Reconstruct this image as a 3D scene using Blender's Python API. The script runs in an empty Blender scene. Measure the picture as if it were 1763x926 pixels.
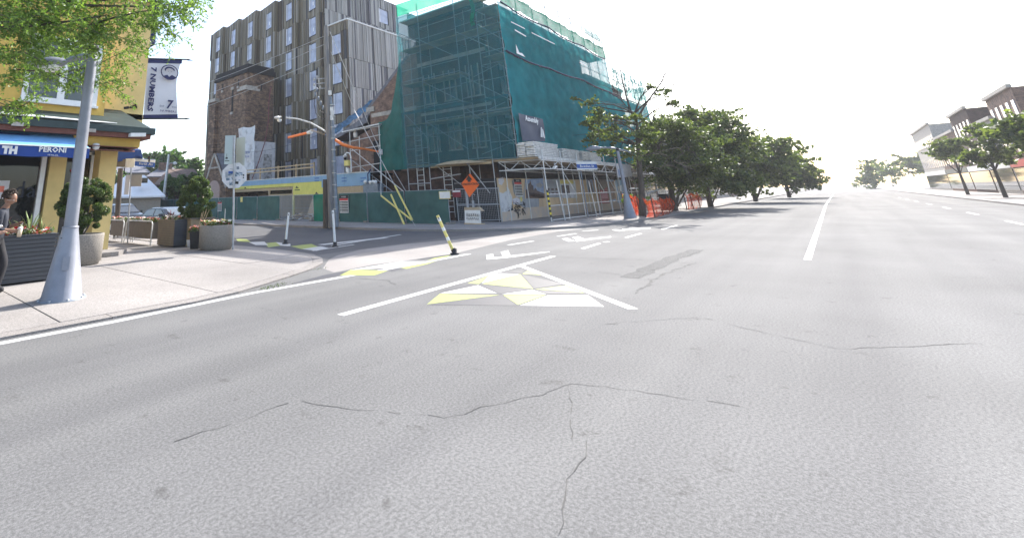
import bpy, math, random
from math import radians, sin, cos, pi
from mathutils import Vector, Matrix
import numpy as np

# ------------------------------------------------------------------ camera, world, sun, exposure
scene = bpy.context.scene
COL = scene.collection
CF, CPX, CPY = 811.0, 583.0, 100.7            # focal length and principal point in photograph pixels (1763 wide)
pitch, roll, yaw = radians(16.51), radians(-1.53), radians(45.34)
FW = Vector((cos(pitch)*cos(yaw), cos(pitch)*sin(yaw), sin(pitch)))
RT = Vector((sin(yaw), -cos(yaw), 0)); UP0 = RT.cross(FW)
RR = cos(roll)*RT + sin(roll)*UP0; UU = -sin(roll)*RT + cos(roll)*UP0
EYE = Vector((0, 0, 1.65))
cd = bpy.data.cameras.new("camera"); cam = bpy.data.objects.new("camera", cd); COL.objects.link(cam)
cd.sensor_width = 36; cd.lens = CF/1763*36
cd.shift_x = (881.5-CPX)/1763; cd.shift_y = -(463-CPY)/1763
cd.clip_start = 0.1; cd.clip_end = 3000
cam.matrix_world = Matrix(((RR.x, UU.x, -FW.x, EYE.x), (RR.y, UU.y, -FW.y, EYE.y), (RR.z, UU.z, -FW.z, EYE.z), (0, 0, 0, 1)))
scene.camera = cam

SUN = Vector((1.0, 0.13, 0.84)).normalized()    # towards the sun, read off the shadow of the netted building
world = bpy.data.worlds.new("World"); scene.world = world; world.use_nodes = True
wn = world.node_tree.nodes; wn.clear()
sky = wn.new('ShaderNodeTexSky'); sky.sky_type = 'NISHITA'; sky.sun_disc = False
sky.sun_elevation = math.asin(SUN.z); sky.sun_rotation = math.atan2(SUN.x, SUN.y)
sky.air_density = 1.0; sky.dust_density = 2.2; sky.ozone_density = 1.0
bg = wn.new('ShaderNodeBackground'); bg.inputs[1].default_value = 0.15
wo = wn.new('ShaderNodeOutputWorld')
world.node_tree.links.new(sky.outputs[0], bg.inputs[0]); world.node_tree.links.new(bg.outputs[0], wo.inputs[0])
sl = bpy.data.lights.new("sun", 'SUN'); sl.energy = 4.0; sl.angle = radians(0.5); sl.color = (1, 0.96, 0.9)
so = bpy.data.objects.new("sun", sl); COL.objects.link(so)
so.rotation_euler = SUN.to_track_quat('Z', 'Y').to_euler()
vs = scene.view_settings; vs.view_transform = 'Standard'; vs.look = 'None'; vs.exposure = 1.38; vs.gamma = 1
scene.cycles.max_bounces = 6; scene.cycles.transparent_max_bounces = 16
scene.cycles.diffuse_bounces = 3; scene.cycles.glossy_bounces = 2; scene.cycles.transmission_bounces = 3
scene.cycles.use_denoising = True
scene.cycles.sample_clamp_indirect = 6

# ------------------------------------------------------------------ measuring: a sight line meets a real plane of the place
def ray(x, y):
    return ((x-CPX)/CF*RR - (y-CPY)/CF*UU + FW).normalized()
def G(x, y, z=0.0):
    d = ray(x, y); return EYE + d*((z-EYE.z)/d.z)
def PX(x, y, X):
    d = ray(x, y); return EYE + d*(X/d.x)
def PY(x, y, Y):
    d = ray(x, y); return EYE + d*(Y/d.y)
def AT(x, y, D):
    d = ray(x, y); return EYE + d*(D/math.hypot(d.x, d.y))

# ------------------------------------------------------------------ mesh building
def V(*a): return Vector(a)
class MB:
    def __init__(s): s.v = []; s.f = []; s.m = []; s.sm = []
    def add(s, vs_, fs, m=0, smooth=False):
        o = len(s.v); s.v += [tuple(v) for v in vs_]
        for f in fs: s.f.append([i+o for i in f]); s.m.append(m); s.sm.append(smooth)
        return s
    def box(s, x0, x1, y0, y1, z0, z1, m=0):
        s.add([(x0,y0,z0),(x1,y0,z0),(x1,y1,z0),(x0,y1,z0),(x0,y0,z1),(x1,y0,z1),(x1,y1,z1),(x0,y1,z1)],
              [(3,2,1,0),(4,5,6,7),(0,1,5,4),(1,2,6,5),(2,3,7,6),(3,0,4,7)], m); return s
    def obox(s, c, ax, ay, az, m=0):     # centre and three half-axis vectors
        c = Vector(c); vs_ = [c+ax*i+ay*j+az*k for k in (-1,1) for (i,j) in ((-1,-1),(1,-1),(1,1),(-1,1))]
        s.add(vs_, [(3,2,1,0),(4,5,6,7),(0,1,5,4),(1,2,6,5),(2,3,7,6),(3,0,4,7)], m); return s
    def beam(s, p, q, w, h, m=0, up=(0,0,1)):
        p = Vector(p); q = Vector(q); d = (q-p); L = d.length
        if L < 1e-6: return s
        d /= L; u = Vector(up)
        if abs(d.dot(u)) > .98: u = Vector((1,0,0))
        a = d.cross(u).normalized(); b = a.cross(d)
        return s.obox((p+q)/2, d*L/2, a*w/2, b*h/2, m)
    def tube(s, pts, r, n=8, m=0, caps=True, smooth=True):
        pts = [Vector(p) for p in pts]
        rs = r if isinstance(r, (list, tuple)) else [r]*len(pts)
        rings = []; prev = None
        for i, p in enumerate(pts):
            d = (pts[min(i+1, len(pts)-1)] - pts[max(i-1, 0)]).normalized()
            if prev is None:
                u = Vector((0,0,1)) if abs(d.z) < .9 else Vector((1,0,0))
                a = d.cross(u).normalized()
            else:
                a = (prev - d*prev.dot(d)).normalized()
            prev = a; b = d.cross(a)
            rings.append([p + (a*cos(2*pi*k/n) + b*sin(2*pi*k/n))*rs[i] for k in range(n)])
        vs_ = [v for R_ in rings for v in R_]; fs = []
        for i in range(len(rings)-1):
            for k in range(n):
                k2 = (k+1) % n
                fs.append((i*n+k, i*n+k2, (i+1)*n+k2, (i+1)*n+k))
        s.add(vs_, fs, m, smooth)
        if caps:
            s.add(rings[0], [tuple(range(n))[::-1]], m); s.add(rings[-1], [tuple(range(n))], m)
        return s
    def lathe(s, c, prof, n=20, m=0, smooth=True):
        c = Vector(c); vs_ = []; fs = []
        for (r, z) in prof:
            for k in range(n): vs_.append(c + Vector((r*cos(2*pi*k/n), r*sin(2*pi*k/n), z)))
        for i in range(len(prof)-1):
            for k in range(n):
                k2 = (k+1) % n; fs.append((i*n+k, i*n+k2, (i+1)*n+k2, (i+1)*n+k))
        s.add(vs_, fs, m, smooth); return s
    def face(s, pts, m=0): s.add(pts, [tuple(range(len(pts)))], m); return s
    def prism(s, pts, vec, m=0):
        pts = [Vector(p) for p in pts]; vec = Vector(vec); n = len(pts)
        s.add(pts + [p+vec for p in pts],
              [tuple(range(n))[::-1], tuple(range(n, 2*n))] + [(i, (i+1) % n, n+(i+1) % n, n+i) for i in range(n)], m); return s
    def grid(s, fn, nu, nv, m=0, smooth=True):
        vs_ = [fn(i/nu, j/nv) for j in range(nv+1) for i in range(nu+1)]
        s.add(vs_, [(j*(nu+1)+i, j*(nu+1)+i+1, (j+1)*(nu+1)+i+1, (j+1)*(nu+1)+i) for j in range(nv) for i in range(nu)], m, smooth); return s
    def build(s, name, mats, parent=None, loc=None, kind=None, label=None):
        off = Vector((0,0,0))
        if parent is not None: off = wloc(parent)
        if loc is not None: off = off + Vector(loc) if parent is None else Vector(loc)
        me = bpy.data.meshes.new(name)
        me.from_pydata([(v[0]-off.x, v[1]-off.y, v[2]-off.z) for v in s.v], [], s.f)
        if not isinstance(mats, (list, tuple)): mats = [mats]
        for mt in mats: me.materials.append(mt)
        me.polygons.foreach_set('material_index', s.m); me.polygons.foreach_set('use_smooth', s.sm)
        me.update()
        return place(me, name, parent, off if parent is None else off - wloc(parent), kind=kind, label=label)
def wloc(o):
    v = Vector((0,0,0))
    while o is not None: v = v + Vector(o.location); o = o.parent
    return v
def place(me, name, parent=None, loc=(0,0,0), rot=None, kind=None, label=None):
    o = bpy.data.objects.new(name, me); COL.objects.link(o); o.location = loc
    if rot: o.rotation_euler = rot
    if parent is not None: o.parent = parent
    if kind: o['kind'] = kind
    if label: o['label'] = label
    return o
def tag(o, label, cat, group=None):
    o['label'] = label; o['category'] = cat
    if group: o['group'] = group
    return o
def thing(name, label, cat, loc=(0,0,0), group=None):
    o = bpy.data.objects.new(name, None); COL.objects.link(o); o.location = loc; o.empty_display_size = .2
    return tag(o, label, cat, group)
def struct(name, mb, m, label=None):
    o = mb.build(name, m); o['kind'] = 'structure'
    if label: o['label'] = label
    return o
def text(name, s, size, origin, right, up, m, parent, ext=.004, align='CENTER', shear=0, bold=0, sx=1):
    c = bpy.data.curves.new(name, 'FONT'); c.body = s; c.size = size; c.extrude = ext; c.align_x = align; c.align_y = 'CENTER'
    c.offset = bold; c.shear = shear; c.resolution_u = 1
    o = bpy.data.objects.new(name, c); COL.objects.link(o)
    me = bpy.data.meshes.new_from_object(o.evaluated_get(bpy.context.evaluated_depsgraph_get())); bpy.data.objects.remove(o); bpy.data.curves.remove(c)
    me.materials.clear(); me.materials.append(m)
    o = bpy.data.objects.new(name, me); COL.objects.link(o)
    r = Vector(right).normalized(); u = Vector(up).normalized(); u = (u - r*u.dot(r)).normalized(); n = r.cross(u)
    p = Vector(origin) - (wloc(parent) if parent else Vector((0,0,0)))
    o.matrix_local = Matrix(((r.x*sx, u.x, n.x, p.x), (r.y*sx, u.y, n.y, p.y), (r.z*sx, u.z, n.z, p.z), (0,0,0,1)))
    if parent: o.parent = parent
    return o

# ------------------------------------------------------------------ materials
def mat(name, col, rough=.7, var=.15, scale=6, metal=0, bump=.0, bscale=40, spec=.4, col2=None, stretch=(1,1,1), sharp=None, emit=None):
    m = bpy.data.materials.new(name); m.use_nodes = True; nt = m.node_tree; N = nt.nodes; L = nt.links
    b = N['Principled BSDF']; b.inputs['Roughness'].default_value = rough; b.inputs['Metallic'].default_value = metal
    b.inputs['Specular IOR Level'].default_value = spec
    col = tuple(col)
    if var > 0 or col2:
        tc = N.new('ShaderNodeTexCoord'); mp = N.new('ShaderNodeMapping'); mp.inputs['Scale'].default_value = stretch
        L.new(tc.outputs['Object'], mp.inputs[0])
        nz = N.new('ShaderNodeTexNoise'); nz.inputs['Scale'].default_value = scale; nz.inputs['Detail'].default_value = 5; nz.inputs['Roughness'].default_value = .6
        L.new(mp.outputs[0], nz.inputs[0])
        cr = N.new('ShaderNodeValToRGB'); L.new(nz.outputs[0], cr.inputs[0])
        c1 = col2 if col2 else tuple(c*(1-var) for c in col); c2 = col if col2 else tuple(min(1, c*(1+var)) for c in col)
        lo, hi = sharp if sharp else (.32, .68)
        cr.color_ramp.elements[0].position = lo; cr.color_ramp.elements[1].position = hi
        cr.color_ramp.elements[0].color = (*c1, 1); cr.color_ramp.elements[1].color = (*c2, 1)
        L.new(cr.outputs[0], b.inputs['Base Color'])
        if bump:
            n2 = N.new('ShaderNodeTexNoise'); n2.inputs['Scale'].default_value = bscale; n2.inputs['Detail'].default_value = 4
            L.new(mp.outputs[0], n2.inputs[0])
            bp = N.new('ShaderNodeBump'); bp.inputs['Strength'].default_value = bump; bp.inputs['Distance'].default_value = .02
            L.new(n2.outputs[0], bp.inputs['Height']); L.new(bp.outputs[0], b.inputs['Normal'])
    else: b.inputs['Base Color'].default_value = (*col, 1)
    return m
def brick_mat(name, c1, c2, mortar, bw=.22, bh=.075, patch=None):
    m = bpy.data.materials.new(name); m.use_nodes = True; nt = m.node_tree; N = nt.nodes; L = nt.links
    b = N['Principled BSDF']; b.inputs['Roughness'].default_value = .85; b.inputs['Specular IOR Level'].default_value = .2
    tc = N.new('ShaderNodeTexCoord'); sp = N.new('ShaderNodeSeparateXYZ'); L.new(tc.outputs['Object'], sp.inputs[0])
    ad = N.new('ShaderNodeMath'); L.new(sp.outputs[0], ad.inputs[0]); L.new(sp.outputs[1], ad.inputs[1])
    cb = N.new('ShaderNodeCombineXYZ'); L.new(ad.outputs[0], cb.inputs[0]); L.new(sp.outputs[2], cb.inputs[1])
    br = N.new('ShaderNodeTexBrick'); br.inputs['Scale'].default_value = 1; br.inputs['Brick Width'].default_value = bw; br.inputs['Row Height'].default_value = bh
    br.inputs['Mortar Size'].default_value = .008; br.inputs['Color1'].default_value = (*c1,1); br.inputs['Color2'].default_value = (*c2,1); br.inputs['Mortar'].default_value = (*mortar,1)
    L.new(cb.outputs[0], br.inputs[0])
    nz = N.new('ShaderNodeTexNoise'); nz.inputs['Scale'].default_value = 2.2; nz.inputs['Detail'].default_value = 6; L.new(tc.outputs['Object'], nz.inputs[0])
    n3 = N.new('ShaderNodeTexNoise'); n3.inputs['Scale'].default_value = 14; n3.inputs['Detail'].default_value = 2; L.new(cb.outputs[0], n3.inputs[0])
    cr = N.new('ShaderNodeValToRGB'); cr.color_ramp.elements[0].position = .3; cr.color_ramp.elements[1].position = .7
    cr.color_ramp.elements[0].color = (.55,.55,.55,1); cr.color_ramp.elements[1].color = (1.25,1.22,1.18,1); L.new(nz.outputs[0], cr.inputs[0])
    cr2 = N.new('ShaderNodeValToRGB'); cr2.color_ramp.elements[0].position = .38; cr2.color_ramp.elements[1].position = .5
    cr2.color_ramp.elements[0].color = (.35,.33,.36,1) if patch else (.8,.8,.8,1); cr2.color_ramp.elements[1].color = (1,1,1,1); L.new(n3.outputs[0], cr2.inputs[0])
    mx = N.new('ShaderNodeMixRGB'); mx.blend_type = 'MULTIPLY'; mx.inputs[0].default_value = 1; L.new(br.outputs[0], mx.inputs[1]); L.new(cr.outputs[0], mx.inputs[2])
    m2 = N.new('ShaderNodeMixRGB'); m2.blend_type = 'MULTIPLY'; m2.inputs[0].default_value = 1; L.new(mx.outputs[0], m2.inputs[1]); L.new(cr2.outputs[0], m2.inputs[2])
    L.new(m2.outputs[0], b.inputs['Base Color'])
    bp = N.new('ShaderNodeBump'); bp.inputs['Strength'].default_value = .4; bp.inputs['Distance'].default_value = .02; bp.invert = True
    L.new(br.outputs[1], bp.inputs['Height']); L.new(bp.outputs[0], b.inputs['Normal'])
    return m
def net_mat(name, col, alpha, trans=.5, scale=1.2):
    m = bpy.data.materials.new(name); m.use_nodes = True; nt = m.node_tree; N = nt.nodes; L = nt.links; N.clear()
    o = N.new('ShaderNodeOutputMaterial'); tr = N.new('ShaderNodeBsdfTransparent'); df = N.new('ShaderNodeBsdfDiffuse'); tl = N.new('ShaderNodeBsdfTranslucent')
    tc = N.new('ShaderNodeTexCoord'); nz = N.new('ShaderNodeTexNoise'); nz.inputs['Scale'].default_value = scale; nz.inputs['Detail'].default_value = 6
    L.new(tc.outputs['Object'], nz.inputs[0])
    cr = N.new('ShaderNodeValToRGB'); cr.color_ramp.elements[0].position = .3; cr.color_ramp.elements[1].position = .7
    cr.color_ramp.elements[0].color = (*[c*.86 for c in col], 1); cr.color_ramp.elements[1].color = (*[c*1.12 for c in col], 1)
    L.new(nz.outputs[0], cr.inputs[0]); L.new(cr.outputs[0], df.inputs[0]); L.new(cr.outputs[0], tl.inputs[0])
    m1 = N.new('ShaderNodeMixShader'); m1.inputs[0].default_value = trans; L.new(df.outputs[0], m1.inputs[1]); L.new(tl.outputs[0], m1.inputs[2])
    mr = N.new('ShaderNodeMapRange'); mr.inputs['From Min'].default_value = .3; mr.inputs['From Max'].default_value = .7
    mr.inputs['To Min'].default_value = alpha-.04; mr.inputs['To Max'].default_value = min(1, alpha+.04)
    L.new(nz.outputs[0], mr.inputs['Value'])
    m2 = N.new('ShaderNodeMixShader'); L.new(mr.outputs[0], m2.inputs[0]); L.new(tr.outputs[0], m2.inputs[1]); L.new(m1.outputs[0], m2.inputs[2])
    L.new(m2.outputs[0], o.inputs[0]); return m
def leaf_mat(name, col, col2, trans=.45):
    m = bpy.data.materials.new(name); m.use_nodes = True; nt = m.node_tree; N = nt.nodes; L = nt.links; N.clear()
    o = N.new('ShaderNodeOutputMaterial'); df = N.new('ShaderNodeBsdfPrincipled'); tl = N.new('ShaderNodeBsdfTranslucent')
    df.inputs['Roughness'].default_value = .45; df.inputs['Specular IOR Level'].default_value = .5
    ge = N.new('ShaderNodeNewGeometry'); cr = N.new('ShaderNodeValToRGB')
    cr.color_ramp.elements[0].color = (*col,1); cr.color_ramp.elements[1].color = (*col2,1)
    L.new(ge.outputs['Random Per Island'], cr.inputs[0]); L.new(cr.outputs[0], df.inputs['Base Color'])
    mu = N.new('ShaderNodeMixRGB'); mu.blend_type = 'MULTIPLY'; mu.inputs[0].default_value = 1; mu.inputs[2].default_value = (1.3,1.5,.6,1)
    L.new(cr.outputs[0], mu.inputs[1]); L.new(mu.outputs[0], tl.inputs[0])
    m1 = N.new('ShaderNodeMixShader'); m1.inputs[0].default_value = trans; L.new(df.outputs[0], m1.inputs[1]); L.new(tl.outputs[0], m1.inputs[2])
    L.new(m1.outputs[0], o.inputs[0]); return m
def glass_mat(name, col=(.03,.035,.04), rough=.06, spec=.8):
    return mat(name, col, rough, 0, spec=spec)
def asphalt_mat(name, base, crack=False, patchy=.12, fine=.24, tracks=False):
    m = bpy.data.materials.new(name); m.use_nodes = True; nt = m.node_tree; N = nt.nodes; L = nt.links
    b = N['Principled BSDF']; b.inputs['Roughness'].default_value = .9; b.inputs['Specular IOR Level'].default_value = .25
    tc = N.new('ShaderNodeTexCoord')
    n1 = N.new('ShaderNodeTexNoise'); n1.inputs['Scale'].default_value = .35; n1.inputs['Detail'].default_value = 5; L.new(tc.outputs['Object'], n1.inputs[0])
    n2 = N.new('ShaderNodeTexNoise'); n2.inputs['Scale'].default_value = 45; n2.inputs['Detail'].default_value = 3; L.new(tc.outputs['Object'], n2.inputs[0])
    c1 = N.new('ShaderNodeValToRGB'); c1.color_ramp.elements[0].position=.3; c1.color_ramp.elements[1].position=.7
    c1.color_ramp.elements[0].color = (*[c*(1-patchy) for c in base],1); c1.color_ramp.elements[1].color = (*[c*(1+patchy) for c in base],1); L.new(n1.outputs[0], c1.inputs[0])
    c2 = N.new('ShaderNodeValToRGB'); c2.color_ramp.elements[0].position=.35; c2.color_ramp.elements[1].position=.65
    c2.color_ramp.elements[0].color = (1-fine,1-fine,1-fine,1); c2.color_ramp.elements[1].color = (1+fine*.8,1+fine*.8,1+fine*.8,1); L.new(n2.outputs[0], c2.inputs[0])
    mx = N.new('ShaderNodeMixRGB'); mx.blend_type='MULTIPLY'; mx.inputs[0].default_value=1; L.new(c1.outputs[0], mx.inputs[1]); L.new(c2.outputs[0], mx.inputs[2])
    out = mx.outputs[0]
    if crack:
        nw = N.new('ShaderNodeTexNoise'); nw.inputs['Scale'].default_value = 1.3; nw.inputs['Detail'].default_value = 6; L.new(tc.outputs['Object'], nw.inputs[0])
        va = N.new('ShaderNodeVectorMath'); va.operation='MULTIPLY_ADD'; va.inputs[1].default_value=(1.3,1.3,0); L.new(nw.outputs[1], va.inputs[0]); L.new(tc.outputs['Object'], va.inputs[2])
        vo = N.new('ShaderNodeTexVoronoi'); vo.feature='DISTANCE_TO_EDGE'; vo.inputs['Scale'].default_value=.21; L.new(va.outputs[0], vo.inputs[0])
        c3 = N.new('ShaderNodeValToRGB'); c3.color_ramp.elements[0].position=.0; c3.color_ramp.elements[1].position=.0035
        c3.color_ramp.elements[0].color=(.55,.55,.55,1); c3.color_ramp.elements[1].color=(1,1,1,1); L.new(vo.outputs[0], c3.inputs[0])
        m2 = N.new('ShaderNodeMixRGB'); m2.blend_type='MULTIPLY'; m2.inputs[0].default_value=1; L.new(out, m2.inputs[1]); L.new(c3.outputs[0], m2.inputs[2]); out = m2.outputs[0]
    n4 = N.new('ShaderNodeTexNoise'); n4.inputs['Scale'].default_value = 150; n4.inputs['Detail'].default_value = 2; L.new(tc.outputs['Object'], n4.inputs[0])
    c4 = N.new('ShaderNodeValToRGB'); c4.color_ramp.elements[0].position=.33; c4.color_ramp.elements[1].position=.66
    c4.color_ramp.elements[0].color=(.72,.72,.72,1); c4.color_ramp.elements[1].color=(1.22,1.22,1.22,1); L.new(n4.outputs[0], c4.inputs[0])
    m4 = N.new('ShaderNodeMixRGB'); m4.blend_type='MULTIPLY'; m4.inputs[0].default_value=1; L.new(out, m4.inputs[1]); L.new(c4.outputs[0], m4.inputs[2]); out = m4.outputs[0]
    if tracks:      # tyre-polished lanes running along the street, oil drips, sealed hairline cracks
        mp = N.new('ShaderNodeMapping'); mp.inputs['Scale'].default_value=(.02,.55,1); L.new(tc.outputs['Object'], mp.inputs[0])
        n5 = N.new('ShaderNodeTexNoise'); n5.inputs['Scale'].default_value=1.6; n5.inputs['Detail'].default_value=3; L.new(mp.outputs[0], n5.inputs[0])
        c5 = N.new('ShaderNodeValToRGB'); c5.color_ramp.elements[0].position=.35; c5.color_ramp.elements[1].position=.65
        c5.color_ramp.elements[0].color=(.84,.84,.85,1); c5.color_ramp.elements[1].color=(1.08,1.08,1.07,1); L.new(n5.outputs[0], c5.inputs[0])
        m5 = N.new('ShaderNodeMixRGB'); m5.blend_type='MULTIPLY'; m5.inputs[0].default_value=1; L.new(out, m5.inputs[1]); L.new(c5.outputs[0], m5.inputs[2])
        n6 = N.new('ShaderNodeTexNoise'); n6.inputs['Scale'].default_value=2.6; n6.inputs['Detail'].default_value=8; n6.inputs['Roughness'].default_value=.7; L.new(tc.outputs['Object'], n6.inputs[0])
        c6 = N.new('ShaderNodeValToRGB'); c6.color_ramp.elements[0].position=.30; c6.color_ramp.elements[1].position=.40
        c6.color_ramp.elements[0].color=(.62,.61,.6,1); c6.color_ramp.elements[1].color=(1,1,1,1); L.new(n6.outputs[0], c6.inputs[0])
        m6 = N.new('ShaderNodeMixRGB'); m6.blend_type='MULTIPLY'; m6.inputs[0].default_value=1; L.new(m5.outputs[0], m6.inputs[1]); L.new(c6.outputs[0], m6.inputs[2]); out = m6.outputs[0]
    L.new(out, b.inputs['Base Color'])
    bp = N.new('ShaderNodeBump'); bp.inputs['Strength'].default_value=.04; bp.inputs['Distance'].default_value=.006; L.new(n2.outputs[0], bp.inputs['Height']); L.new(bp.outputs[0], b.inputs['Normal'])
    return m

M = {}
M['asphalt_patch'] = asphalt_mat('coarse dark repair asphalt', (.105,.105,.105), fine=.6)
M['asphalt'] = asphalt_mat('old asphalt', (.148,.147,.146), crack=False, tracks=True)
M['asphalt_dark'] = asphalt_mat('side street asphalt', (.10,.10,.105))
M['concrete'] = asphalt_mat('sidewalk concrete', (.285,.265,.25), crack=False, patchy=.17, fine=.2)
M['kerb'] = asphalt_mat('kerb concrete', (.26,.24,.225), crack=False, patchy=.12)
M['joint'] = mat('joint dirt', (.10,.09,.08), .9)
M['paint'] = mat('road paint white', (.5,.5,.49), .6, .12, 20, col2=(.21,.21,.21), sharp=(.34,.43))
M['paint_green'] = mat('road paint lime', (.30,.34,.09), .6, .12, 18, col2=(.18,.19,.13), sharp=(.34,.44))
M['paint_grey'] = mat('road paint grey', (.048,.05,.06), .6, .12, 12)
M['steel'] = mat('galvanised tube', (.42,.43,.44), .45, .2, 8, metal=.35)
M['steel_light'] = mat('aluminium', (.62,.62,.60), .5, .25, 5, metal=.25)
M['dark'] = mat('dark void', (.018,.018,.02), .9, .2)
M['black'] = mat('black plastic', (.02,.02,.022), .5, .2)
M['white'] = mat('white paint', (.75,.75,.73), .5, .06)
M['white_dirty'] = mat('white sheet', (.66,.66,.66), .7, .1, 2, col2=(.36,.35,.35), sharp=(.25,.5))
M['wood'] = mat('new lumber', (.48,.36,.22), .75, .2, 4, stretch=(1,1,6))
M['plywood'] = mat('weathered plywood', (.52,.40,.26), .8, .25, 1.3, col2=(.30,.24,.17), stretch=(1,1,.4))
M['blueboard'] = mat('blue insulation board', (.25,.40,.55), .7, .08, 2)
M['yellowboard'] = mat('yellow sheathing board', (.72,.66,.16), .7, .08, 2)
M['tarp'] = mat('blue tarp', (.14,.32,.62), .5, .3, 5, bump=.5, bscale=6)
M['slate'] = mat('slate roof', (.16,.16,.18), .7, .25, 3)
M['brick_red'] = brick_mat('brown red brick', (.30,.18,.13), (.20,.12,.09), (.26,.22,.19))
M['brick_tower'] = brick_mat('tower brick', (.33,.215,.14), (.14,.095,.075), (.17,.14,.12), bw=.42, bh=.16, patch=True)
M['brick_dark'] = brick_mat('dark brick', (.10,.055,.045), (.07,.04,.035), (.10,.085,.075))
M['stone'] = mat('pale stone', (.42,.38,.33), .8, .25, 4)
M['ochre'] = mat('ochre stucco bay', (.62,.41,.10), .85, .08, 3, bump=.15, bscale=60)
M['yellow'] = mat('yellow stucco', (.70,.53,.22), .85, .08, 2, bump=.15, bscale=60)
M['eave'] = mat('dark green metal eave', (.03,.05,.05), .5, .2, 4)
M['eave_red'] = mat('rust red soffit', (.15,.05,.035), .6, .2, 5)
M['navy'] = mat('navy fabric', (.02,.025,.09), .7, .1)
M['awning_blue'] = mat('blue awning canvas', (.018,.06,.26), .75, .08, 3)
M['awning_top'] = mat('light blue awning top', (.16,.38,.68), .75, .08, 3)
M['glass_dark'] = glass_mat('dark shop glass', (.012,.014,.016), .05, .7)
M['glass_pale'] = mat('glass with painted pale reflection', (.44,.46,.57), .12, .25, 1.1, spec=.7)  # the pale reflection is put into the base colour of the glass
M['glass_green'] = glass_mat('grey green window glass', (.085,.10,.095), .12, .6)
M['lamp_grey'] = mat('grey painted lamp metal', (.25,.26,.295), .45, .14, 2.2, metal=.2, bump=.1, bscale=30)
M['planter_dark'] = mat('charcoal planter board', (.06,.065,.075), .6, .12, 3, stretch=(.3,.3,6))
M['planter_tan'] = mat('tan planter board', (.17,.142,.11), .7, .12, 4)
M['aggregate'] = mat('exposed aggregate concrete', (.34,.31,.27), .9, .4, 55, col2=(.16,.14,.12), sharp=(.35,.6), bump=.5, bscale=60)
M['orange'] = mat('orange reflective sheet', (.85,.14,.02), .5, .04)
M['orange_net'] = net_mat('orange plastic netting', (.75,.10,.03), .52, .4, 3)
M['orange_sleeve'] = mat('orange line sleeve', (.85,.22,.05), .5, .1)
M['yellow_guard'] = mat('yellow plastic guard', (.72,.62,.20), .5, .1)
M['net_left'] = net_mat('green debris net, open weave', (.05,.25,.29), .55, .5)
M['net_flap'] = net_mat('green debris net, doubled flap', (.05,.25,.22), .88, .5)
M['net_right'] = net_mat('green debris net, close weave', (.055,.38,.42), .86, .6)
M['net_light'] = net_mat('light green debris net', (.035,.30,.20), .92, .6)
M['net_thin'] = net_mat('thin torn net', (.05,.32,.30), .62, .6)
M['fence_net'] = net_mat('green fence screen', (.085,.195,.18), .84, .35, 1.5)
M['fence_net2'] = net_mat('bright green fence screen', (.04,.26,.17), .9, .35, 2)
M['utility_wood'] = mat('weathered utility pole', (.19,.185,.185), .8, .25, 6, stretch=(1,1,.15))
M['pole_metal'] = mat('grey blue pole metal', (.20,.23,.27), .5, .2, 5, metal=.3)
M['bark'] = mat('tree bark', (.085,.07,.058), .9, .3, 8, stretch=(1,1,.3), bump=.6, bscale=20)
M['leaf_locust'] = leaf_mat('locust leaf', (.085,.15,.03), (.25,.34,.10), .45)
M['leaf_dark'] = leaf_mat('linden leaf', (.05,.075,.025), (.20,.23,.07), .4)
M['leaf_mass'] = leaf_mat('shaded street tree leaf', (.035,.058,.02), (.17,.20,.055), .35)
M['leaf_bg'] = leaf_mat('far tree leaf', (.035,.085,.02), (.10,.17,.045), .4)
M['leaf_bush'] = leaf_mat('clipped bush leaf', (.032,.06,.02), (.12,.17,.045), .35)
M['petal_red'] = mat('red petals', (.60,.02,.04), .6, .2, 30)
M['petal_pink'] = mat('coral petals', (.75,.20,.14), .6, .2, 30)
M['petal_white'] = mat('white petals', (.80,.78,.74), .6, .05, 30)
M['sign_blue'] = mat('street sign blue', (.03,.10,.36), .5, .05)
M['banner'] = mat('grey white banner cloth', (.62,.61,.63), .8, .04, 2)
M['banner_grey'] = mat('charcoal banner cloth', (.075,.085,.12), .7, .08, 2)
M['sticker'] = mat('sticker mix', (.55,.6,.65), .5, .6, 9, col2=(.10,.16,.22), sharp=(.45,.55))
M['poster_city'] = mat('city poster sky', (.20,.30,.50), .5, .2, 2.2, col2=(.42,.50,.60), sharp=(.35,.62))
M['poster_red'] = mat('dark red poster', (.30,.04,.05), .5, .3, 3)
M['poster_grey'] = mat('grey poster', (.42,.44,.46), .6, .3, 3, col2=(.28,.30,.33))
M['poster_blue'] = mat('pale blue poster', (.25,.42,.58), .6, .2, 2)
M['poster_scrap'] = mat('torn paper', (.66,.64,.66), .7, .3, 7, col2=(.30,.16,.24), sharp=(.3,.42))
M['red'] = mat('red print', (.55,.04,.04), .5, .05)
M['skin'] = mat('brown skin', (.24,.13,.085), .5, .08)
M['skin_light'] = mat('light brown skin', (.42,.24,.17), .5, .08)
M['cloth_black'] = mat('black cloth', (.018,.018,.022), .85, .3, 10)
M['cloth_navy'] = mat('dark navy tee', (.03,.035,.05), .85, .2, 10)
M['cloth_grey'] = mat('grey marl cloth', (.25,.25,.27), .85, .2, 20)
M['hair'] = mat('dark brown hair', (.03,.018,.012), .7, .3, 20)
M['cup'] = mat('iced coffee cup', (.55,.45,.33), .3, .2, 9)
M['car_paint'] = mat('dark blue grey car paint', (.035,.045,.06), .22, .05, 2, metal=.3, spec=.6)
M['car_glass'] = glass_mat('car glass', (.10,.13,.16), .05, .9)
M['tyre'] = mat('tyre rubber', (.02,.02,.02), .85, .1)
M['roof_white'] = mat('white shingle roof', (.85,.84,.82), .8, .05, 3)
M['roof_brown'] = mat('brown shingle roof', (.20,.14,.11), .85, .25, 3)
M['garage'] = mat('beige siding', (.34,.30,.25), .8, .1)
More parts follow.
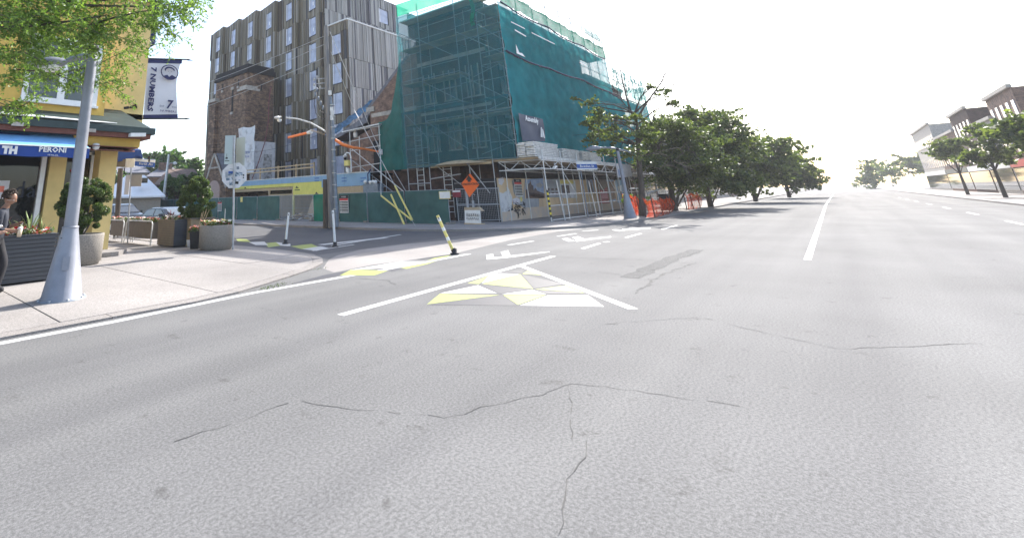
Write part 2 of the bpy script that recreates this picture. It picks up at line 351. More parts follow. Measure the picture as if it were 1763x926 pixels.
CL = [mat('cladding %s' % n, c, .6, .12, .8, stretch=(1,1,.3)) for n, c in
      (('taupe', (.22,.188,.135)), ('olive', (.165,.138,.09)), ('pale', (.34,.31,.265)), ('brown', (.12,.095,.07)), ('charcoal', (.05,.05,.056)))]
CLG = [mat('cladding shade %s' % n, c, .6, .12, .8, stretch=(1,1,.3)) for n, c in
      (('grey', (.33,.32,.30)), ('mid', (.27,.262,.245)), ('pale grey', (.42,.41,.39)), ('slate', (.10,.10,.12)), ('charcoal', (.05,.05,.06)))]
rnd = random.Random(7)

# ------------------------------------------------------------------ ground, roads, pavements
struct('ground', MB().face([(-400,-400,-.30),(1500,-400,-.30),(1500,1500,-.30),(-400,1500,-.30)]), M['asphalt'])
struct('main_road', MB().face([(-80,-8.4,0),(420,-8.4,0),(420,11.6,0),(-80,11.6,0)]), M['asphalt'])
struct('side_street', MB().face([(8,11.6,0),(24,11.6,0),(24,160,0),(8,160,0)]), M['asphalt_dark'])
def clip(poly, a, b):       # keep the left side of a->b
    out = []
    for i in range(len(poly)):
        p, q = poly[i], poly[(i+1) % len(poly)]
        sp_ = (b[0]-a[0])*(p[1]-a[1])-(b[1]-a[1])*(p[0]-a[0]); sq = (b[0]-a[0])*(q[1]-a[1])-(b[1]-a[1])*(q[0]-a[0])
        if sp_ >= 0: out.append(p)
        if (sp_ >= 0) != (sq >= 0):
            t = sp_/(sp_-sq); out.append((p[0]+(q[0]-p[0])*t, p[1]+(q[1]-p[1])*t))
    return out
def offset_in(pts, d):      # open polyline moved to its left
    out = []
    for i, p in enumerate(pts):
        a = Vector((*pts[max(0,i-1)],0)); b = Vector((*pts[min(len(pts)-1,i+1)],0)); t = (b-a).normalized()
        out.append((p[0]-t.y*d, p[1]+t.x*d))
    return out
def pavement(name, edge, rest, top, cells, x0, y0, dx, dy, nx, ny, label):
    """edge: the kerb line with the pavement on its left; rest: closes the polygon."""
    inner = offset_in(edge, .28)
    base = MB().prism([(x, y, -.25) for x, y in inner + rest], (0,0,.25+top-.02))
    o = struct(name, base, M['joint'] , label)
    # kerb stones, each about 1.8 m long
    L = 0; segs = []; 
    dense = []
    for i in range(len(edge)-1):
        a, b = Vector(edge[i]), Vector(edge[i+1]); n = max(1, int((b-a).length/.6))
        if (b-a).length > 60: n = int((b-a).length/3)
        for k in range(n): dense.append(tuple(a.lerp(b, k/n)))
    dense.append(edge[-1]); din = offset_in(dense, .27)
    k = 0
    while k < len(dense)-1:
        k2 = min(k+3, len(dense)-1)
        ring = dense[k:k2+1] + din[k:k2+1][::-1]
        c = Vector((sum(p[0] for p in ring)/len(ring), sum(p[1] for p in ring)/len(ring)))
        ring = [tuple(c + (Vector(p)-c)*.994) for p in ring]
        if math.hypot(c.x, c.y) < 60:
            MB().prism([(x, y, -.2) for x, y in ring], (0,0,.2+top)).build('kerb_stone', M['kerb'], o)
        else:
            segs.append(ring)
        k = k2
    mb = MB()
    for ring in segs: mb.prism([(x, y, -.2) for x, y in ring], (0,0,.2+top))
    if segs: mb.build('kerb', M['kerb'], o, kind='stuff')
    # slabs
    P = inner + rest
    for i in range(nx):
        for j in range(ny):
            cx, cy = x0+i*dx, y0+j*dy; g = .012
            poly = [(cx+g,cy+g),(cx+dx-g,cy+g),(cx+dx-g,cy+dy-g),(cx+g,cy+dy-g)]
            for q in range(len(P)):
                if len(poly) < 3: break
                poly = clip(poly, P[q], P[(q+1) % len(P)])
            if len(poly) >= 3:
                c = Vector((sum(p[0] for p in poly)/len(poly), sum(p[1] for p in poly)/len(poly)))
                MB().prism([(x, y, top-.05) for x, y in poly], (0,0,.05+rnd.uniform(-.002,.003))).build('slab', M['concrete'], o)
    return o
near_edge = [(-30,8.02),(1,8.02),(4.4,8.08),(5.36,8.25),(6.1,8.52),(7.3,9.0),(8.16,9.38),(9.08,9.98),(9.72,10.7),(10.2,11.6),(10.48,13.0),(10.6,14.8),(10.6,150)]
pavement('sidewalk', near_edge, [(-30,150)], .03, None, -10.9, 8.0, 2.66, 3.6, 9, 10, 'pale concrete sidewalk round the restaurant corner')
far_edge = [(19.6,150),(19.5,17),(19.8,14.6),(20.6,12.6),(21.8,11.0),(23.2,9.8),(25,8.9),(28,8.35),(34,8.05),(45,8.0),(400,8.0)]
pavement('sidewalk_far', far_edge, [(400,150)], .10, None, 19.4, 8.0, 2.2, 2.1, 13, 7, 'concrete sidewalk below the construction site')
# long pieces past the last slab
struct('sidewalk_beyond', MB().box(48.1,400,8.3,60,.05,.098).box(19.9,48.0,22.8,150,.05,.098).box(-30,10.3,44.1,150,-.02,.028).box(-30,-11,8.3,44,-.02,.028), M['concrete'], 'concrete sidewalk running on down the streets')
sb = MB().box(-80,420,-14,-8.1,-.25,.12)
struct('sidewalk_south', sb, M['concrete'], 'concrete sidewalk on the south side of the main road')
# the strip of pale concrete along the mouth of the side street
struct('crosswalk_concrete', MB().prism([(p.x, p.y, -.01) for p in [G(*q) for q in ((556,462),(575,469),(640,456),(700,448.5),(780,437),(880,413),(960,399),(1005,393.5),(935,397),(880,404),(800,410.5),(700,420),(620,430),(580,440),(566,447))]], (0,0,.0112)), M['concrete'])

M['crack'] = mat('crack line', (.06,.058,.055), .9, .4, 6, col2=(.11,.11,.11))
def ragged(pts, w, seed, z=None):
    z = nextz()
    # a hairline crack: uneven width, short gaps, little side branches
    r = random.Random(seed); mb = MB()
    for a, b in zip(pts, pts[1:]):
        a, b = Vector((a[0],a[1],0)), Vector((b[0],b[1],0)); L_ = (b-a).length; n = max(2, int(L_/.10)); d = (b-a)/n; pd = Vector((-d.y, d.x, 0)).normalized(); p = a.copy(); off = 0
        for k in range(n):
            off += r.uniform(-.035,.035); off *= .93; q = a+d*(k+1)+pd*off; wd_ = w*r.uniform(.3,1.5)
            if r.random() > .08: mb.face([p-pd*wd_/2+Vector((0,0,z)), q-pd*wd_/2+Vector((0,0,z)), q+pd*wd_/2+Vector((0,0,z)), p+pd*wd_/2+Vector((0,0,z))])
            if r.random() < .06:
                e = q+pd*r.choice((-1,1))*r.uniform(.08,.35)+d*r.uniform(-1,2); wv_ = w*.4; mb.face([q+Vector((0,0,z)), q+d.normalized()*wv_+Vector((0,0,z)), e+Vector((0,0,z))])
            p = q
    return mb
MZ = [.0016]
def nextz():
    MZ[0] += .00003; return MZ[0]
def stripe(mb, pts, w, z=None):
    z = nextz()
    pts = [Vector((p[0], p[1], 0)) for p in pts]
    for a, b in zip(pts, pts[1:]):
        d = (b-a).normalized(); n = Vector((-d.y, d.x, 0))*w/2
        mb.face([(a-n)+Vector((0,0,z)), (b-n)+Vector((0,0,z)), (b+n)+Vector((0,0,z)), (a+n)+Vector((0,0,z))])
    return mb
def marking(name, mb, m='paint', label=None): struct(name, mb, M[m], label)
# bike-lane edge line and the painted buffer beside it
marking('lane_line', stripe(MB(), [(-20,7.62),(3,7.86),G(435,504.3),G(700,457.5),G(808,437)], .16), label='white line between the driving lane and the painted buffer')
for dashes in ([(875,422),(918,415)], [(960,407),(992,402)], [(1003,428),(1032,419)], [(1040,417),(1048,416)], [(1078,409),(1103,402)], [(1140,395),(1165,388)], [(1030,396),(1003,398)]):
    a, b = G(*dashes[0]), G(*dashes[1]); marking('lane_dash', stripe(MB(), [a, b], .13))
def tri(name, px, m, z=None):
    z = nextz()
    pts = [G(*p) for p in px]
    mb = MB().face([(p.x, p.y, z) for p in pts])
    # face up
    a, b, c = [Vector(v) for v in mb.v[:3]]
    if (b-a).cross(c-a).z < 0: mb.f[0] = mb.f[0][::-1]
    struct(name, mb, M[m])
for px, m in (([(585,474),(605,464),(668,466),(645,474)], 'paint_green'), ([(690,461),(735,452),(752,449),(735,455),(700,463)], 'paint_green'),
              ([(602,465),(690,450),(735,450),(690,460)], 'paint'), ([(735,449),(748,444),(778,439),(770,442)], 'paint_green'),
              ([(500,489),(585,474),(600,466),(560,473)], 'paint_grey'), ([(668,466),(685,461),(695,463),(675,468)], 'paint_grey')):
    tri('painted_triangle', px, m, .006)
# the big painted median with its lime, white and grey triangles; it carries on towards the camera
A, B, C_ = G(895,457), G(720,505.5), G(1020,505)
ed1 = (B-A).normalized(); ed2 = (C_-A).normalized()
def e1(t): return A+ed1*t
def e2(t): return A+ed2*t
marking('median_edge_line', stripe(MB(), [G(953,441), A, e1(6.2)], .15, .012), label='long white line closing the painted median')
marking('median_edge_line', stripe(MB(), [A, e2(2.4), e2(4.6)], .15, .012))
for px, m in (([(830.5,489),(895.7,472),(918.4,497.5)], 'paint_green'), ([(897,472),(972,489),(919.5,497)], 'paint_grey'), ([(899,471.5),(909.9,465),(935.4,474)], 'paint_green'),
              ([(805,487.6),(841.8,474.9),(824.8,489)], 'paint_green'), ([(843,474),(861,470.5),(894,472),(829,488)], 'paint'), ([(861.7,470),(903,464.5),(897,470.5)], 'paint_grey'),
              ([(789,489.5),(821,490.5),(754,503)], 'paint_grey'), ([(823,491),(856,505),(757,505)], 'paint'), ([(825,490.5),(915.5,498.5),(861,506)], 'paint_grey'),
              ([(917,498.8),(863,506.5),(941,506.5)], 'paint'), ([(921,498),(974,491.5),(1006.3,504.6)], 'paint_green'), ([(919,498.8),(1006,505.3),(943,506)], 'paint_grey'),
              ([(757,506),(860,508),(735,524)], 'paint_green'), ([(864,508),(890,526),(738,525)], 'paint_grey'), ([(866,508),(940,508),(892,525)], 'paint_green'), ([(944,508),(1012,508),(1040,528),(895,526)], 'paint')):
    tri('painted_triangle', px, m, .008)
# sharrow strokes
def quad(name, px, m='paint'):
    tri(name, px, m)
for px in ([(837,439),(849,437),(851,446),(838,447)], [(862,434),(875,431),(879,440),(866,442)], [(850,443),(946,433),(946,434),(882,443),(852,446)],
           [(967,411),(977,410),(990,415),(978,416)], [(985,409),(995,407),(1008,412),(995,414)], [(990,413),(1052,407),(1052,408.5),(992,416)],
           [(1053,396),(1060,395),(1075,397),(1066,398.5)], [(1070,394),(1120,392),(1120,393.4),(1075,397)]):
    quad('bike_symbol_stroke', px)
# side street: stop line, crossing lines and its own painted triangles
for px, m in (([(540,421),(648,408),(674,408),(560,422)], 'paint'), ([(600,418),(655,408),(670,410),(625,418)], 'paint'),
              ([(535,427),(560,428),(668,406),(655,405)], 'paint'), ([(530,432),(566,431),(690,402),(700,400)], 'paint')):
    pass
marking('stop_line', stripe(MB(), [G(552,421.5), G(664,409.3)], .38), label='white stop line across the side street')
marking('crossing_line', stripe(MB(), [G(545,428), G(640,412), G(690,404)], .16), label='white crossing line over the side street')
marking('crossing_line', stripe(MB(), [G(538,432), G(610,421)], .12))
for px, m in (([(455,419),(475,417),(483,423),(462,426)], 'paint_green'), ([(475,417),(500,420),(500,424),(483,423)], 'paint'),
              ([(500,424),(536,420),(552,424),(520,429)], 'paint_green'), ([(536,420),(575,424),(556,428)], 'paint_grey'),
              ([(428,417),(455,416),(462,422),(440,422)], 'paint'), ([(520,429),(552,424),(566,427),(545,432)], 'paint'), ([(406,411),(425,412),(432,417),(410,416)], 'paint_green')):
    tri('painted_triangle', px, m, .006)
# dark repair strip and tar-sealed cracks in the main road
def crack(px, w, seed, z=.006):
    r = random.Random(seed); pts = []
    for a, b in zip(px, px[1:]):
        A_, B_ = G(*a), G(*b); n = 7
        for i in range(n): pts.append(A_.lerp(B_, i/n) + Vector((r.uniform(-.06,.06), r.uniform(-.06,.06), 0)))
    pts.append(G(*px[-1]))
    if w > .1: struct('road_repair', stripe(MB(), pts, w, z), M['asphalt_patch'])
    else: struct('road_crack', ragged([G(*q) for q in px], w*.7, seed, z), M['crack'])
crack([(872,441),(1010,444),(1120,448),(1200,455)], .035, 1); crack([(1020,468),(1065,473),(1085,476)], .03, 2)
crack([(1085,478),(1150,448),(1200,430)], .34, 3); crack([(1100,497),(1150,470),(1200,452)], .06, 4); crack([(1095,505),(1120,490),(1118,480)], .04, 5)
crack([(620,480),(665,482),(682,490)], .03, 6)
crack([(1000,560),(1200,545),(1450,600),(1700,590)], .012, 7); crack([(300,760),(520,690),(760,720),(980,660),(1300,700)], .010, 17); crack([(980,660),(1010,760),(960,920)], .008, 18)
marking('lane_line', stripe(MB(), [(-20,-2.6),(14,-2.6)], .13)); marking('lane_line', stripe(MB(), [(16,.9),(60,1.2),(200,1.2)], .13))
for k in range(9): marking('lane_dash', stripe(MB(), [(14+k*9,-4.6),(17+k*9,-4.6)], .13))
# weeds in the gutter by the kerb
wd = MB(); r = random.Random(3)
for px, n in (((460,497),60), ((482,491),40), ((548,464),25), ((700,393),40), ((1160,369),60)):
    c = G(*px)
    for k in range(n):
        p = c + Vector((r.gauss(0,.14), r.gauss(0,.07), .01)); h = r.uniform(.01,.045); d = Vector((r.uniform(-1,1), r.uniform(-1,1), 0))*h
        wd.face([p, p+Vector((.015,0,0)), p+d+Vector((.01,0,h))])
o = wd.build('weeds', M['leaf_bush']); o['kind'] = 'stuff'; o['label'] = 'small weeds growing in the gutter along the kerb'; o['category'] = 'weeds'

# ------------------------------------------------------------------ seven-storey block clad in standing boards
tower = thing('apartment_block', 'tall unfinished apartment block clad in vertical brown and grey boards', 'building', (34,50,0))
T_TOP, T_NEAR = 26.4, 36.6
mb = MB()
mb.prism([(34.9,36.75,0),(64,36.75,0),(64,63.0,0),(34.9,63.0,0)], (0,0,26.2)).prism([(34.25,33.2,0),(60,33.2,0),(60,36.74,0),(34.25,36.74,0)], (0,0,19.9))
mb.build('wall', M['dark'], tower)
mats_l, mats_g = CL, CLG
bounds_z = [3.2, 5.95, 9.2, 12.45, 15.7, 18.95, 22.2, 26.4]
def boards(mb, p0, p1, zlo, zhi, rnd_, wmin=.16, wmax=.5, base_off=0.05):
    """standing boards between plan points p0 and p1; the outside is on the right of p0->p1."""
    p0 = Vector((*p0,0)); p1 = Vector((*p1,0)); d = (p1-p0); L = d.length; d.normalize(); n = Vector((d.y, -d.x, 0))
    t = 0
    while t < L-.02:
        w = min(rnd_.choice([.09,.16,.22,.28,.33,.36])*rnd_.uniform(.92,1.08), L-t); 
        if L-t-w < .1: w = L-t
        mi = rnd_.choices([0,1,2,3,4], [5,4,2,1.8,1.3])[0]; dep = rnd_.uniform(.02,.09) if mi != 4 else .0
        if w < .17: dep = .13; mi = rnd_.choice([0,2,2,3])
        a = p0+d*(t+.018); b = p0+d*(t+w-.018)
        mb.prism([a+Vector((0,0,zlo)), b+Vector((0,0,zlo)), b+n*(dep+base_off)+Vector((0,0,zlo)), a+n*(dep+base_off)+Vector((0,0,zlo))], (0,0,zhi-zlo), mi)
        t += w
rb = random.Random(11)
clad_l, clad_g = MB(), MB()
near = [58.6, 54.42, 50.2, 45.9, 41.7, 37.3]
far = [62.97, 58.6, 54.42, 50.2, 45.9, 41.7]
win_z = [3.55, 6.8, 10.05, 13.3, 16.55, 19.75, 23.0]
frame_me = pane_me = None
def win_meshes(w, h):
    f = MB()
    f.box(0,.14,-w/2-.05,-w/2,0,h,1).box(0,.14,w/2,w/2+.05,0,h,1).box(0,.14,-w/2,w/2,h,h+.06,1).box(-.04,.14,-w/2-.05,w/2+.05,-.08,0,1)
    g = MB().box(.06,.09,-w/2,w/2,0,h)
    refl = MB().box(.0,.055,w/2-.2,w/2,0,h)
    return f, g, refl
Wf, Wp, Wr = win_meshes(1.35, 2.2)
def mesh_of(mb, mats_):
    o = mb.build('tmp', mats_); me = o.data; bpy.data.objects.remove(o); return me
M['window_frame_dark'] = mat('dark window frame', (.05,.05,.055), .5, .1)
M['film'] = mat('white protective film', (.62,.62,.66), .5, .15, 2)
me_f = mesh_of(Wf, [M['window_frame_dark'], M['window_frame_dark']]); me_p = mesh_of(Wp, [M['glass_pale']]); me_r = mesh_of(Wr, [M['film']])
me_f.name = 'window_frame'; me_p.name = 'pane'; me_r.name = 'reveal'
M['paper'] = mat('paper in window', (.7,.7,.72), .7, .1)
def add_window(root, x, y, z, ang, sticker=None):
    w = place(me_f, 'window', root, Vector((x,y,z))-wloc(root), (0,0,ang))
    place(me_p, 'pane', w); place(me_r, 'reveal', w)
    if sticker:
        s_ = MB().box(.045,.058,-.2+sticker[0],.2+sticker[0],sticker[1],sticker[1]+sticker[2]).build('paper', M['paper'], w, loc=(0,0,0))
    return w
def paper(w, y0, y1, z0, z1):
    mb = MB().box(.045,.059,y0,y1,z0,z1); o = mesh_of(mb, [M['paper']]); place(o, 'paper', w)
def bay(yn, yf, xo_f=34.7, xo_n=34.08, top=26.4, zbase=3.2, wins=win_z, skip=()):
    a = Vector((xo_f, yf, 0)); b = Vector((xo_n, yn, 0)); d = (b-a).normalized(); L = (b-a).length
    ang = math.atan2(xo_f-xo_n, -(yf-yn))  # tilt
    wc = L-1.5; w0, w1 = wc-.74, wc+.74
    zz = [zbase] + [z for z in bounds_z if z > zbase+.5 and z < top-.5] + [top]
    pt = lambda t: (a+d*t)[:2]
    for z0, z1 in zip(zz, zz[1:]):
        boards(clad_l, pt(0), pt(w0), z0+.03, z1, rb)
        boards(clad_l, pt(w1), pt(L), z0+.03, z1, rb)
    zs = sorted(wins)
    edges = [zbase]
    for z in zs: edges += [z-.1, z+2.28]
    edges.append(top)
    for z0, z1 in zip(edges[0::2], edges[1::2]):
        if z1-z0 > .1: boards(clad_l, pt(w0), pt(w1), z0, z1, rb)
    for z in zs:
        p = a+d*wc
        w = add_window(tower, p.x-.13, p.y, z, math.atan2(d.x, -d.y)*1.0)
        q = rb.random()
        if q < .3: paper(w, -.25, -.02, .5, .95)
        elif q < .5: paper(w, -.5, .1, 0, rb.uniform(.5, 1.2))
    # return wall of the saw-tooth, facing the main road
    for z0, z1 in zip(zz, zz[1:]):
        boards(clad_l, (xo_n, yn), (xo_f+.02, yn), z0+.03, z1, rb)
for yn, yf in zip(near, far): bay(yn, yf)
# lower wing nearest the street
bay(33.25, 36.9, 34.25, 34.13, 20.05, wins=win_z[:5])
def side(y, x0, x1, zs, hole=None):
    for z0, z1 in zip(zs, zs[1:]):
        if hole and z0 < hole[2] < z1:
            hx0, hx1, hz0, hz1 = hole
            boards(clad_g, (x0,y), (hx0,y), z0+.04, z1, rb); boards(clad_g, (hx1,y), (x1,y), z0+.04, z1, rb)
            boards(clad_g, (hx0,y), (hx1,y), z0+.04, hz0, rb); boards(clad_g, (hx0,y), (hx1,y), hz1, z1, rb)
        else: boards(clad_g, (x0,y), (x1,y), z0+.04, z1, rb)
side(36.6, 34.1, 47.3, [20.0, 22.4, 26.35], (43.6,45.5,23.15,25.1))
side(33.1, 34.2, 50, [3.2, 6.3, 9.5, 12.7, 15.75, 20.0])
clad_l.build('cladding_board', CL, tower, kind='stuff', label='brown and olive standing boards on the bay front')
clad_g.build('cladding_board', CLG, tower, kind='stuff', label='grey standing boards on the side wall')
w = add_window(tower, 44.55, 36.55, 23.15, pi/2); w.scale = (1, 1.35, .88)
MB().box(47.35,49.5,36.5,37.2,22.0,26.0).build('white_sheet', M['white'], tower, label='bare white sheathing beside the net')
cp = MB().beam((34.0,33.0,20.1),(34.0,36.5,20.1),.16,.14).beam((33.95,33.0,20.1),(50,33.0,20.1),.16,.14)
cp.build('parapet_flashing', M['white'], tower)
rf = MB()
for yn, yf in zip(near, far): rf.prism([(34.0,yn-.05,26.4),(34.75,yn-.05,26.4),(34.75,yf,26.4)], (0,0,.08))
rf.box(34.75,50,36.5,63.1,26.4,26.48); rf.build('roof', M['window_frame_dark'], tower)

# ------------------------------------------------------------------ old brick church tower with stepped buttress, porch gable beside it
church = thing('church_tower', 'old brown brick church tower with dark parapet and slit windows', 'church', (30,45,0))
X_T = 28.5
cy0 = PX(427,118,X_T).y; cy1 = PX(373,134,X_T).y; ztop = PX(425,118,X_T).z
cx1 = PY(471,140,cy0).x
MB().box(X_T, cx1, cy0, cy1, 0, ztop-.5).build('wall', M['brick_tower'], church)
MB().box(X_T-.18, cx1+.15, cy0-.18, cy1+.15, ztop-.5, ztop+.05).box(X_T-.05, cx1+.05, cy0-.05, cy1+.05, ztop+.05, ztop+.5).build('parapet', M['dark'], church)
bz = PX(432,150,X_T).z
MB().box(X_T-.55, X_T+1.1, cy0-.55, cy0+.9, 0, bz-.35).build('buttress', M['brick_tower'], church)
MB().prism([(X_T-.7,cy0-.7,bz-.35),(X_T+1.2,cy0-.7,bz-.35),(X_T+1.2,cy0+1.0,bz-.35),(X_T-.7,cy0+1.0,bz-.35)], (0,0,.25)).prism([(X_T-.5,cy0-.5,bz-.1),(X_T+1.0,cy0-.5,bz-.1),(X_T+1.0,cy0+.8,bz-.1),(X_T-.5,cy0+.8,bz-.1)], (0,0,.3)).build('buttress_cap', M['stone'], church)
MB().box(X_T-.45, X_T+.9, cy1-.8, cy1+.55, 0, bz-.6).build('buttress', M['brick_tower'], church)
MB().box(X_T-.6, X_T+1.0, cy1-.95, cy1+.7, bz-.6, bz-.25).build('buttress_cap', M['stone'], church)
for px, y0_, y1_ in ((401,155,193), (399,270,283)):
    a, b = PX(px, y0_, X_T), PX(px, y1_, X_T)
    w = MB().box(X_T-.03, X_T+.05, a.y-.16, a.y+.16, b.z, a.z).build('slit_window', M['dark'], church)
    MB().box(X_T-.12, X_T+.02, a.y-.28, a.y+.28, a.z, a.z+.3).build('lintel', M['stone'], w)
    MB().box(X_T-.12, X_T+.02, a.y-.28, a.y+.28, b.z-.25, b.z).build('sill', M['stone'], w)
for px, y_ in ((384,145),(411,137)):
    a = PX(px, y_, X_T); MB().box(X_T-.05,X_T+.04,a.y-.07,a.y+.07,a.z-.8,a.z).build('groove', M['dark'], church)
    MB().box(X_T-.14,X_T+.0,a.y-.16,a.y+.16,a.z-1.05,a.z-.8).build('corbel', M['stone'], church)
a = PY(450,145,cy0); MB().box(a.x-.07,a.x+.07,cy0-.05,cy0+.04,a.z-.8,a.z).build('groove', M['dark'], church)
# white building wrap and boarding at the foot of the tower
wr = thing('building_wrap', 'white sheets of building wrap nailed round the foot of the brick tower', 'sheeting', (27.5,42,0))
a, b = PX(411,222,27.3), PX(438,222,27.3); c_ = PX(411,262,27.3)
mb = MB(); zlo = PX(425,300,27.3).z
ww = lambda u, v: Vector((27.3+.12*sin(u*9)+.05*sin(v*17+u*5), a.y+(b.y-a.y)*u, zlo+(a.z-zlo)*v+.1*sin(u*7)*v))
mb.grid(ww, 14, 14); mb.build('sheet', M['white_dirty'], wr)
p0, p1 = PY(438,243,41), PY(470,243,41); zl = PY(450,310,41).z
MB().box(p0.x-.4,p1.x+.3,41.0,41.08,zl,p0.z).build('board', M['white_dirty'], wr)
t0 = PX(418,258,27.1)
text('print', 'TYPAR', .34, (27.05,PX(426,263,27.1).y,PX(426,263,27.1).z), (0,-1,0), (0,0,1), M['sign_blue'], wr)
text('print', 'TYPAR', .26, (27.05,PX(426,270,27.1).y,PX(426,270,27.1).z), (0,-1,0), (0,0,1), M['sign_blue'], wr)
ps = MB()
pa, pb = PY(452,265,40.7), PY(466,300,40.7)
ps.grid(lambda u, v: Vector((pa.x+.3+(pb.x-pa.x)*u*1.0+.06*sin(v*9), 40.94, pb.z-.6+(pa.z-pb.z+.6)*v)), 4, 6); 
ps.build('damp_stain', mat('damp stain', (.22,.22,.21), .9, .5, 3, col2=(.5,.5,.5), sharp=(.45,.6)), wr)
# red hose hanging down the tower
h = MB(); pts = [PY(466,150,40.5), PY(463,175,40.4), PY(462,210,40.5), PY(456,245,40.2), PX(445,280,28.0), PX(434,308,27.5)]
h.tube(pts, .045, 6); o = h.build('hose', mat('red hose', (.16,.03,.04), .5, .1)); tag(o, 'dark red hose hanging slantwise down the church tower', 'hose')
# porch gable with boarded pink arch
porch = thing('church_porch', 'small brick porch gable with pale coping and boarded pink arch', 'church porch', (25.6,45,0))
Xp = 25.6
ap, bl, br_ = PX(370,265,Xp), PX(352,322,Xp), PX(389,318,Xp)
yc = (bl.y+br_.y)/2+.1
MB().prism([(Xp,br_.y,0),(Xp,br_.y,br_.z-.2),(Xp,ap.y,ap.z-.1),(Xp,bl.y,bl.z-.2),(Xp,bl.y,0)], (2.6,0,0)).build('wall', M['brick_tower'], porch)
cpg = MB().beam((Xp-.05,br_.y-.1,br_.z-.25),(Xp-.05,ap.y,ap.z),.2,.1,up=(1,0,0)).beam((Xp-.05,bl.y+.1,bl.z-.25),(Xp-.05,ap.y,ap.z),.2,.1,up=(1,0,0))
cpg.build('coping', M['stone'], porch)
rfp = MB().prism([(Xp+.2,br_.y-.25,br_.z-.35),(Xp+.2,ap.y,ap.z+.08),(Xp+.2,ap.y,ap.z-.08),(Xp+.2,br_.y-.1,br_.z-.45)], (2.6,0,0)).prism([(Xp+.2,bl.y+.25,bl.z-.35),(Xp+.2,ap.y,ap.z+.08),(Xp+.2,ap.y,ap.z-.08),(Xp+.2,bl.y+.1,bl.z-.45)], (2.6,0,0))
rfp.build('roof', M['slate'], porch)
arc = [(Xp-.06, yc-1.15, .2)]
zt = PX(370,315,Xp).z
for k in range(13):
    t = pi*k/12; arc.append((Xp-.06, yc-1.15*cos(t), zt-.75+1.0*sin(t)))
arc.append((Xp-.06, yc+1.15, .2))
MB().prism(arc, (.05,0,0)).build('arch_board', mat('pink board', (.42,.30,.26), .8, .1), porch)
MB().box(Xp-.12,Xp-.05,ap.y-1.2,ap.y+1.0,ap.z-1.5,ap.z-1.35).build('stone_band', M['stone'], porch)

# ------------------------------------------------------------------ podium under construction (blue and yellow boards)
pod = thing('unfinished_podium', 'unfinished one-storey podium sheathed in blue and yellow boards behind the fence', 'building', (26.4,32,0))
Xq = 26.4; zt = 3.42
yA, yB = PX(637,300,Xq).y, PX(400,322,Xq).y
MB().box(Xq+.5, 33.8, yA, yB+3, 0, .12).box(Xq+.3, 33.9, yA, yB+3, zt-.15, zt-.05).box(31.5, 31.7, yA, yB+3, 0.1, zt-.2).build('slab', M['dark'], pod)
ys = [yA + (yB+2.5-yA)*k/8 for k in range(9)]
for i in range(8):     # blue fascia boards
    lo = 2.5 if ys[i+1] < PX(531,315,Xq).y+.5 else 3.0
    MB().box(Xq-.03, Xq+.04, ys[i]+.01, ys[i+1]-.01, lo, zt).build('blue_board', M['blueboard'], pod)
for px in (545, 592, 625):
    for k, dz in enumerate((0,-.22)):
        p = PX(px, 309, Xq-.05); [MB().box(Xq-.036,Xq-.031,p.y-.26+j*.11,p.y-.26+j*.11+.07,p.z+dz+.05,p.z+dz+.14).build('printed_mark', M['sign_blue'], pod) for j in range(5)]
MB().box(Xq-.06, Xq+.05, yA, yB+2.5, zt, zt+.07).build('edge_flashing', M['steel_light'], pod)
y1_, y2_ = PX(566,330,Xq).y, PX(505,330,Xq).y
MB().box(Xq-.02, Xq+.05, y1_, y2_, 1.95, 2.99).build('yellow_board', M['yellowboard'], pod)
MB().box(Xq-.02, Xq+.05, y2_+.02, yB+1.5, 2.72, 2.99).build('yellow_board', M['yellowboard'], pod)
MB().box(Xq-.02, Xq+.05, y2_-.15, y2_+.15, 0, 1.94).build('yellow_board', M['yellowboard'], pod)
p = PX(512,323,Xq)
for (px, py) in ((512,323),(546,333),(423,324)):
    p = PX(px, py, Xq); lg = MB().prism([(Xq-.03,p.y-.22,p.z-.05),(Xq-.03,p.y+.22,p.z-.05),(Xq-.03,p.y+.08,p.z+.12),(Xq-.03,p.y-.05,p.z+.03)], (.008,0,0)); lg.build('printed_logo', M['black'], pod)
    if px == 512: [MB().box(Xq-.026,Xq-.021,p.y-.34+j*.1,p.y-.34+j*.1+.07,p.z-.24,p.z-.15).build('printed_mark', M['black'], pod) for j in range(7)]
MB().box(Xq, Xq+.06, yA, y1_-.02, 1.9, 2.48).build('plywood_board', M['wood'], pod)
for px in (462, 503):
    p = PX(px, 340, Xq); MB().box(Xq+.05, Xq+.2, p.y-.09, p.y+.09, 0, 2.7).build('post', M['wood'], pod)
MB().box(Xq+.06, Xq+.2, y2_, yB+1, 2.45, 2.7).build('beam', M['wood'], pod)
MB().box(Xq+.06, Xq+.2, y2_, PX(462,340,Xq).y, 2.0, 2.12).build('beam', M['wood'], pod)
MB().box(29.5, 29.6, yA, yB, .1, 2.4).build('plywood_board', M['plywood'], pod)
rl = thing('guard_rail', 'rough lumber guard rail along the podium edge above the blue boards', 'guard rail', (26.6,36,3.4))
for px in (424, 448, 479, 510, 541):
    p = PX(px, 300, 26.55); MB().box(26.5,26.6,p.y-.05,p.y+.05,zt+.07,zt+1.15).build('post', M['wood'], rl)
pA, pB = PX(541,300,26.55), PX(420,305,26.55)
MB().box(26.46,26.5,pA.y,pB.y,zt+.68,zt+.80).build('rail', M['wood'], rl)
MB().box(26.46,26.5,pA.y,pB.y,zt+.98,zt+1.08).build('rail', M['wood'], rl)

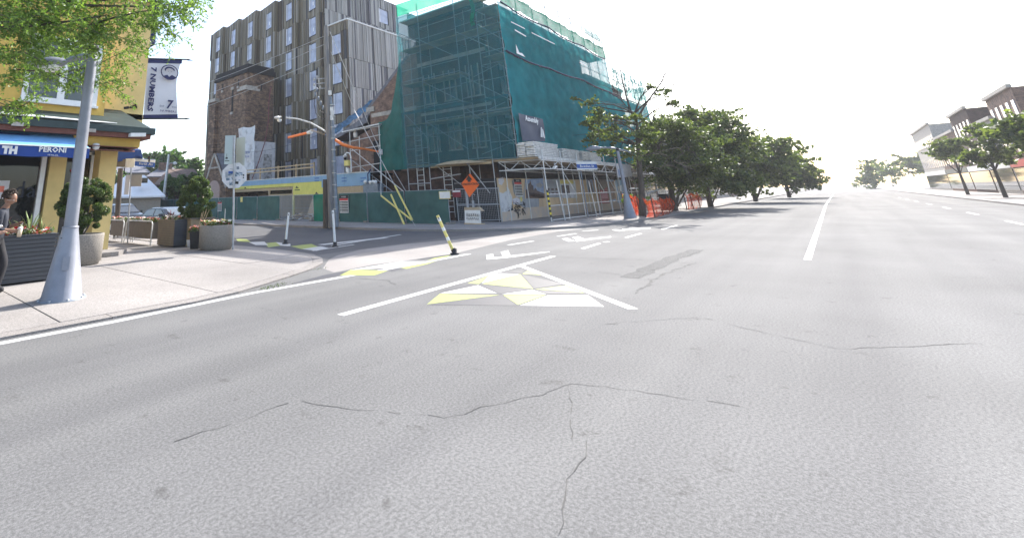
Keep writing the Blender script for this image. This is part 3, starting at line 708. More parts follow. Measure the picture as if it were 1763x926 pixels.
# ------------------------------------------------------------------ brick church hall with raking gable and tarp
hall = thing('brick_hall', 'brown brick hall with raking gable, stone band and slate side roof', 'building', (29,22,0))
Xh = 29.0
gp = [PX(688,118,Xh), PX(662,152,Xh), PX(637,186,Xh)]
sl_ = (gp[0].z-gp[2].z)/(gp[2].y-gp[0].y)
yb = PX(600,300,Xh).y
peak = Vector((Xh, 18.0, gp[0].z+(gp[0].y-18.0)*sl_))
MB().prism([(Xh,15.5,0),(Xh,15.5,peak.z-2.5*sl_),tuple(peak),tuple(gp[2]),(Xh,gp[2].y,7.0),(Xh,yb,6.2),(Xh,yb,0)], (14,0,0)).build('wall', M['brick_red'], hall)
MB().beam(peak+Vector((.1,0,.1)), gp[2]+Vector((.1,.2,.02)), .3, .14, up=(1,0,0)).build('coping', M['slate'], hall)
a, b = PX(640,199,Xh), PX(690,187,Xh)
MB().box(Xh-.06, Xh+.1, b.y-1.5, a.y, a.z-.2, a.z+.12).build('stone_band', M['stone'], hall)
MB().box(Xh-.1, Xh+.1, gp[2].y-.5, gp[2].y+.35, gp[2].z-.35, gp[2].z+.05).build('kneeler', M['stone'], hall)
# lower side roof that runs out beyond the gable
e0 = PX(637,207,Xh-.6); e1_ = PX(580,232,Xh-.6)
rr_ = MB().prism([(Xh+.2,gp[2].y,gp[2].z-.3),(Xh+.2,yb+2.2,e1_.z-.1),(Xh+.2,yb+2.2,e1_.z-.3),(Xh+.2,gp[2].y,gp[2].z-.5)], (12,0,0))
rr_.build('roof', M['slate'], hall)
tp = thing('blue_tarp', 'crumpled blue tarp laid along the raking roof edge of the brick hall', 'tarp', (28.8,26,8))
t0, t1 = Vector((Xh-.12, gp[1].y+1.4, gp[1].z-1.4*sl_+.22)), Vector((Xh-.4, yb+2.4, e1_.z+.05))
mb = MB(); r = random.Random(5)
mb.grid(lambda u, v: t0.lerp(t1, u) + Vector((.5*v, 0, .16-.36*abs(v-.1)+.05*sin(u*31+v*6)+.03*sin(u*57))), 40, 5); mb.build('sheet', M['tarp'], tp)
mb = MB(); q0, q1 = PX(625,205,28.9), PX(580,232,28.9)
mb.prism([q0+Vector((0,-.6,.3)), q0+Vector((0,-.4,-.35)), q1+Vector((0,.2,-.35)), q1], (.1,0,0)); mb.build('shadeboard', M['slate'], hall, label='dark bargeboard standing in for slate roof and shadow under the tarp')  # slate coloured board added for the shadowed edge below the tarp
for (y0_, y1_, z0_, z1_) in ((24.6,25.6,3.4,6.0),(22.9,23.5,3.2,5.6)):
    w = MB().box(Xh-.04,Xh+.04,y0_,y1_,z0_,z1_).build('window', M['dark'], hall); MB().box(Xh-.1,Xh+.02,y0_-.1,y1_+.1,z0_-.15,z0_).build('sill', M['stone'], w)
MB().box(27.6,31,17,22.5,0,3.4).build('annexe_wall', M['brick_dark'], hall)

# ------------------------------------------------------------------ corner building behind the nets
corner = thing('corner_building', 'dark brick corner building wrapped in scaffold and green netting', 'building', (28.4,14.9,0))
mb = MB().box(28.3,46.5,14.6,20.2,0,14.1).box(46.5,58.2,14.6,20.2,0,12.0)
mb.build('wall', M['brick_dark'], corner)
MB().box(27.9,46.9,14.3,20.5,14.1,14.25).box(46.8,58.3,14.4,20.4,12.0,12.3).build('roof', M['eave'], corner)
MB().box(28.24,28.3,14.6,20.2,10.9,11.15).box(28.24,28.3,14.6,20.2,7.2,7.4).build('stone_band', M['stone'], corner)
for zz in (8.0, 4.6):
    for yy in (15.7, 17.5, 19.2):
        w = MB().box(28.2,28.32,yy-.45,yy+.45,zz,zz+2.1).build('window', M['glass_dark'], corner)
        MB().box(28.16,28.22,yy-.5,yy-.42,zz,zz+2.15).box(28.16,28.22,yy+.42,yy+.5,zz,zz+2.15).box(28.16,28.22,yy-.04,yy+.04,zz,zz+2.1).box(28.15,28.24,yy-.55,yy+.55,zz-.1,zz).build('window_frame', M['stone'], w)
for k in range(9):
    for zz in (4.9, 8.2):
        xx = 30.3+k*3.1; w = MB().box(xx-.5,xx+.5,14.5,14.62,zz,zz+2.0).build('window', M['glass_dark'], corner)
        MB().box(xx-.55,xx+.55,14.46,14.52,zz-.12,zz).build('sill', M['stone'], w)

# ---- scaffold
sc_left = thing('scaffold', 'tube scaffold on the side street face behind green net', 'scaffold', (26.8,16.5,0))
sc_right = thing('scaffold', 'tube scaffold on the main road face rising over the board stacks', 'scaffold', (35,12.7,3.6))
R_T = .03
tube_cache = {}
def tb(root, name, p, q, r=R_T, m='steel'):
    p, q = Vector(p), Vector(q); L = (q-p).length; key = (round(r,3), m)
    if key not in tube_cache:
        o = MB().tube([(0,0,0),(0,0,1)], 1, 6).build('tube', M[m]); tube_cache[key] = o.data; bpy.data.objects.remove(o)
    o = bpy.data.objects.new(name, tube_cache[key]); COL.objects.link(o); o.parent = root
    o.rotation_mode = 'QUATERNION'; o.rotation_quaternion = (q-p).to_track_quat('Z','Y'); o.location = p - wloc(root); o.scale = (r, r, L)
    return o
XN = 26.8
ys_o = [12.6, 14.2, 15.8, 18.8, 20.6]
tops = [15.2, 13.0, 15.2, 15.2, 15.6]
for y, t in zip(ys_o, tops): tb(sc_left, 'standard', (XN,y,.02 if y > 13 else 3.6), (XN,y,t))
for y in (14.2, 15.8, 18.8, 20.6): tb(sc_left, 'standard', (XN+1.2,y,.02), (XN+1.2,y,14.2))
lv = [3.65, 4.65, 5.6, 6.55, 7.5, 8.5, 9.5, 10.3, 11.4, 12.45, 13.3, 14.5]
for i, z in enumerate(lv):
    seg = zip(ys_o, ys_o[1:]) 
    for j, (ya, yb_) in enumerate(seg):
        if (i*3+j) % 7 == 5: continue
        tb(sc_left, 'ledger', (XN+.04,ya,z+(j % 2)*.12), (XN+.04,yb_,z+(j % 2)*.12), .024)
    if i % 2 == 0:
        for y in ys_o[1:]: tb(sc_left, 'transom', (XN,y,z-.05), (XN+1.2,y,z-.05), .024)
for (ya, yb_, z0_, z1_) in ((18.8,15.8,12.4,10.4),(18.8,15.8,9.3,7.4),(18.8,15.8,6.5,4.4),(15.8,12.6,12.2,9.9),(15.8,12.6,9.2,7.0),(15.6,12.6,6.9,4.4),(14.2,12.7,12.3,10.9),(20.6,18.8,13.4,12.2),(20.6,18.8,7.3,5.4)):
    tb(sc_left, 'brace', (XN+.08,ya,z0_), (XN+.08,yb_,z1_), .026)
for (ya, yb_, z) in ((12.7,20.6,14.28),(12.7,20.6,12.0),(15.8,20.6,9.35),(12.7,20.6,6.4),(12.8,20.4,3.62)):
    MB().box(XN+.1, XN+1.35, ya, yb_, z, z+.06).build('deck', M['wood'] if z < 4 else M['plywood'], sc_left)
for i in range(4):        # small side brackets that stick out behind the net
    z = 11.35-i*2.45; tb(sc_left, 'bracket', (XN+.1,14.9,z), (XN+.1,13.0,z+.5), .022); tb(sc_left, 'bracket', (XN+.05,15.2,z-.25), (XN+.05,15.2,z+.35), .03)
# ladders
def ladder(name, label, x, y, w, z0, z1, lean=0):
    t = thing(name, label, 'ladder', (x,y,z0))
    for s in (0,w): tb(t, 'rail', (x,y+s,z0), (x+lean,y+s,z1), .03, 'steel_light')
    n = int((z1-z0)/.33)
    for k in range(1,n): tb(t, 'rung', (x+lean*k/n,y,z0+(z1-z0)*k/n), (x+lean*k/n,y+w,z0+(z1-z0)*k/n), .018, 'steel_light')
ladder('ladder', 'aluminium ladder standing left inside the scaffold below the net', 26.9, 19.35, .55, 1.0, 6.3)
ladder('ladder', 'shorter aluminium ladder right of the scaffold post, below the timber canopy', 26.9, 17.2, .6, .3, 3.6)
# ground posts, below the net
for y in (23.9, 22.6): tb(sc_left, 'standard', (XN,y,.02), (XN,y,3.9))
for z in (3.42, 2.35, 1.1):
    tb(sc_left, 'ledger', (XN,22.6,z), (XN,25.6,z), .024); tb(sc_left, 'ledger', (XN,18.8,z+.1), (XN,20.6,z+.1), .03)
    if z < 3: tb(sc_left, 'ledger', (XN,14.2,z), (XN,17.0,z), .024)
tb(sc_left, 'brace', (XN,23.6,6.0), (XN,20.9,2.0), .03); tb(sc_left, 'brace', (XN,18.2,3.5), (XN,15.6,1.6), .03); tb(sc_left, 'brace', (XN,25.9,4.4), (XN-.05,21.4,1.6), .035)
tb(sc_left, 'brace', (XN,16.0,3.6), (XN,14.6,1.7), .04); tb(sc_left, 'ledger', (XN-.1,18.7,2.7), (XN-.1,16.4,2.9), .035)
# timber canopy bulging out of the net
cn = thing('timber_canopy', 'pale timber board canopy bulging out under the net above the ladders', 'canopy', (26.8,16,3.5))
mb = MB(); mb.grid(lambda u, v: Vector((XN-.9*sin(pi*min(1,u*1.02))*(1-v)**.5+.1, 18.7-4.4*u, 3.5+.28*sin(pi*u)*v**.8)), 16, 4); mb.build('sheet', M['wood'], cn)
MB().box(XN, XN+.1, 14.3, 18.7, 3.4, 3.56).build('edge_board', M['wood'], cn)
# right face scaffold
YN = 12.6
for k in range(13):
    x = 29.4+k*2.55
    if x < 46.5: zt_ = 15.7 if k else 14.5
    elif x > 47.5: zt_ = 12.9
    tb(sc_right, 'standard', (x,YN,3.65), (x,YN,zt_)); tb(sc_right, 'standard', (x,YN+1.4,3.65), (x,YN+1.4,zt_-1.0))
for z in (15.45, 14.95, 14.3): tb(sc_right, 'ledger', (29.4,YN,z), (47,YN,z), .026)
for z in (5.0, 6.3, 7.7, 9.0, 10.3, 11.6, 12.9):
    tb(sc_right, 'ledger', (26.8,YN+.05,z), (58.5,YN+.05,z) if z < 12.8 else (47,YN+.05,z), .024)
tb(sc_right, 'ledger', (47,YN,12.95), (58.5,YN,12.95), .026); tb(sc_right, 'ledger', (47,YN,12.4), (58.5,YN,12.4), .026)
tb(sc_right, 'standard', (58.6,YN,3.65), (58.6,YN,13.3)); tb(sc_right, 'standard', (56.2,YN,3.65), (56.2,YN,13.3))
for z in (13.25, 10.0, 6.6): MB().box(26.9,47 if z > 12.5 else 58.4,YN+.15,YN+1.5,z,z+.05).build('deck', M['plywood'], sc_right)

# ---- nets
net = thing('debris_netting', 'green debris netting wrapped round the scaffold of the corner building', 'netting', (26.8,12.6,3.6))
def wr_(a, b, s=1): return s*(.05*sin(a*1.9+b*.6)+.04*sin(a*4.3-b*2.3)+.03*sin(b*5.1+a)+.03*sin(a*9.7+b*3.7+sin(b*4)))
mb = MB()
mb.grid(lambda u, v: Vector((XN-.15+wr_(u*8, v*9)*.5, 12.6+8.1*u, 7.2+(14.45-7.2)*v + .25*(u-.2)*v)), 48, 40)
mb.build('net_sheet', M['net_left'], net, label='see-through net on the side street face')
mb = MB()
mb.grid(lambda u, v: Vector((XN-.19+wr_(u*8, v*4+3)*.5, 12.6+8.15*u, 3.55+(7.35-3.55)*v + .1*sin(u*6)*(1-v))), 48, 24)
mb.build('net_sheet', M['net_left'], net)
# the flap sweeping up to the left
def flap(u, v):
    yl = 20.6; top = 7.0 + 5.2*max(0, 1-u*1.15)**2.6 if u < 1 else 7.0
    y = yl + 2.45*u; z = 3.45 + (top-3.45)*v
    return Vector((XN-.08+wr_(u*3, v*5), y, z))
mb = MB(); mb.grid(flap, 20, 22); mb.build('net_sheet', M['net_flap'], net, label='loose flap of net sweeping down to the left')
def rsheet(x0, x1, zb, zt, nu, nv, m, out=0, wl=1, label=None):
    mb = MB(); mb.grid(lambda u, v: Vector((x0+(x1-x0)*u, YN-.06-out*sin(pi*v)-abs(wr_((x0+(x1-x0)*u)*.9, v*4, wl)), zb(u)+(zt(u)-zb(u))*v)), nu, nv)
    return mb.build('net_sheet', m, net, label=label)
seam = lambda x: 10.1 - .12*abs(sin((x-26.8)*pi/6.4)) - .10*sin((x-26)*.33)
def fx(x0, x1, f): return lambda u: f(x0+(x1-x0)*u)
top1 = lambda x: 13.35 - .22*abs(sin((x-27)*pi/7))
rsheet(26.6, 47.0, fx(26.8,47,seam), fx(26.8,47,top1), 90, 22, M['net_right'], label='upper run of net on the main road face')
rsheet(26.6, 58.6, fx(26.8,58.6,lambda x: 6.5-.15*abs(sin((x-26.8)*pi/5))), fx(26.8,58.6,lambda x: seam(x)-.05), 120, 22, M['net_right'], .05)
rsheet(26.6, 58.6, fx(26.8,58.6,lambda x: 3.75), fx(26.8,58.6,lambda x: 6.55-.15*abs(sin((x-26.8)*pi/5))), 120, 16, M['net_right'], .1)
rsheet(47.0, 58.6, fx(47,58.6,lambda x: seam(x)+.35+.5*max(0,sin((x-47)*1.4))), fx(47,58.6,lambda x: 12.9-.25*abs(sin((x-47)*.9))), 50, 14, M['net_thin'], .15, 2.5, 'torn thinner net on the lower far end')
# light green band round the top guard rail
rsheet(26.9, 47.0, fx(26.9,47,lambda x: 13.3-.05*sin(x)), fx(26.9,47,lambda x: 14.3-.06*sin(x*2)), 90, 8, M['net_light'], .05, 1, 'light green net along the roof guard rail')
rsheet(42.5, 47.05, lambda u: 14.2, lambda u: 15.4, 16, 8, M['net_thin'], 0, 1)
mb = MB(); mb.grid(lambda u, v: Vector((26.9+20.1*u, YN+.02, 15.0+.45*v-.08*abs(sin(u*20)))), 60, 3); mb.build('net_sheet', M['net_thin'], net, label='net strip tied to the top rail')
mb = MB(); mb.grid(lambda u, v: Vector((XN-.10, 12.8+7.8*u, 14.4+.3*u+(1.0)*v)), 30, 6); mb.build('net_sheet', M['net_light'], net, label='light net behind the roof rail over the side street')
mb = MB(); mb.grid(lambda u, v: Vector((XN-.12-.05*sin(v*9), 14.15+.28*u+.05*sin(v*11)+.1*(1-v), 12.2+2.6*v)), 3, 14); mb.build('net_strip', M['net_light'], net, label='knotted light green strip hanging near the corner')
mb = MB(); mb.grid(lambda u, v: Vector((58.7, 12.5+1.6*u, 3.7+8.6*v)), 4, 10); mb.build('net_sheet', M['net_thin'], net, label='thin net closing the far end of the scaffold')
mb = MB()   # dark sagging hem ropes
for f_ in (seam, top1):
    xs = [26.8+k*.8 for k in range(40 if f_ is seam else 26)]
    mb.tube([(x, YN-.16, f_(x)) for x in xs], .05, 5)
mb.build('hem_rope', M['navy'], net)
mb = MB().face([(28.1,YN-.2,10.12),(29.3,YN-.2,10.1),(28.9,YN-.2,10.3),(28.5,YN-.2,10.25),(28.15,YN-.2,10.75)]).face([(28.3,YN-.2,11.7),(29.9,YN-.2,11.62),(29.9,YN-.2,11.7),(28.3,YN-.2,11.8)])
for (xa, xb, z) in ((30.9,34.8,12.15),(27.9,29.9,12.2),(39.5,41,11.6)):
    mb.face([(xa,YN-.2,z-.03),(xb,YN-.2,z-.03),(xb,YN-.2,z+.04),(xa,YN-.2,z+.04)])
mb.build('tear_light', M['white'], net, kind='stuff', label='white patches painting the light through small tears in the net')  # white faces paint the brightness showing through holes in the net
# banner on the net
bn = thing('scaffold_banner', 'charcoal banner reading Assembly tied to the green net', 'banner', (29.5,12.3,5))
c = [PY(891,195,12.3), PY(934,206,12.3), PY(937,244,12.3), PY(898,243,12.3)]
mb = MB(); mb.grid(lambda u, v: (c[3].lerp(c[2],u)).lerp(c[0].lerp(c[1],u), v)+Vector((0,-.05-.06*sin(u*7)*sin(v*4),0)), 10, 10); mb.build('cloth', M['banner_grey'], bn)
mid = lambda u, v: (c[3].lerp(c[2],u)).lerp(c[0].lerp(c[1],u), v)
text('lettering', 'Assembly', .46, mid(.45,.84)+Vector((0,-.14,0)), c[1]-c[0], (0,0,1), M['white'], bn, sx=1.0, bold=.012)
q = mid(.84,.36)+Vector((0,-.14,0)); LS = .62
mb = MB().prism([q+Vector(v)*LS for v in ((-.5,0,-.45),(-.12,0,.55),(.05,0,.55),(-.22,0,-.45))], (0,.01,0)).prism([q+Vector(v)*LS for v in ((.12,0,.4),(.30,0,.4),(.5,0,-.5),(.28,0,-.5))], (0,.01,0)).prism([q+Vector(v)*LS for v in ((-.1,0,-.45),(.10,0,.25),(.22,0,.25),(.12,0,-.45))], (0,.01,0))
mb.build('logo', M['white'], bn)
# ---- street-side protection platform
plat = thing('sidewalk_shed', 'tube and truss sidewalk shed over the pavement in front of the poster hoarding', 'scaffold', (27.2,11.4,0))
YP = 11.4; ZP = 3.5
MB().box(26.9,60,YP+.1,14.3,ZP,ZP+.1).build('deck', M['plywood'], plat)
MB().box(26.9,60,YP+.02,YP+.08,ZP-.02,ZP+.14).build('edge_board', M['steel_light'], plat)
xs = [27.3, 29.9, 32.5, 35.1, 37.7, 40.3, 42.9, 45.5, 48.1, 50.7, 53.3, 55.9, 58.5]
for i, x in enumerate(xs):
    tb(plat, 'standard', (x,YP,.12), (x,YP,ZP+.55), .034, 'steel_light'); tb(plat, 'standard', (x,13.7,.12), (x,13.7,ZP), .03, 'steel_light')
    tb(plat, 'transom', (x,YP,3.0), (x,13.7,3.0), .025, 'steel_light')
    MB().box(x-.1,x+.1,YP-.1,YP+.1,.105,.125).build('base_plate', M['steel'], plat)
for z in (3.42, 2.95): tb(plat, 'chord', (27.0,YP,z), (60,YP,z), .03, 'steel_light')
for z in (3.42, 2.95): tb(plat, 'chord', (27.0,13.7,z), (60,13.7,z), .03, 'steel_light')
for a, b in (((26.9,13.9),(27.3,YP)),):
    for z in (3.45, 2.95): tb(plat, 'chord', (a[0],a[1],z), (b[0],b[1],z), .03, 'steel_light')
    for k in range(4):
        p, q = Vector((*a,0)).lerp(Vector((*b,0)), k/4), Vector((*a,0)).lerp(Vector((*b,0)), (k+1)/4)
        tb(plat, 'web', (p.x,p.y,2.95 if k % 2 else 3.45), (q.x,q.y,3.45 if k % 2 else 2.95), .022, 'steel_light')
for k in range(30):
    x = 27.3+k*1.05; tb(plat, 'web', (x,YP,2.95 if k % 2 else 3.42), (x+1.05,YP,3.42 if k % 2 else 2.95), .02, 'steel_light')
for i, x in enumerate(xs[:-1]):
    for z in (1.55, .95, .2):
        if i == 5 and z < 1.5: continue
        tb(plat, 'rail', (x+.15,YP-.02,z), (xs[i+1],YP-.02,z), .026, 'steel_light')
    tb(plat, 'brace', (x,YP+.02,2.9), (x+1.6,YP+.02,1.6), .024, 'steel_light') if i in (1,3,4,6,8,10) else None
    if i in (0,2,4,7): tb(plat, 'post', (x+1.7,YP-.06,.1), (x+1.3,YP-.06,2.3), .034, 'steel_light')
st = MB()
for k in range(11):
    z = .35+k*.13; st.tube([(27.3,YP,z),(27.3,YP,z+.13)], .052, 10, m=k % 2)
st.build('hazard_sleeve', [M['black'], mat('hazard yellow', (.75,.6,.05), .5, .05)], plat, label='black and yellow hazard sleeve on the first post')
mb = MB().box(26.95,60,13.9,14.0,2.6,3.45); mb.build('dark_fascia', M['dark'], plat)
wl = thing('work_light', 'white work light clamped under the shed deck', 'lamp', (28.6,11.3,3.1)); MB().obox((28.6,11.3,3.05), Vector((.2,0,.05)), Vector((0,.06,0)), Vector((0,0,.05))).build('housing', M['white'], wl); MB().box(28.58,28.62,11.27,11.33,3.1,3.3).build('bracket', M['steel'], wl)
# stacks of planks on the shed
for n_, (x0, x1, nrow, lab) in enumerate(((26.3,30.0,9,'tallest stack of aluminium planks on the shed, under the banner'), (30.65,33.4,7,'middle stack of aluminium planks on the shed, between two others'), (33.9,37.6,7,'far stack of aluminium planks on the shed, behind the street name sign'))):
    s = thing('plank_stack', lab, 'plank stack', ((x0+x1)/2,11.85,3.62), 'stacks of scaffold planks on the shed')
    r = random.Random(n_)
    hh = .095
    for k in range(nrow):
        for j in range(2):
            dx = r.uniform(-.1,.1); y = 11.52+j*.5
            MB().box(x0+dx+.6*(n_ == 0)*.5,x1+dx,y,y+.46,3.62+k*hh,3.62+k*hh+.07).build('plank', M['steel_light'], s)
        if k % 2 == 0: MB().box(x0+.5,x0+.6,11.5,12.5,3.62+k*hh+.071,3.62+k*hh+.093).build('spacer', M['dark'], s)
# ---- plywood hoarding with posters
hd = thing('plywood_hoarding', 'weathered plywood hoarding covered with posters under the sidewalk shed', 'hoarding', (26.8,14.1,.1))
YH = 14.1; r = random.Random(8)
PB = [mat('ply %d' % k, c1, .8, .2, 1.2, col2=c2, stretch=(1,1,.5)) for k, (c1, c2) in enumerate((((.76,.56,.33),(.60,.45,.29)), ((.70,.50,.29),(.56,.42,.28)), ((.80,.60,.36),(.64,.49,.31))))]
for k in range(19):
    x = 26.8+k*1.22; MB().box(x+.006,x+1.214,YH,YH+.04,.1,2.55).build('plywood_sheet', PB[k % 3], hd)
MB().box(26.8,50,YH-.012,YH,.1,.75).build('grey_skirting', mat('grey scuffed paint', (.50,.44,.40), .85, .2, 2, col2=(.66,.50,.34), sharp=(.3,.7)), hd)
MB().box(26.78,26.84,YH,YH+3,.1,2.55).build('return_wall', M['dark'], hd)
def poster(name, px, m, lab, out=.02):
    mb = MB(); pts = [PY(*p, YH-out) for p in px]; mb.prism(pts, (0,.006,0)); o = mb.build(name, M[m]); tag(o, lab, 'poster', 'posters on the hoarding'); return pts
poster('poster', [(904,309),(935,307),(938,341),(906,342)], 'poster_city', 'large street scene poster with blue sky, second from the hoarding corner')
poster('poster', [(937,309),(962,308),(966,340),(940,340)], 'poster_grey', 'pale grey notice right of the large street scene poster')
poster('poster', [(964,311),(990,311),(994,341),(968,341)], 'white_dirty', 'white sheet with small photo under an orange headline')
poster('poster', [(966,319),(979,319),(981,335),(968,335)], 'poster_city', 'small dark photo pasted on the white sheet', .035)
poster('poster', [(964,311),(987,311),(988,316.5),(965,316.5)], 'yellow_guard', 'orange headline strip above the white sheet', .045)
poster('poster', [(1009,309),(1020,309),(1024,333),(1012,333)], 'poster_city', 'narrow tower poster beside the dark red poster')
poster('poster', [(1027,309),(1043,309),(1050,350),(1033,351)], 'poster_red', 'dark red and black poster')
poster('poster', [(1043,309),(1056,309),(1061,346),(1049,347)], 'poster_city', 'brown portrait poster between the red and the blue ones')
poster('poster', [(1059,310),(1071,309),(1075,348),(1064,349)], 'poster_blue', 'tall pale blue poster')
def uv(P_, u, v, out): return P_[0].lerp(P_[1],u).lerp(P_[3].lerp(P_[2],u), v)+Vector((0,-out,0))
def detail(P_, polys, out=.012):
    for poly, m in polys: MB().prism([uv(P_, u, v, out) for u, v in poly], (0,.003,0)).build('print', M[m], bpy.data.objects[POST])
M['print_dark'] = mat('print dark', (.07,.055,.06), .5, .6, 8, col2=(.20,.15,.14)); M['print_brown'] = mat('print brown', (.30,.19,.13), .5, .5, 9, col2=(.12,.08,.07)); M['print_pink'] = mat('print pink', (.50,.20,.26), .5, .5, 12)
pz = [o for o in bpy.data.objects if o.name.startswith('poster')]; POST = pz[0].name; Pc = lambda px: [PY(*p, YH-.02) for p in px]
detail(Pc([(904,309),(935,307),(938,341),(906,342)]), [([(0,1),(0,.55),(.12,.5),(.14,.25),(.22,.2),(.26,.05),(.32,.3),(.4,.35),(.42,.6),(.5,.45),(.6,.62),(1,.78),(1,1)], 'print_dark'), ([(.05,1),(.1,.7),(.5,.75),(.95,.9),(.95,1)], 'print_brown'), ([(.55,.3),(.8,.2),(.95,.35),(.8,.5),(.6,.42)], 'poster_grey')])
POST = pz[1].name; detail(Pc([(937,309),(962,308),(966,340),(940,340)]), [([(.1+.28*a,.5+.22*b),(.28+.28*a,.5+.22*b),(.28+.28*a,.62+.22*b),(.1+.28*a,.62+.22*b)], 'print_dark') for a in range(3) for b in range(2)]+[([(.1,.12+.07*k),(.9,.12+.07*k),(.9,.15+.07*k),(.1,.15+.07*k)], 'pole_metal') for k in range(4)])
POST = pz[3].name; detail(Pc([(966,319),(979,319),(981,335),(968,335)]), [([(0,0),(1,0),(1,1),(0,1)], 'print_dark'), ([(.2,1),(.4,.3),(.7,.4),(.9,1)], 'poster_grey')], .03)
POST = pz[5].name; detail(Pc([(1009,309),(1020,309),(1024,333),(1012,333)]), [([(.2,1),(.3,.2),(.5,0),(.7,.3),(.85,1)], 'print_dark')])
POST = pz[6].name; detail(Pc([(1027,309),(1043,309),(1050,350),(1033,351)]), [([(0,0),(1,0),(1,.3),(.5,.45),(0,.4)], 'print_dark'), ([(.2,.55),(.9,.5),(.9,.8),(.2,.8)], 'print_pink')])
POST = pz[7].name; detail(Pc([(1043,309),(1056,309),(1061,346),(1049,347)]), [([(0,.1),(1,.1),(1,.9),(0,.95)], 'print_brown')])
POST = pz[8].name; detail(Pc([(1059,310),(1071,309),(1075,348),(1064,349)]), [([(.2,.3),(.8,.25),(.7,.6),(.3,.6)], 'white')])
# torn white paper, leaf-like smears at the corner of the hoarding
def blob(px, m, lab, out=.03):
    poster('torn_paper', px, m, lab, out)
blob([(860,331),(866,333),(873,328),(872,322),(876,325),(882,340),(881,351),(883,358),(876,362),(872,365),(863,365),(862,350)], 'white_dirty', 'large torn white paper at the corner of the hoarding')
blob([(882,343),(890,340),(896,345),(893,353),(884,352)], 'poster_scrap', 'purple and white torn scrap under the danger notice')
blob([(876,357),(882,352),(884,362),(874,364)], 'cloth_navy', 'dark torn scrap beside the white paper')
blob([(895,341),(898,338),(900,345),(897,348)], 'yellow_guard', 'small yellow torn scrap')
blob([(858,308),(866,305),(868,312),(864,319),(859,317)], 'poster_scrap', 'torn scrap at the top corner of the hoarding')
blob([(893,342),(928,342),(928,356),(902,358),(893,352)], 'poster_grey', 'blank pale patch under the street scene poster', .016)
blob([(882,312),(885,308),(888,308),(887,336),(901,336),(903,312),(904,342),(893,341),(884,330)], 'poster_grey', 'pale torn surround of the danger notice', .018)
def notice(name, lab, ctr, right, up, w, h, rows=7):
    """black danger list: black head, red bar, white rows"""
    ctr = Vector(ctr); R_ = Vector(right).normalized(); U_ = Vector(up).normalized(); N_ = R_.cross(U_)
    t = thing(name, lab, 'notice', tuple(ctr))
    MB().obox(ctr, R_*w/2, U_*h/2, N_*.006).build('board', M['white'], t)
    f = ctr+N_*.012
    MB().obox(f+U_*h*.41, R_*w*.5, U_*h*.09, N_*.006).build('heading', M['black'], t)
    MB().obox(f+U_*h*.26, R_*w*.48, U_*h*.055, N_*.006).build('red_bar', M['red'], t)
    text('lettering', 'DANGER', h*.1, f+U_*h*.41+N_*.008, R_, U_, M['white'], t, ext=.001)
    for k in range(rows):
        z = h*(.13-.09*k) if rows == 7 else h*(.15-.6*k/rows)
        MB().obox(f+U_*z+R_*w*.08, R_*w*.38, U_*h*.028, N_*.004).build('text_row', M['black'], t)
        MB().obox(f+U_*z-R_*w*.4, R_*w*.06, U_*h*.028, N_*.004).build('pictogram', M['black'], t)
    return t
c = (PY(886,313,YH)+PY(896,334,YH))/2; notice('danger_notice', 'black, red and white danger notice pasted on the plywood hoarding', c+Vector((0,-.05,0)), (1,0,0), (0,0,1), 1.0, 1.05)
# graffiti strokes
gr = MB(); rg = random.Random(4)
for k in range(17):
    cx_, cy_ = rg.uniform(886,903), rg.uniform(350,372); pts = []
    for j in range(5): pts.append(PY(cx_+rg.uniform(-4,4), cy_+rg.uniform(-6,6), YH-.03))
    gr.tube(pts, .016, 4)
o = gr.build('graffiti', M['black']); tag(o, 'tangle of black spray graffiti low on the hoarding', 'graffiti')
# see-through fence between the green screen and the hoarding, with dark brick behind
ch = thing('mesh_fence', 'bare wire mesh fence panel between green screen and plywood hoarding', 'fence', (25.4,14.8,0))
fa, fb = Vector((24.7,15.6,.12)), Vector((26.7,13.98,.12))
for k in range(3): p = fa.lerp(fb, k/2); tb(ch, 'post', p, p+Vector((0,0,1.9)), .03)
for z in (.1,.95,1.85): tb(ch, 'rail', fa+Vector((0,0,z)), fb+Vector((0,0,z)), .02)
mw = MB()
for k in range(26): p = fa.lerp(fb, k/26); mw.beam(p+Vector((0,0,.1)), p+Vector((0,0,1.85)), .006, .006)
for k in range(18): mw.beam(fa+Vector((0,0,.1+k*.1)), fb+Vector((0,0,.1+k*.1)), .006, .006)
mw.build('wire_mesh', M['steel'], ch, kind='stuff')

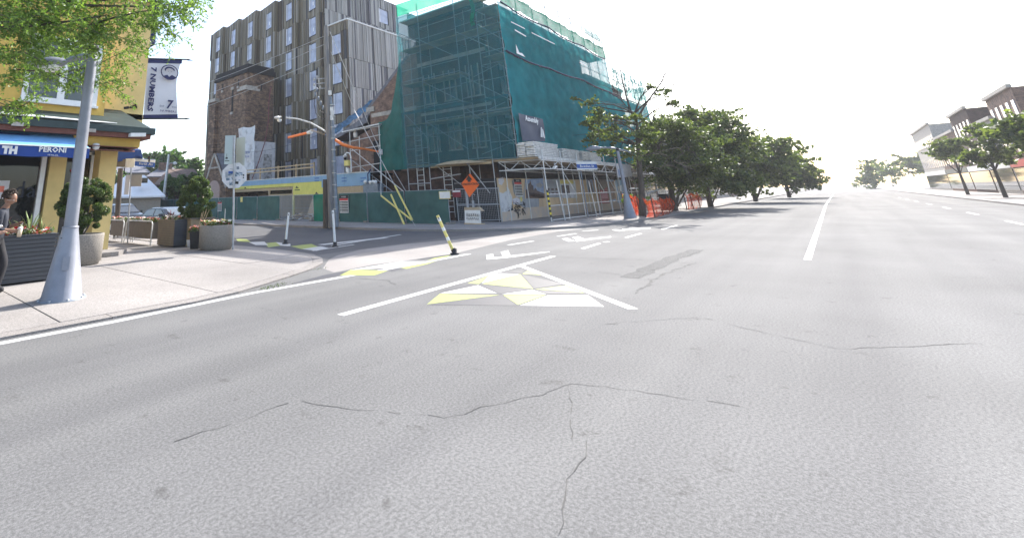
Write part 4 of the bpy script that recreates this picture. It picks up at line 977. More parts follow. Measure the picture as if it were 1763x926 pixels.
# ------------------------------------------------------------------ construction fence along the side street
XF = 23.9
fence_y = [15.6, 18.7, 21.7, 24.8]
fn_labels = iter(['green screened fence panel nearest the orange diamond sign', 'green screened fence panel behind the yellow guy guards', 'green screened fence panel with the danger notice beside the utility pole',
   'bright green screened fence panel left of the utility pole', 'green screened fence panel left of the bare wire gate', 'green screened fence panel with small yellow tag, behind the stop sign', 'green screened fence panel behind the clipped bush',
   'green screened fence panel beyond the church porch', 'green screened fence panel with the red and white sign', 'green screened fence panel behind the parked cars', 'green screened fence panel under the white roofed house', 'green screened fence panel above the tall dark car', 'green screened fence panel left of the patio sign post', 'green screened fence panel hidden behind the restaurant pillar', 'green screened fence panel at the far end of the row'])
def fence_panel(y0, y1, m, lab, screen=True):
    t = thing('fence_panel', lab, 'fence panel', (XF,(y0+y1)/2,.1), 'temporary fence panels along the side street')
    z0, z1 = .15, 1.95
    mb = MB().tube([(XF,y0+.05,z0),(XF,y0+.05,z1),(XF,y1-.05,z1),(XF,y1-.05,z0),(XF,y0+.05,z0)], .024, 6, caps=False).tube([(XF,y0+.05,1.0),(XF,y1-.05,1.0)], .016, 6)
    mb.build('frame', M['steel'], t)
    if screen:
        s = MB().grid(lambda u, v: Vector((XF-.03-.035*abs(sin(u*7+v*2))-.02*sin(v*6+u*3), y0+.03+(y1-y0-.06)*u, z0-.05+(z1-z0+.05)*v)), 24, 10); s.build('screen', m, t)
    else:
        s = MB()
        for k in range(30): s.box(XF-.005,XF+.005,y0+.08+k*(y1-y0-.16)/29-.006,y0+.08+k*(y1-y0-.16)/29+.006,z0,z1)
        for k in range(8): s.box(XF-.004,XF+.004,y0+.05,y1-.05,z0+.2+k*.22-.005,z0+.2+k*.22+.005)
        s.build('wire_mesh', M['steel'], t, kind='stuff')
    MB().box(XF-.35,XF+.35,y0-.1,y0+.12,.1,.2).build('foot', M['aggregate'], t)
    return t
yg0, yg1 = PX(540,380,XF).y, PX(483,380,XF).y      # the bare wire gate
for (a_, b_, m_) in ((15.6,18.7,'fence_net'), (18.75,21.8,'fence_net'), (21.85,24.5,'fence_net'), (24.55,yg0-.05,'fence_net2')):
    fence_panel(a_, b_, M[m_], next(fn_labels))
ymid = (yg0+yg1)/2+.3
t = fence_panel(yg0, ymid, None, 'bare wire gate leaf nearest the utility pole', False); t = fence_panel(ymid+.05, yg1, None, 'bare wire gate leaf farther from the utility pole', False)
y = yg1+.05
k = 0
while y < 82:
    st_ = 3.1 if y < 42 else 6
    lab = next(fn_labels, None) or 'green screened fence panel far down the side street, hidden beyond the parked cars'
    fence_panel(y, y+st_-.05, M['fence_net'], lab); y += st_
for nm, y_, lab in (('',PX(593,357,XF-.08).y,'black, red and white danger notice on the green fence beside the utility pole'), ('',PX(379,353,XF-.08).y,'small danger notice on the green fence near the church porch')):
    w_ = .85 if y_ < 26 else .7
    notice('danger_notice', lab, (XF-.12, y_, 1.25), (0,-1,0), (0,0,1), w_, w_*1.35)
def plate(name, lab, cat, ctr, right, up, w, h, m, border=None, words=None, wm='black', size=None, dy=0):
    ctr = Vector(ctr); R_ = Vector(right).normalized(); U_ = Vector(up).normalized(); N_ = R_.cross(U_)
    t = thing(name, lab, cat, tuple(ctr))
    MB().obox(ctr, R_*w/2, U_*h/2, N_*.006).build('board', M[m], t)
    if border: MB().obox(ctr+N_*.009, R_*(w/2-.03), U_*(h/2-.03), N_*.003).build('panel', M[border], t)
    if words:
        for i, s_ in enumerate(words): text('lettering', s_, size, ctr+N_*.018+U_*(dy+(len(words)/2-.5-i)*size*1.15), R_, U_, M[wm], t, ext=.001)
    return t
p = PX(766,335,XF-.1); plate('yellow_notice', 'yellow bordered notice on top of the green fence left of the diamond sign', 'notice', (XF-.12,p.y,p.z-.03), (0,-1,0), (0,0,1), .75, .42, 'yellow_guard', 'white')
p = PX(416,347,XF-.1); plate('yellow_tag', 'small yellow tag on the green fence behind the stop sign', 'tag', (XF-.12,p.y,1.75), (0,-1,0), (0,0,1), .32, .42, 'yellow_guard')
p = PX(243,352,XF-.1); plate('red_sign', 'red and white sign on the far green fence above the parked car', 'sign', (XF-.14,p.y,1.45), (0,-1,0), (0,0,1), 2.3, 1.5, 'red')
for dy_, dz_ in ((-.45,.2),(.45,.2),(-.4,-.5),(.4,-.5)): MB().box(XF-.17,XF-.15,PX(243,352,XF-.1).y+dy_-.28,PX(243,352,XF-.1).y+dy_+.28,1.45+dz_-.22,1.45+dz_+.22).build('white_block', M['white'], bpy.data.objects['red_sign'])
p = PX(800,333,XF-.1); plate('small_red_sign', 'small dark red sign with white heading behind the orange diamond sign', 'sign', (24.6,15.5,1.72), (0,-1,0), (0,0,1), .55, .4, 'poster_red', None)
MB().box(24.57,24.585,15.25,15.75,1.8,1.9).build('white_strip', M['white'], bpy.data.objects['small_red_sign'])
# debris inside the gate
dbr = thing('timber_pile', 'leaning plywood sheet and rubble seen through the bare wire gate', 'timber pile', (25.2,28,.1))
MB().obox((25.3,yg0+1.4,.9), Vector((.3,0,.7)), Vector((0,.7,0)), Vector((.02,0,-.01))).build('plywood_sheet', M['wood'], dbr)
mb = MB(); r = random.Random(9)
for k in range(60):
    c = Vector((24.7+r.uniform(-.3,.5), r.uniform(yg0+.3,yg1-.3), .15+r.uniform(0,.45))); mb.obox(c, Vector((r.uniform(.04,.2),r.uniform(-.1,.1),r.uniform(-.05,.05))), Vector((r.uniform(-.04,.04),r.uniform(.03,.12),0)), Vector((0,0,r.uniform(.02,.06))), k % 3)
mb.build('rubble', [M['wood'], M['brick_red'], M['white']], dbr, kind='stuff')

# yellow guy-wire guards
def guard(px0, px1, X, lab, ext):
    a, b = PX(*px0, X), PX(*px1, X-.2)
    t = thing('guy_guard', lab, 'guy wire guard', tuple((a+b)/2), 'yellow guy wire guards in front of the fence')
    MB().tube([a, a.lerp(b,.5), b], .055, 8).build('sleeve', M['yellow_guard'], t)
    if ext: MB().tube([b, G(*ext)], .015, 5).build('wire', M['steel'], t)
    return a
g1 = guard((656,337), (709,379), 23.2, 'yellow guy wire guard lying across the other two', (718,394))
g2 = guard((673,335), (698,391), 22.9, 'yellow guy wire guard whose foot reaches the kerb', None)
g3 = guard((680,320), (710,379), 23.3, 'tallest yellow guy wire guard, rightmost of the three', None)

# ------------------------------------------------------------------ utility pole with its fittings and wires
ub = G(570,391,.1); utop = AT(561,45,math.hypot(ub.x,ub.y))
up_ = thing('utility_pole', 'tall weathered utility pole with street lamp arm and insulators on the far kerb', 'utility pole', tuple(ub))
ut2 = ub.lerp(utop, 1.0)
MB().tube([ub, ub.lerp(utop,.5), ut2], [.20,.17,.13], 12).build('pole', M['utility_wood'], up_)
off = RT*.30
MB().tube([ub+off, ub.lerp(utop,.45)+off*.75, ub.lerp(utop,.62)+off*.55], [.15,.13,.10], 12).build('conduit', M['pole_metal'], up_, label='thick blue grey conduit strapped to the pole')
MB().tube([ub-off*.55, ub.lerp(utop,.3)-off*.35], .04, 8).build('conduit', M['steel'], up_)
MB().tube([ub-off*1.0-Vector((0,0,.05)), (ub-off*.95)+Vector((0,0,2.6))], [.16,.14], 10).build('stub', M['bark'], up_, label='dark timber stub at the foot of the pole')
for k in range(10):
    q = ub.lerp(utop, .08+k*.055)+off*.8; MB().tube([q+Vector((0,0,-.03)), q+Vector((0,0,.03))], .17, 10).build('strap', M['steel'], up_)
D_u = math.hypot(ub.x, ub.y)
LP = lambda x, y, d=0: AT(x, y, D_u+d)
arm = [LP(562,228), LP(553,222), LP(535,212), LP(512,205), LP(492,203)]
MB().tube(arm, .05, 8).build('lamp_arm', M['steel_light'], up_)
hd_ = MB(); c = LP(484,204); ax = (arm[-1]-arm[-2]).normalized()
hd_.tube([c-ax*-.35, c, c+ax*.15, c+ax*.42], [.05,.13,.15,.05], 12)
lh = hd_.build('lamp_head', M['steel_light'], up_)
MB().lathe(c+ax*.1-Vector((0,0,.17)), [(0.02,-.08),(.10,-.05),(.13,.03),(.12,.1)], 12).build('lens', M['white'], lh)
# insulator brackets, cross-arm hardware
for (x, y) in ((541,137),(541,146),(549,140),(551,151),(546,133)):
    p = LP(x, y); MB().lathe(p, [(0,-.10),(.06,-.08),(.035,-.03),(.07,0),(.035,.05),(.055,.08),(0,.1)], 10).build('insulator', M['steel'], up_)
for y in (135, 143, 152): MB().tube([LP(541,y+2), LP(562,y)], .03, 6).build('bracket', M['steel'], up_)
for (x, y) in ((545,155),(548,170),(552,178),(543,163),(556,186)):
    p = LP(x, y); MB().lathe(p, [(0,-.16),(.055,-.14),(.065,0),(.055,.13),(0,.16)], 10).build('fuse_can', M['pole_metal'], up_)
cab = MB(); cab.tube([LP(543,158), LP(541,180), LP(544,196), LP(552,204), LP(562,205)], .02, 5).tube([LP(549,150), LP(546,175), LP(551,192), LP(562,197)], .02, 5).tube([LP(575,150), LP(571,165), LP(569,185), LP(573,200)], .03, 5)
cab.build('cable', M['black'], up_)
for (x, y) in ((571,188),(572,195),(571,203),(568,160)): MB().obox(LP(x,y,-.2), RT*.10, Vector((0,0,.13)), FW*.05).build('terminal', M['steel_light'], up_)
# lamps wires: orange line hose
ow = thing('line_hose', 'orange line hose left of the utility pole ending in frayed yellow rope', 'line hose', tuple(LP(515,233)))
MB().tube([LP(497,237,3), LP(530,229,1.5)], .085, 8).build('sleeve', M['orange_sleeve'], ow)
MB().tube([LP(530,229,1.5), LP(536,227,1.2)], [.11,.14], 8).build('clamp', M['white'], ow)
rp = MB()
pts = [LP(536+k*1.1, 226-(k % 2)*3+ (k*.35), 1) for k in range(22)]; rp.tube(pts, .03, 5)
rp.build('rope', M['wood'], ow)
ow2 = thing('line_hose', 'orange line hose right of the utility pole running to the scaffold', 'line hose', tuple(LP(610,250)))
pR = PX(655,262,26.6)
pts = [LP(577,241), LP(590,249), LP(606,254), PX(630,257,26.0), pR]
MB().tube(pts, [.09,.10,.09,.08,.07], 8).build('sleeve', M['orange_sleeve'], ow2)
MB().obox(pR, Vector((.1,.1,0)), Vector((0,0,.18)), Vector((-.1,.1,0))).build('clamp', M['steel'], ow2)
def wire(name, lab, pts, sag=.0, r=.014, m='steel', n=14, group=None):
    out = []
    for a, b in zip(pts, pts[1:]):
        a, b = Vector(a), Vector(b)
        for k in range(n): t = k/n; out.append(a.lerp(b,t)-Vector((0,0,sag*4*t*(1-t))))
    out.append(Vector(pts[-1])); o = MB().tube(out, r, 5).build(name, M[m]); tag(o, lab, 'wire', group); return o
for i, ((x0, y0, yL), lab) in enumerate(zip(((560,62,142.6),(558,77,163),(558,100,182.6)), ('topmost overhead wire running down the side street from the pole','second overhead wire running down the side street, under the topmost','lowest of the three overhead wires running down the side street'))):
    a = LP(x0, y0); b = PX(340, yL, a.x-.2)
    c = b+(b-a)*.9
    wire('overhead_wire', lab, [a, c], .35, .018, group='overhead wires down the side street')
wire('guy_wire', 'upper pale guy wire slanting from the pole top to the scaffold corner', [LP(568,55), PX(655,262,25.0), g1], 0, .02, 'steel_light')
wire('guy_wire', 'lower pale guy wire slanting from the pole to the yellow guards', [LP(570,90), PX(610,190,24.0), g3], 0, .02, 'steel_light')
wire('service_wire', 'thin dark wire crossing in front of the white building wrap', [LP(560,228), PX(424,262,26.8)], .3, .012, 'black')
wire('service_wire', 'thin dark wire slanting from the pole foot bracket to the podium camera', [LP(574,255), PX(620,280,26.3)], .1, .012, 'black')
# traffic camera on a mast by the podium
tc_ = thing('site_camera', 'white site camera with yellow box on a bent bracket above the podium', 'camera', tuple(PX(600,280,26.0)))
q = lambda x, y: PX(x, y, 26.0)
MB().tube([q(605,296), q(604,270), q(602,264), q(597,263), q(594,266)], .05, 8).build('bracket', M['white'], tc_)
MB().lathe(q(594,269), [(0,.15),(.14,.1),(.16,0),(.15,-.05)], 12).build('dome', M['white'], tc_)
MB().lathe(q(594,271)-Vector((0,0,.05)), [(.13,0),(.1,-.1),(0,-.15)], 12).build('lens', M['black'], tc_)
c = q(598,281); MB().obox(c, Vector((0,.24,0)), Vector((0,0,.2)), Vector((.12,0,0))).build('battery_box', M['yellow_guard'], tc_)
c = q(599,293); MB().obox(c, Vector((0,.14,.05)), Vector((0,0,.16)), Vector((.1,0,0))).build('beacon', M['white'], tc_)
# small lower scaffold left of the netted building
sc3 = thing('scaffold', 'small open scaffold between the utility pole and the net flap', 'scaffold', (26.6,25,3.4))
for (x, y0_, y1_) in ((603,226,322),(619,235,300),(655,215,345)):
    a, b = PX(x, y0_, 26.6), PX(x+1, y1_, 26.6); tb(sc3, 'standard', (26.6,(a.y+b.y)/2,.1), (26.6,(a.y+b.y)/2,a.z), .034, 'steel_light')
for (ya, yb_) in ((222,213),(240,228),(256,247),(285,277)):
    a, b = PX(603,ya+4,26.6), PX(655,yb_+4,26.6); tb(sc3, 'ledger', a, b, .03, 'steel_light')
a, b = PX(592,228,26.7), PX(656,214,26.7); MB().beam(a,b,.5,.08).build('deck', M['steel_light'], sc3)
tb(sc3, 'brace', PX(605,256,26.5), PX(695,330,26.5), .035, 'steel_light')
bd = thing('white_drum', 'white plastic drum standing on the small scaffold deck', 'drum', tuple(PX(612,232,26.9))); p = PX(612,232,26.9)
MB().lathe(p, [(0,-.22),(.16,-.22),(.17,.2),(0,.22)], 12).build('body', M['white'], bd); MB().lathe(p, [(.175,.12),(.18,.16),(.175,.2)], 12).build('hoop', M['steel'], bd)
# portable toilet or electrical cabinet wrapped in bags
cb_ = thing('site_cabinet', 'grey site cabinet topped by tied white bags behind the green fence', 'cabinet', (25.6,22.4,.1))
a, b = PX(630,323,25.6), PX(655,323,25.6); xm = (a.y+b.y)/2
MB().box(25.3,25.9,b.y,a.y,.1,2.55).build('body', M['pole_metal'], cb_)
mb = MB(); r = random.Random(2)
for k in range(9): mb.lathe((25.5+r.uniform(-.2,.2), r.uniform(b.y,a.y), 2.62+r.uniform(0,.1)), [(0,.12),(.13,.07),(.15,-.03),(.05,-.12)], 8)
mb.build('bag', M['white'], cb_)
MB().tube([PX(642,323,25.5), PX(634,315,25.6), PX(633,300,25.9), PX(638,292,26.2)], .05, 6).build('hose', M['navy'], cb_)

# ------------------------------------------------------------------ stop sign seen from behind
sb_ = G(401,430,.03); Ds = math.hypot(sb_.x, sb_.y); SP = lambda x, y, d=0: AT(x, y, Ds+d)
ss = thing('stop_sign', 'back of an octagonal stop sign covered in stickers, two blank panels above', 'street sign', tuple(sb_))
st_top = SP(403.5,236); MB().tube([sb_, st_top], .035, 10).build('post', M['steel'], ss)
Nn = -Vector((FW.x, FW.y, 0)).normalized(); Rr = RT
ctr = SP(403,302)+Vector((Nn.x,Nn.y,0))*-.05
rad = .46
octg = [ctr + (Rr*cos(pi/8+k*pi/4) + Vector((0,0,1))*sin(pi/8+k*pi/4))*rad*1.04 for k in range(8)]
MB().prism(octg, Nn*-.006).build('octagon_plate', M['white_dirty'], ss)
r = random.Random(12)
for (dx, dy, w, h, m) in ((-.13,.10,.09,.05,'sign_blue'),(-.13,.04,.10,.045,'sticker'),(.12,.26,.045,.05,'pole_metal'),(.17,.06,.13,.05,'sticker'),(.1,.0,.1,.05,'sticker'),(.13,-.09,.06,.06,'poster_scrap'),(.1,-.26,.06,.045,'black'),(-.16,-.12,.13,.05,'sticker'),(-.28,.03,.05,.10,'poster_grey'),(-.10,-.28,.07,.06,'sticker'),(.33,-.0,.025,.03,'black'),(.33,-.09,.02,.025,'black'),(-.1,.22,.08,.015,'poster_grey'),(.02,-.17,.06,.04,'poster_grey'),(.2,-.17,.05,.03,'sticker'),(-.25,-.2,.05,.04,'poster_scrap')):
    a_ = r.uniform(-.2,.2); u = Rr*cos(a_)+Vector((0,0,1))*sin(a_); v = -Rr*sin(a_)+Vector((0,0,1))*cos(a_)
    MB().obox(ctr+Rr*dx+Vector((0,0,dy))+Nn*.004, u*w, v*h, Nn*.002).build('sticker', M[m], ss)
p = SP(399,259)-Nn*.05; hp = .44
la = (Rr*.95+Nn*-.3).normalized(); lb = (Rr*.85+Nn*.5).normalized()
M['panel_back'] = mat('sign back aluminium', (.44,.50,.49), .4, .05, 2, metal=.3)
cA = SP(396,258,.05); MB().obox(cA, Rr*.195, Vector((0,0,.52)), Nn*.004).build('blank_panel', M['panel_back'], ss)
cB = SP(414,261,.25); MB().obox(cB, lb*.22, Vector((0,0,.52)), Nn*.004).build('blank_panel', M['panel_back'], ss)
MB().obox(cA+Vector((0,0,.0))+Nn*.02+Rr*.12, Rr*.025, Vector((0,0,.50)), Nn*.01).build('rail', M['steel'], ss)
for (dx,dz,w,h) in ((-.11,-.30,.04,.03),(-.11,-.22,.006,.08),(-.09,-.40,.08,.012)): MB().obox(cA+Rr*dx+Vector((0,0,dz))+Nn*.007, Rr*w, Vector((0,0,h)), Nn*.002).build('scribble', M['black'], ss)

# delineator posts
def delin(b, tpx, lab, m='white', r=.045):
    base = G(*b); D = math.hypot(base.x, base.y); top = AT(*tpx, D)
    t = thing('delineator_post', lab, 'delineator', tuple(base), 'flexible delineator posts')
    MB().lathe(base, [(.0,.0),(.13,.0),(.13,.03),(.075,.05),(.07,.16),(.05,.17)], 14).build('base', M['black'], t)
    MB().tube([base+Vector((0,0,.05)), base.lerp(top,.13)], .062, 12).build('sleeve', M['black'], t)
    MB().tube([base.lerp(top,.12), top], [r, r*.95], 12).build('post', M[m], t)
    q = base.lerp(top, .93); MB().obox(q-Vector((FW.x,FW.y,0))*.05, RT*.012, Vector((0,0,.03)), FW*.003).build('slot', M['dark'], t)
    if m != 'white':
        for f_ in (.35,.6,.85): MB().tube([base.lerp(top,f_), base.lerp(top,f_+.09)], r*1.04, 12).build('band', M['white'], t)
delin((491.5,420), (497,366), 'white delineator post leaning right, left of the taller one')
delin((577,425), (573,362), 'taller white delineator post in front of the utility pole')
delin((783,438), (753,371), 'pale yellow delineator post bent far to the left beside the bike lane', 'yellow_guard2' if False else 'yellow_guard')

# orange diamond sign with its stand and paper board
cs = thing('construction_sign', 'orange diamond construction sign on twin posts at the end of the green fence', 'road sign', (24.6,15.3,.1))
Xc = 24.3
c = PX(808.5,319,Xc); hw = .60; hh = .80
q = [PX(809,299,Xc), PX(825,318,Xc), PX(808,340,Xc), PX(794,316,Xc)]
nrm = (q[1]-q[0]).cross(q[2]-q[0]).normalized(); 
if nrm.x > 0: nrm = -nrm
MB().prism(q, nrm*-.02).build('diamond_plate', M['orange'], cs)
cc = sum(q, Vector())/4; Ry = Vector((0,-1,0)); Uz = Vector((0,0,1)); f = cc+Vector((-.03,0,0))
text('lettering', 'CONSTRUCTION', .155, f+Uz*.03, Ry, Uz, M['black'], cs, ext=.002, bold=.004, sx=.9)
MB().prism([f+Ry*a_+Uz*b_ for a_, b_ in ((-.20,.26),(0,.52),(.20,.26),(.09,.26),(.09,.15),(-.09,.15),(-.09,.26))], (-.006,0,0)).build('arrow', M['black'], cs)
for px in (800, 813):
    b_ = PX(px, 388, Xc+.1); tp_ = PX(px+1, 312 if px == 800 else 345, Xc+.1); MB().beam(tp_*1.0, (Xc+.1, tp_.y, .1), .12, .07).build('post', M['wood'] if False else M['poster_grey'], cs)
bx = thing('site_notice_board', 'white notice board with child-like drawing standing below the diamond sign', 'notice board', (24.4,14.6,.1))
q = [PX(800,362,24.2), PX(826,362,24.2), PX(828,385,24.2), PX(800,384,24.2)]
MB().prism(q, (.05,0,0)).build('board', M['white'], bx)
MB().prism([PX(799,357,24.25), PX(821,357,24.25), PX(828,364,24.25), PX(799,363,24.25)], (.4,0,0)).build('top_board', M['plywood'], bx)
MB().prism([PX(799,384,24.1), PX(829,385,24.1), PX(831,388,24.1), PX(799,387,24.1)], (.35,0,0)).build('skid', M['wood'], bx)
dr = MB(); r = random.Random(21)
for k in range(7):
    x_, y_ = 804+k*3.2, 370+r.uniform(-1,1); w_ = 1.2
    dr.tube([PX(x_-w_,y_+2,24.17), PX(x_-w_,y_-2,24.17), PX(x_+w_,y_-2,24.17), PX(x_+w_,y_+2,24.17), PX(x_-w_,y_+2,24.17)], .01, 4)
    dr.tube([PX(x_-w_,y_+8,24.17), PX(x_,y_+4.5,24.17), PX(x_+w_,y_+8,24.17)], .01, 4)
dr.build('drawing', M['black'], bx)

# ------------------------------------------------------------------ street name sign, lamps, bins and orange netting on the far pavement
sp0 = Vector((30.9,11.0,.1)); stn = thing('street_name_sign', 'white and blue street name sign reading Bowden on a thin post', 'street sign', tuple(sp0))
ptop = PY(1000,284,11.0)
cs_ = PY(1010,285.5,10.93); RS = Vector((RT.x,RT.y,-.02)); NS = -Vector((FW.x,FW.y,0)).normalized()
sp0 = cs_-RS*.40-NS*.07; sp0.z = .1; MB().tube([sp0, (sp0.x,sp0.y,ptop.z)], .035, 8).build('post', M['pole_metal'], stn)
MB().obox(cs_, RS*.64, NS*.012, Vector((0,0,.25))).build('name_plate', M['white'], stn)
MB().obox(cs_+NS*.016+Vector((0,0,-.03)), RS*.64, NS*.004, Vector((0,0,.125))).build('blue_band', M['sign_blue'], stn)
text('lettering', 'Bowden St', .20, cs_+NS*.024+Vector((0,0,-.03)), RS, (0,0,1), M['white'], stn, ext=.001, bold=.004)
MB().obox(cs_+RS*.08+Vector((0,0,.30)), RS*.26, NS*.02, Vector((0,0,.04))).build('crest', M['pole_metal'], stn)
def cone_lamp(name, lab, base, H, rb_, rt_, cone_h, rtop, heads):
    base = Vector(base); t = thing(name, lab, 'street lamp', tuple(base), 'cone footed street lamps')
    lean = heads['lean']; top = base+Vector((lean[0], lean[1], H))
    MB().lathe(base, [(rb_*1.04,0),(rb_*1.04,.02),(rb_,.03),(rt_,cone_h)], 32).build('cone_base', M['lamp_grey'], t)
    MB().lathe(base+Vector((0,0,cone_h)), [(rt_,-.01),(rt_*1.06,0),(rt_*1.06,.02),(rt_*.9,.03)], 28).build('collar', M['lamp_grey'], t)
    MB().tube([base+Vector((0,0,cone_h-.3)), top], [rtop*1.25, rtop], 20).build('pole', M['lamp_grey'], t)
    MB().lathe(top, [(rtop*1.05,-.12),(rtop*1.05,0),(rtop*.6,.05),(0,.07)], 16).build('cap', M['dark'], t)
    return t, top
# near lamp, left
lb0 = Vector((2.93,10.25,.03)); Dl = math.hypot(lb0.x, lb0.y)
tl, ltop = cone_lamp('street_lamp', 'grey cone footed street lamp standing close to the charcoal planter', lb0, AT(149,82,Dl).z, .335, .135, AT(121,392,Dl).z-.03, .095,
     {'lean': (AT(149,82,Dl)-Vector((lb0.x,lb0.y,0))).to_2d()*0 + Vector((0.0,0.0))})
L2 = lambda x, y, d=0: AT(x, y, Dl+d)
ax_y = L2(148,97)
def taper(pts, rs, squash, name, parent, m='lamp_grey'):
    mb = MB().tube(pts, rs, 14); return mb.build(name, M[m], parent)
MB().tube([L2(147,98), L2(134,99), L2(122,102), L2(112,107)], [.075,.065,.05,.04], 12).build('arm', M['lamp_grey'], tl)
MB().tube([L2(147,98), L2(158,101), L2(165,106), L2(171,108)], [.075,.06,.035,.03], 12).build('arm', M['lamp_grey'], tl)
MB().tube([L2(114,107), L2(105,108), L2(85,109), L2(62,108), L2(48,108)], [.05,.10,.13,.10,.03], 14).build('lamp_head', M['lamp_grey'], tl)
MB().tube([L2(106,114), L2(95,116), L2(80,115), L2(68,112)], [.03,.11,.11,.03], 12).build('glass_bowl', M['white'], tl)
MB().tube([L2(168,108), L2(173,108)], [.04,.04], 10).build('photocell', M['white'], tl)
MB().lathe(lb0, [(.40,0),(.40,.018),(.33,.02)], 28).build('base_flange', M['pole_metal'], tl)
dn_ = Vector((-.28,-.96,0)); dt_ = Vector((.96,-.28,0))
for k in range(8): MB().lathe(lb0+Vector((.37*cos(k*pi/4),.37*sin(k*pi/4),.018)), [(.022,0),(.022,.022),(0,.024)], 6).build('anchor_bolt', M['steel'], tl)
MB().obox(lb0+dn_*.243+Vector((0,0,.62)), dt_*.055, Vector((0,0,.11))-dn_*.022, dn_*.004).build('access_door', M['lamp_grey'], tl)
MB().obox(lb0+Vector((-.17,-.14,1.05)), Vector((.01,0,0)), Vector((0,.012,0)), Vector((0,0,.008))).build('bolt', M['black'], tl)
# far lamp
fb_ = Vector((32.6,8.98,.1)); Df = math.hypot(fb_.x, fb_.y)
fl_, ftop = cone_lamp('street_lamp', 'grey cone footed street lamp in front of the orange netting', fb_, AT(1070,256,Df).z-.1, .33, .12, 1.35, .085, {'lean': (0,0)})
L3 = lambda x, y: AT(x, y, Df)
MB().tube([L3(1072,259), L3(1055,255), L3(1040,254.5), L3(1031,255)], [.05,.06,.05,.04], 10).build('arm', M['lamp_grey'], fl_)
MB().tube([L3(1035,255), L3(1024,255), L3(1015,257), L3(1008,258)], [.06,.16,.14,.03], 12).build('lamp_head', M['lamp_grey'], fl_)
MB().tube([L3(1070,258), L3(1080,260), L3(1086,264)], [.06,.05,.03], 10).build('arm', M['lamp_grey'], fl_)
# second far lamp post
b2 = Vector((47.5,9.6,.1)); t2 = thing('sign_post', 'thin grey post with small plates beside the far litter bin', 'post', tuple(b2))
MB().tube([b2, b2+Vector((0,0,4.6))], .05, 8).build('post', M['steel'], t2); MB().obox(b2+Vector((0,-.1,3.1)), Vector((.18,0,0)), Vector((0,.02,0)), Vector((0,0,.3))).build('plate', M['pole_metal'], t2)
MB().obox(b2+Vector((0,-.1,1.7)), Vector((.12,0,0)), Vector((0,.02,0)), Vector((0,0,.2))).build('plate', M['white'], t2)
# sheet of board held in the shed above the pavement
pl = thing('hanging_board', 'weathered white board hung from the shed behind the far street lamp', 'board', (36,11.3,2.9))
q = [PY(1061,283,11.25), PY(1085,284,11.25), PY(1089,304,11.25), PY(1064,306,11.25)]
MB().prism(q, (0,.03,0)).build('board', M['banner'], pl); q2 = [PY(1064,291,11.22), PY(1071,292,11.22), PY(1073,303,11.22), PY(1066,303,11.22)]; MB().prism(q2, (0,.01,0)).build('print', M['poster_city'], pl)
q2 = [PY(1078,290,11.22), PY(1085,290,11.22), PY(1086,300,11.22), PY(1079,300,11.22)]; MB().prism(q2, (0,.01,0)).build('print', M['poster_scrap'], pl)
# bins
def bin_(x, y, m, lab):
    t = thing('litter_bin', lab, 'bin', (x,y,.1)); 
    MB().prism([(x-.35,y-.35,.1),(x+.35,y-.35,.1),(x+.32,y+.3,.1),(x-.32,y+.3,.1)], (0,0,1.15)).build('body', M[m], t)
    MB().box(x-.4,x+.4,y-.4,y+.36,1.25,1.33).build('lid', M[m], t); MB().box(x-.25,x+.25,y-.37,y-.355,.95,1.1).build('slot', M['white'], t); MB().box(x-.28,x+.28,y-.365,y-.352,.6,.68).build('label_plate', M['poster_grey'], t)
bin_(46.2,10.0,'cloth_navy','dark blue litter bin beside the thin grey post'); bin_(47.6,10.3,'pole_metal','grey litter bin just beyond the dark blue one')
# orange plastic netting on stakes
def orange(name, lab, pts, h, seed):
    t = thing(name, lab, 'barrier netting', (*pts[0],.1)); P_ = [Vector((*p,.1)) for p in pts]; r = random.Random(seed)
    tot = len(P_)-1
    def f(u, v):
        k = min(int(u*tot), tot-1); w_ = u*tot-k; p = P_[k].lerp(P_[k+1], w_)
        sag = .22*sin(pi*w_)*v; b_ = .22*sin(pi*v)*(.4+.6*sin(u*13+seed)**2)
        return p+Vector((.05*sin(u*40), -b_-.05*sin(u*31+v*6), v*(h-sag)+.04*sin(u*23)*v))
    MB().grid(f, 16*tot, 12).build('net_sheet', M['orange_net'], t)
    for p in P_: tb(t, 'stake', p, p+Vector((.02,.02,h+.15)), .035, 'bark')
orange('orange_netting', 'orange netting sagging round the foot of the tree, right of its trunk', [tuple(G(1112,374,.1)[:2]), tuple(G(1128,374.5,.1)[:2]), tuple(G(1142,371,.1)[:2]), tuple(G(1154,367,.1)[:2]), tuple(G(1158,363,.1)[:2])], 1.12, 2)
orange('orange_netting', 'orange netting just right of the far street lamp, left of the trunk', [tuple(G(1077,370,.1)[:2]), tuple(G(1090,371,.1)[:2]), tuple(G(1102,371,.1)[:2])], 1.35, 3)
orange('orange_netting', 'orange netting at the far end beyond the bins', [tuple(G(1183,361,.1)[:2]), tuple(G(1194,360,.1)[:2]), tuple(G(1206,358,.1)[:2])], 1.3, 5)
mb = MB().tube([(37.4,10.0,1.75),(43.4,10.2,1.8)], .04, 6).tube([(38,9.2,1.4),(43,9.3,1.75)], .04, 6); o = mb.build('tree_guard_rail', M['steel']); tag(o, 'thin grey rails of the tree guard above the orange netting', 'rail')

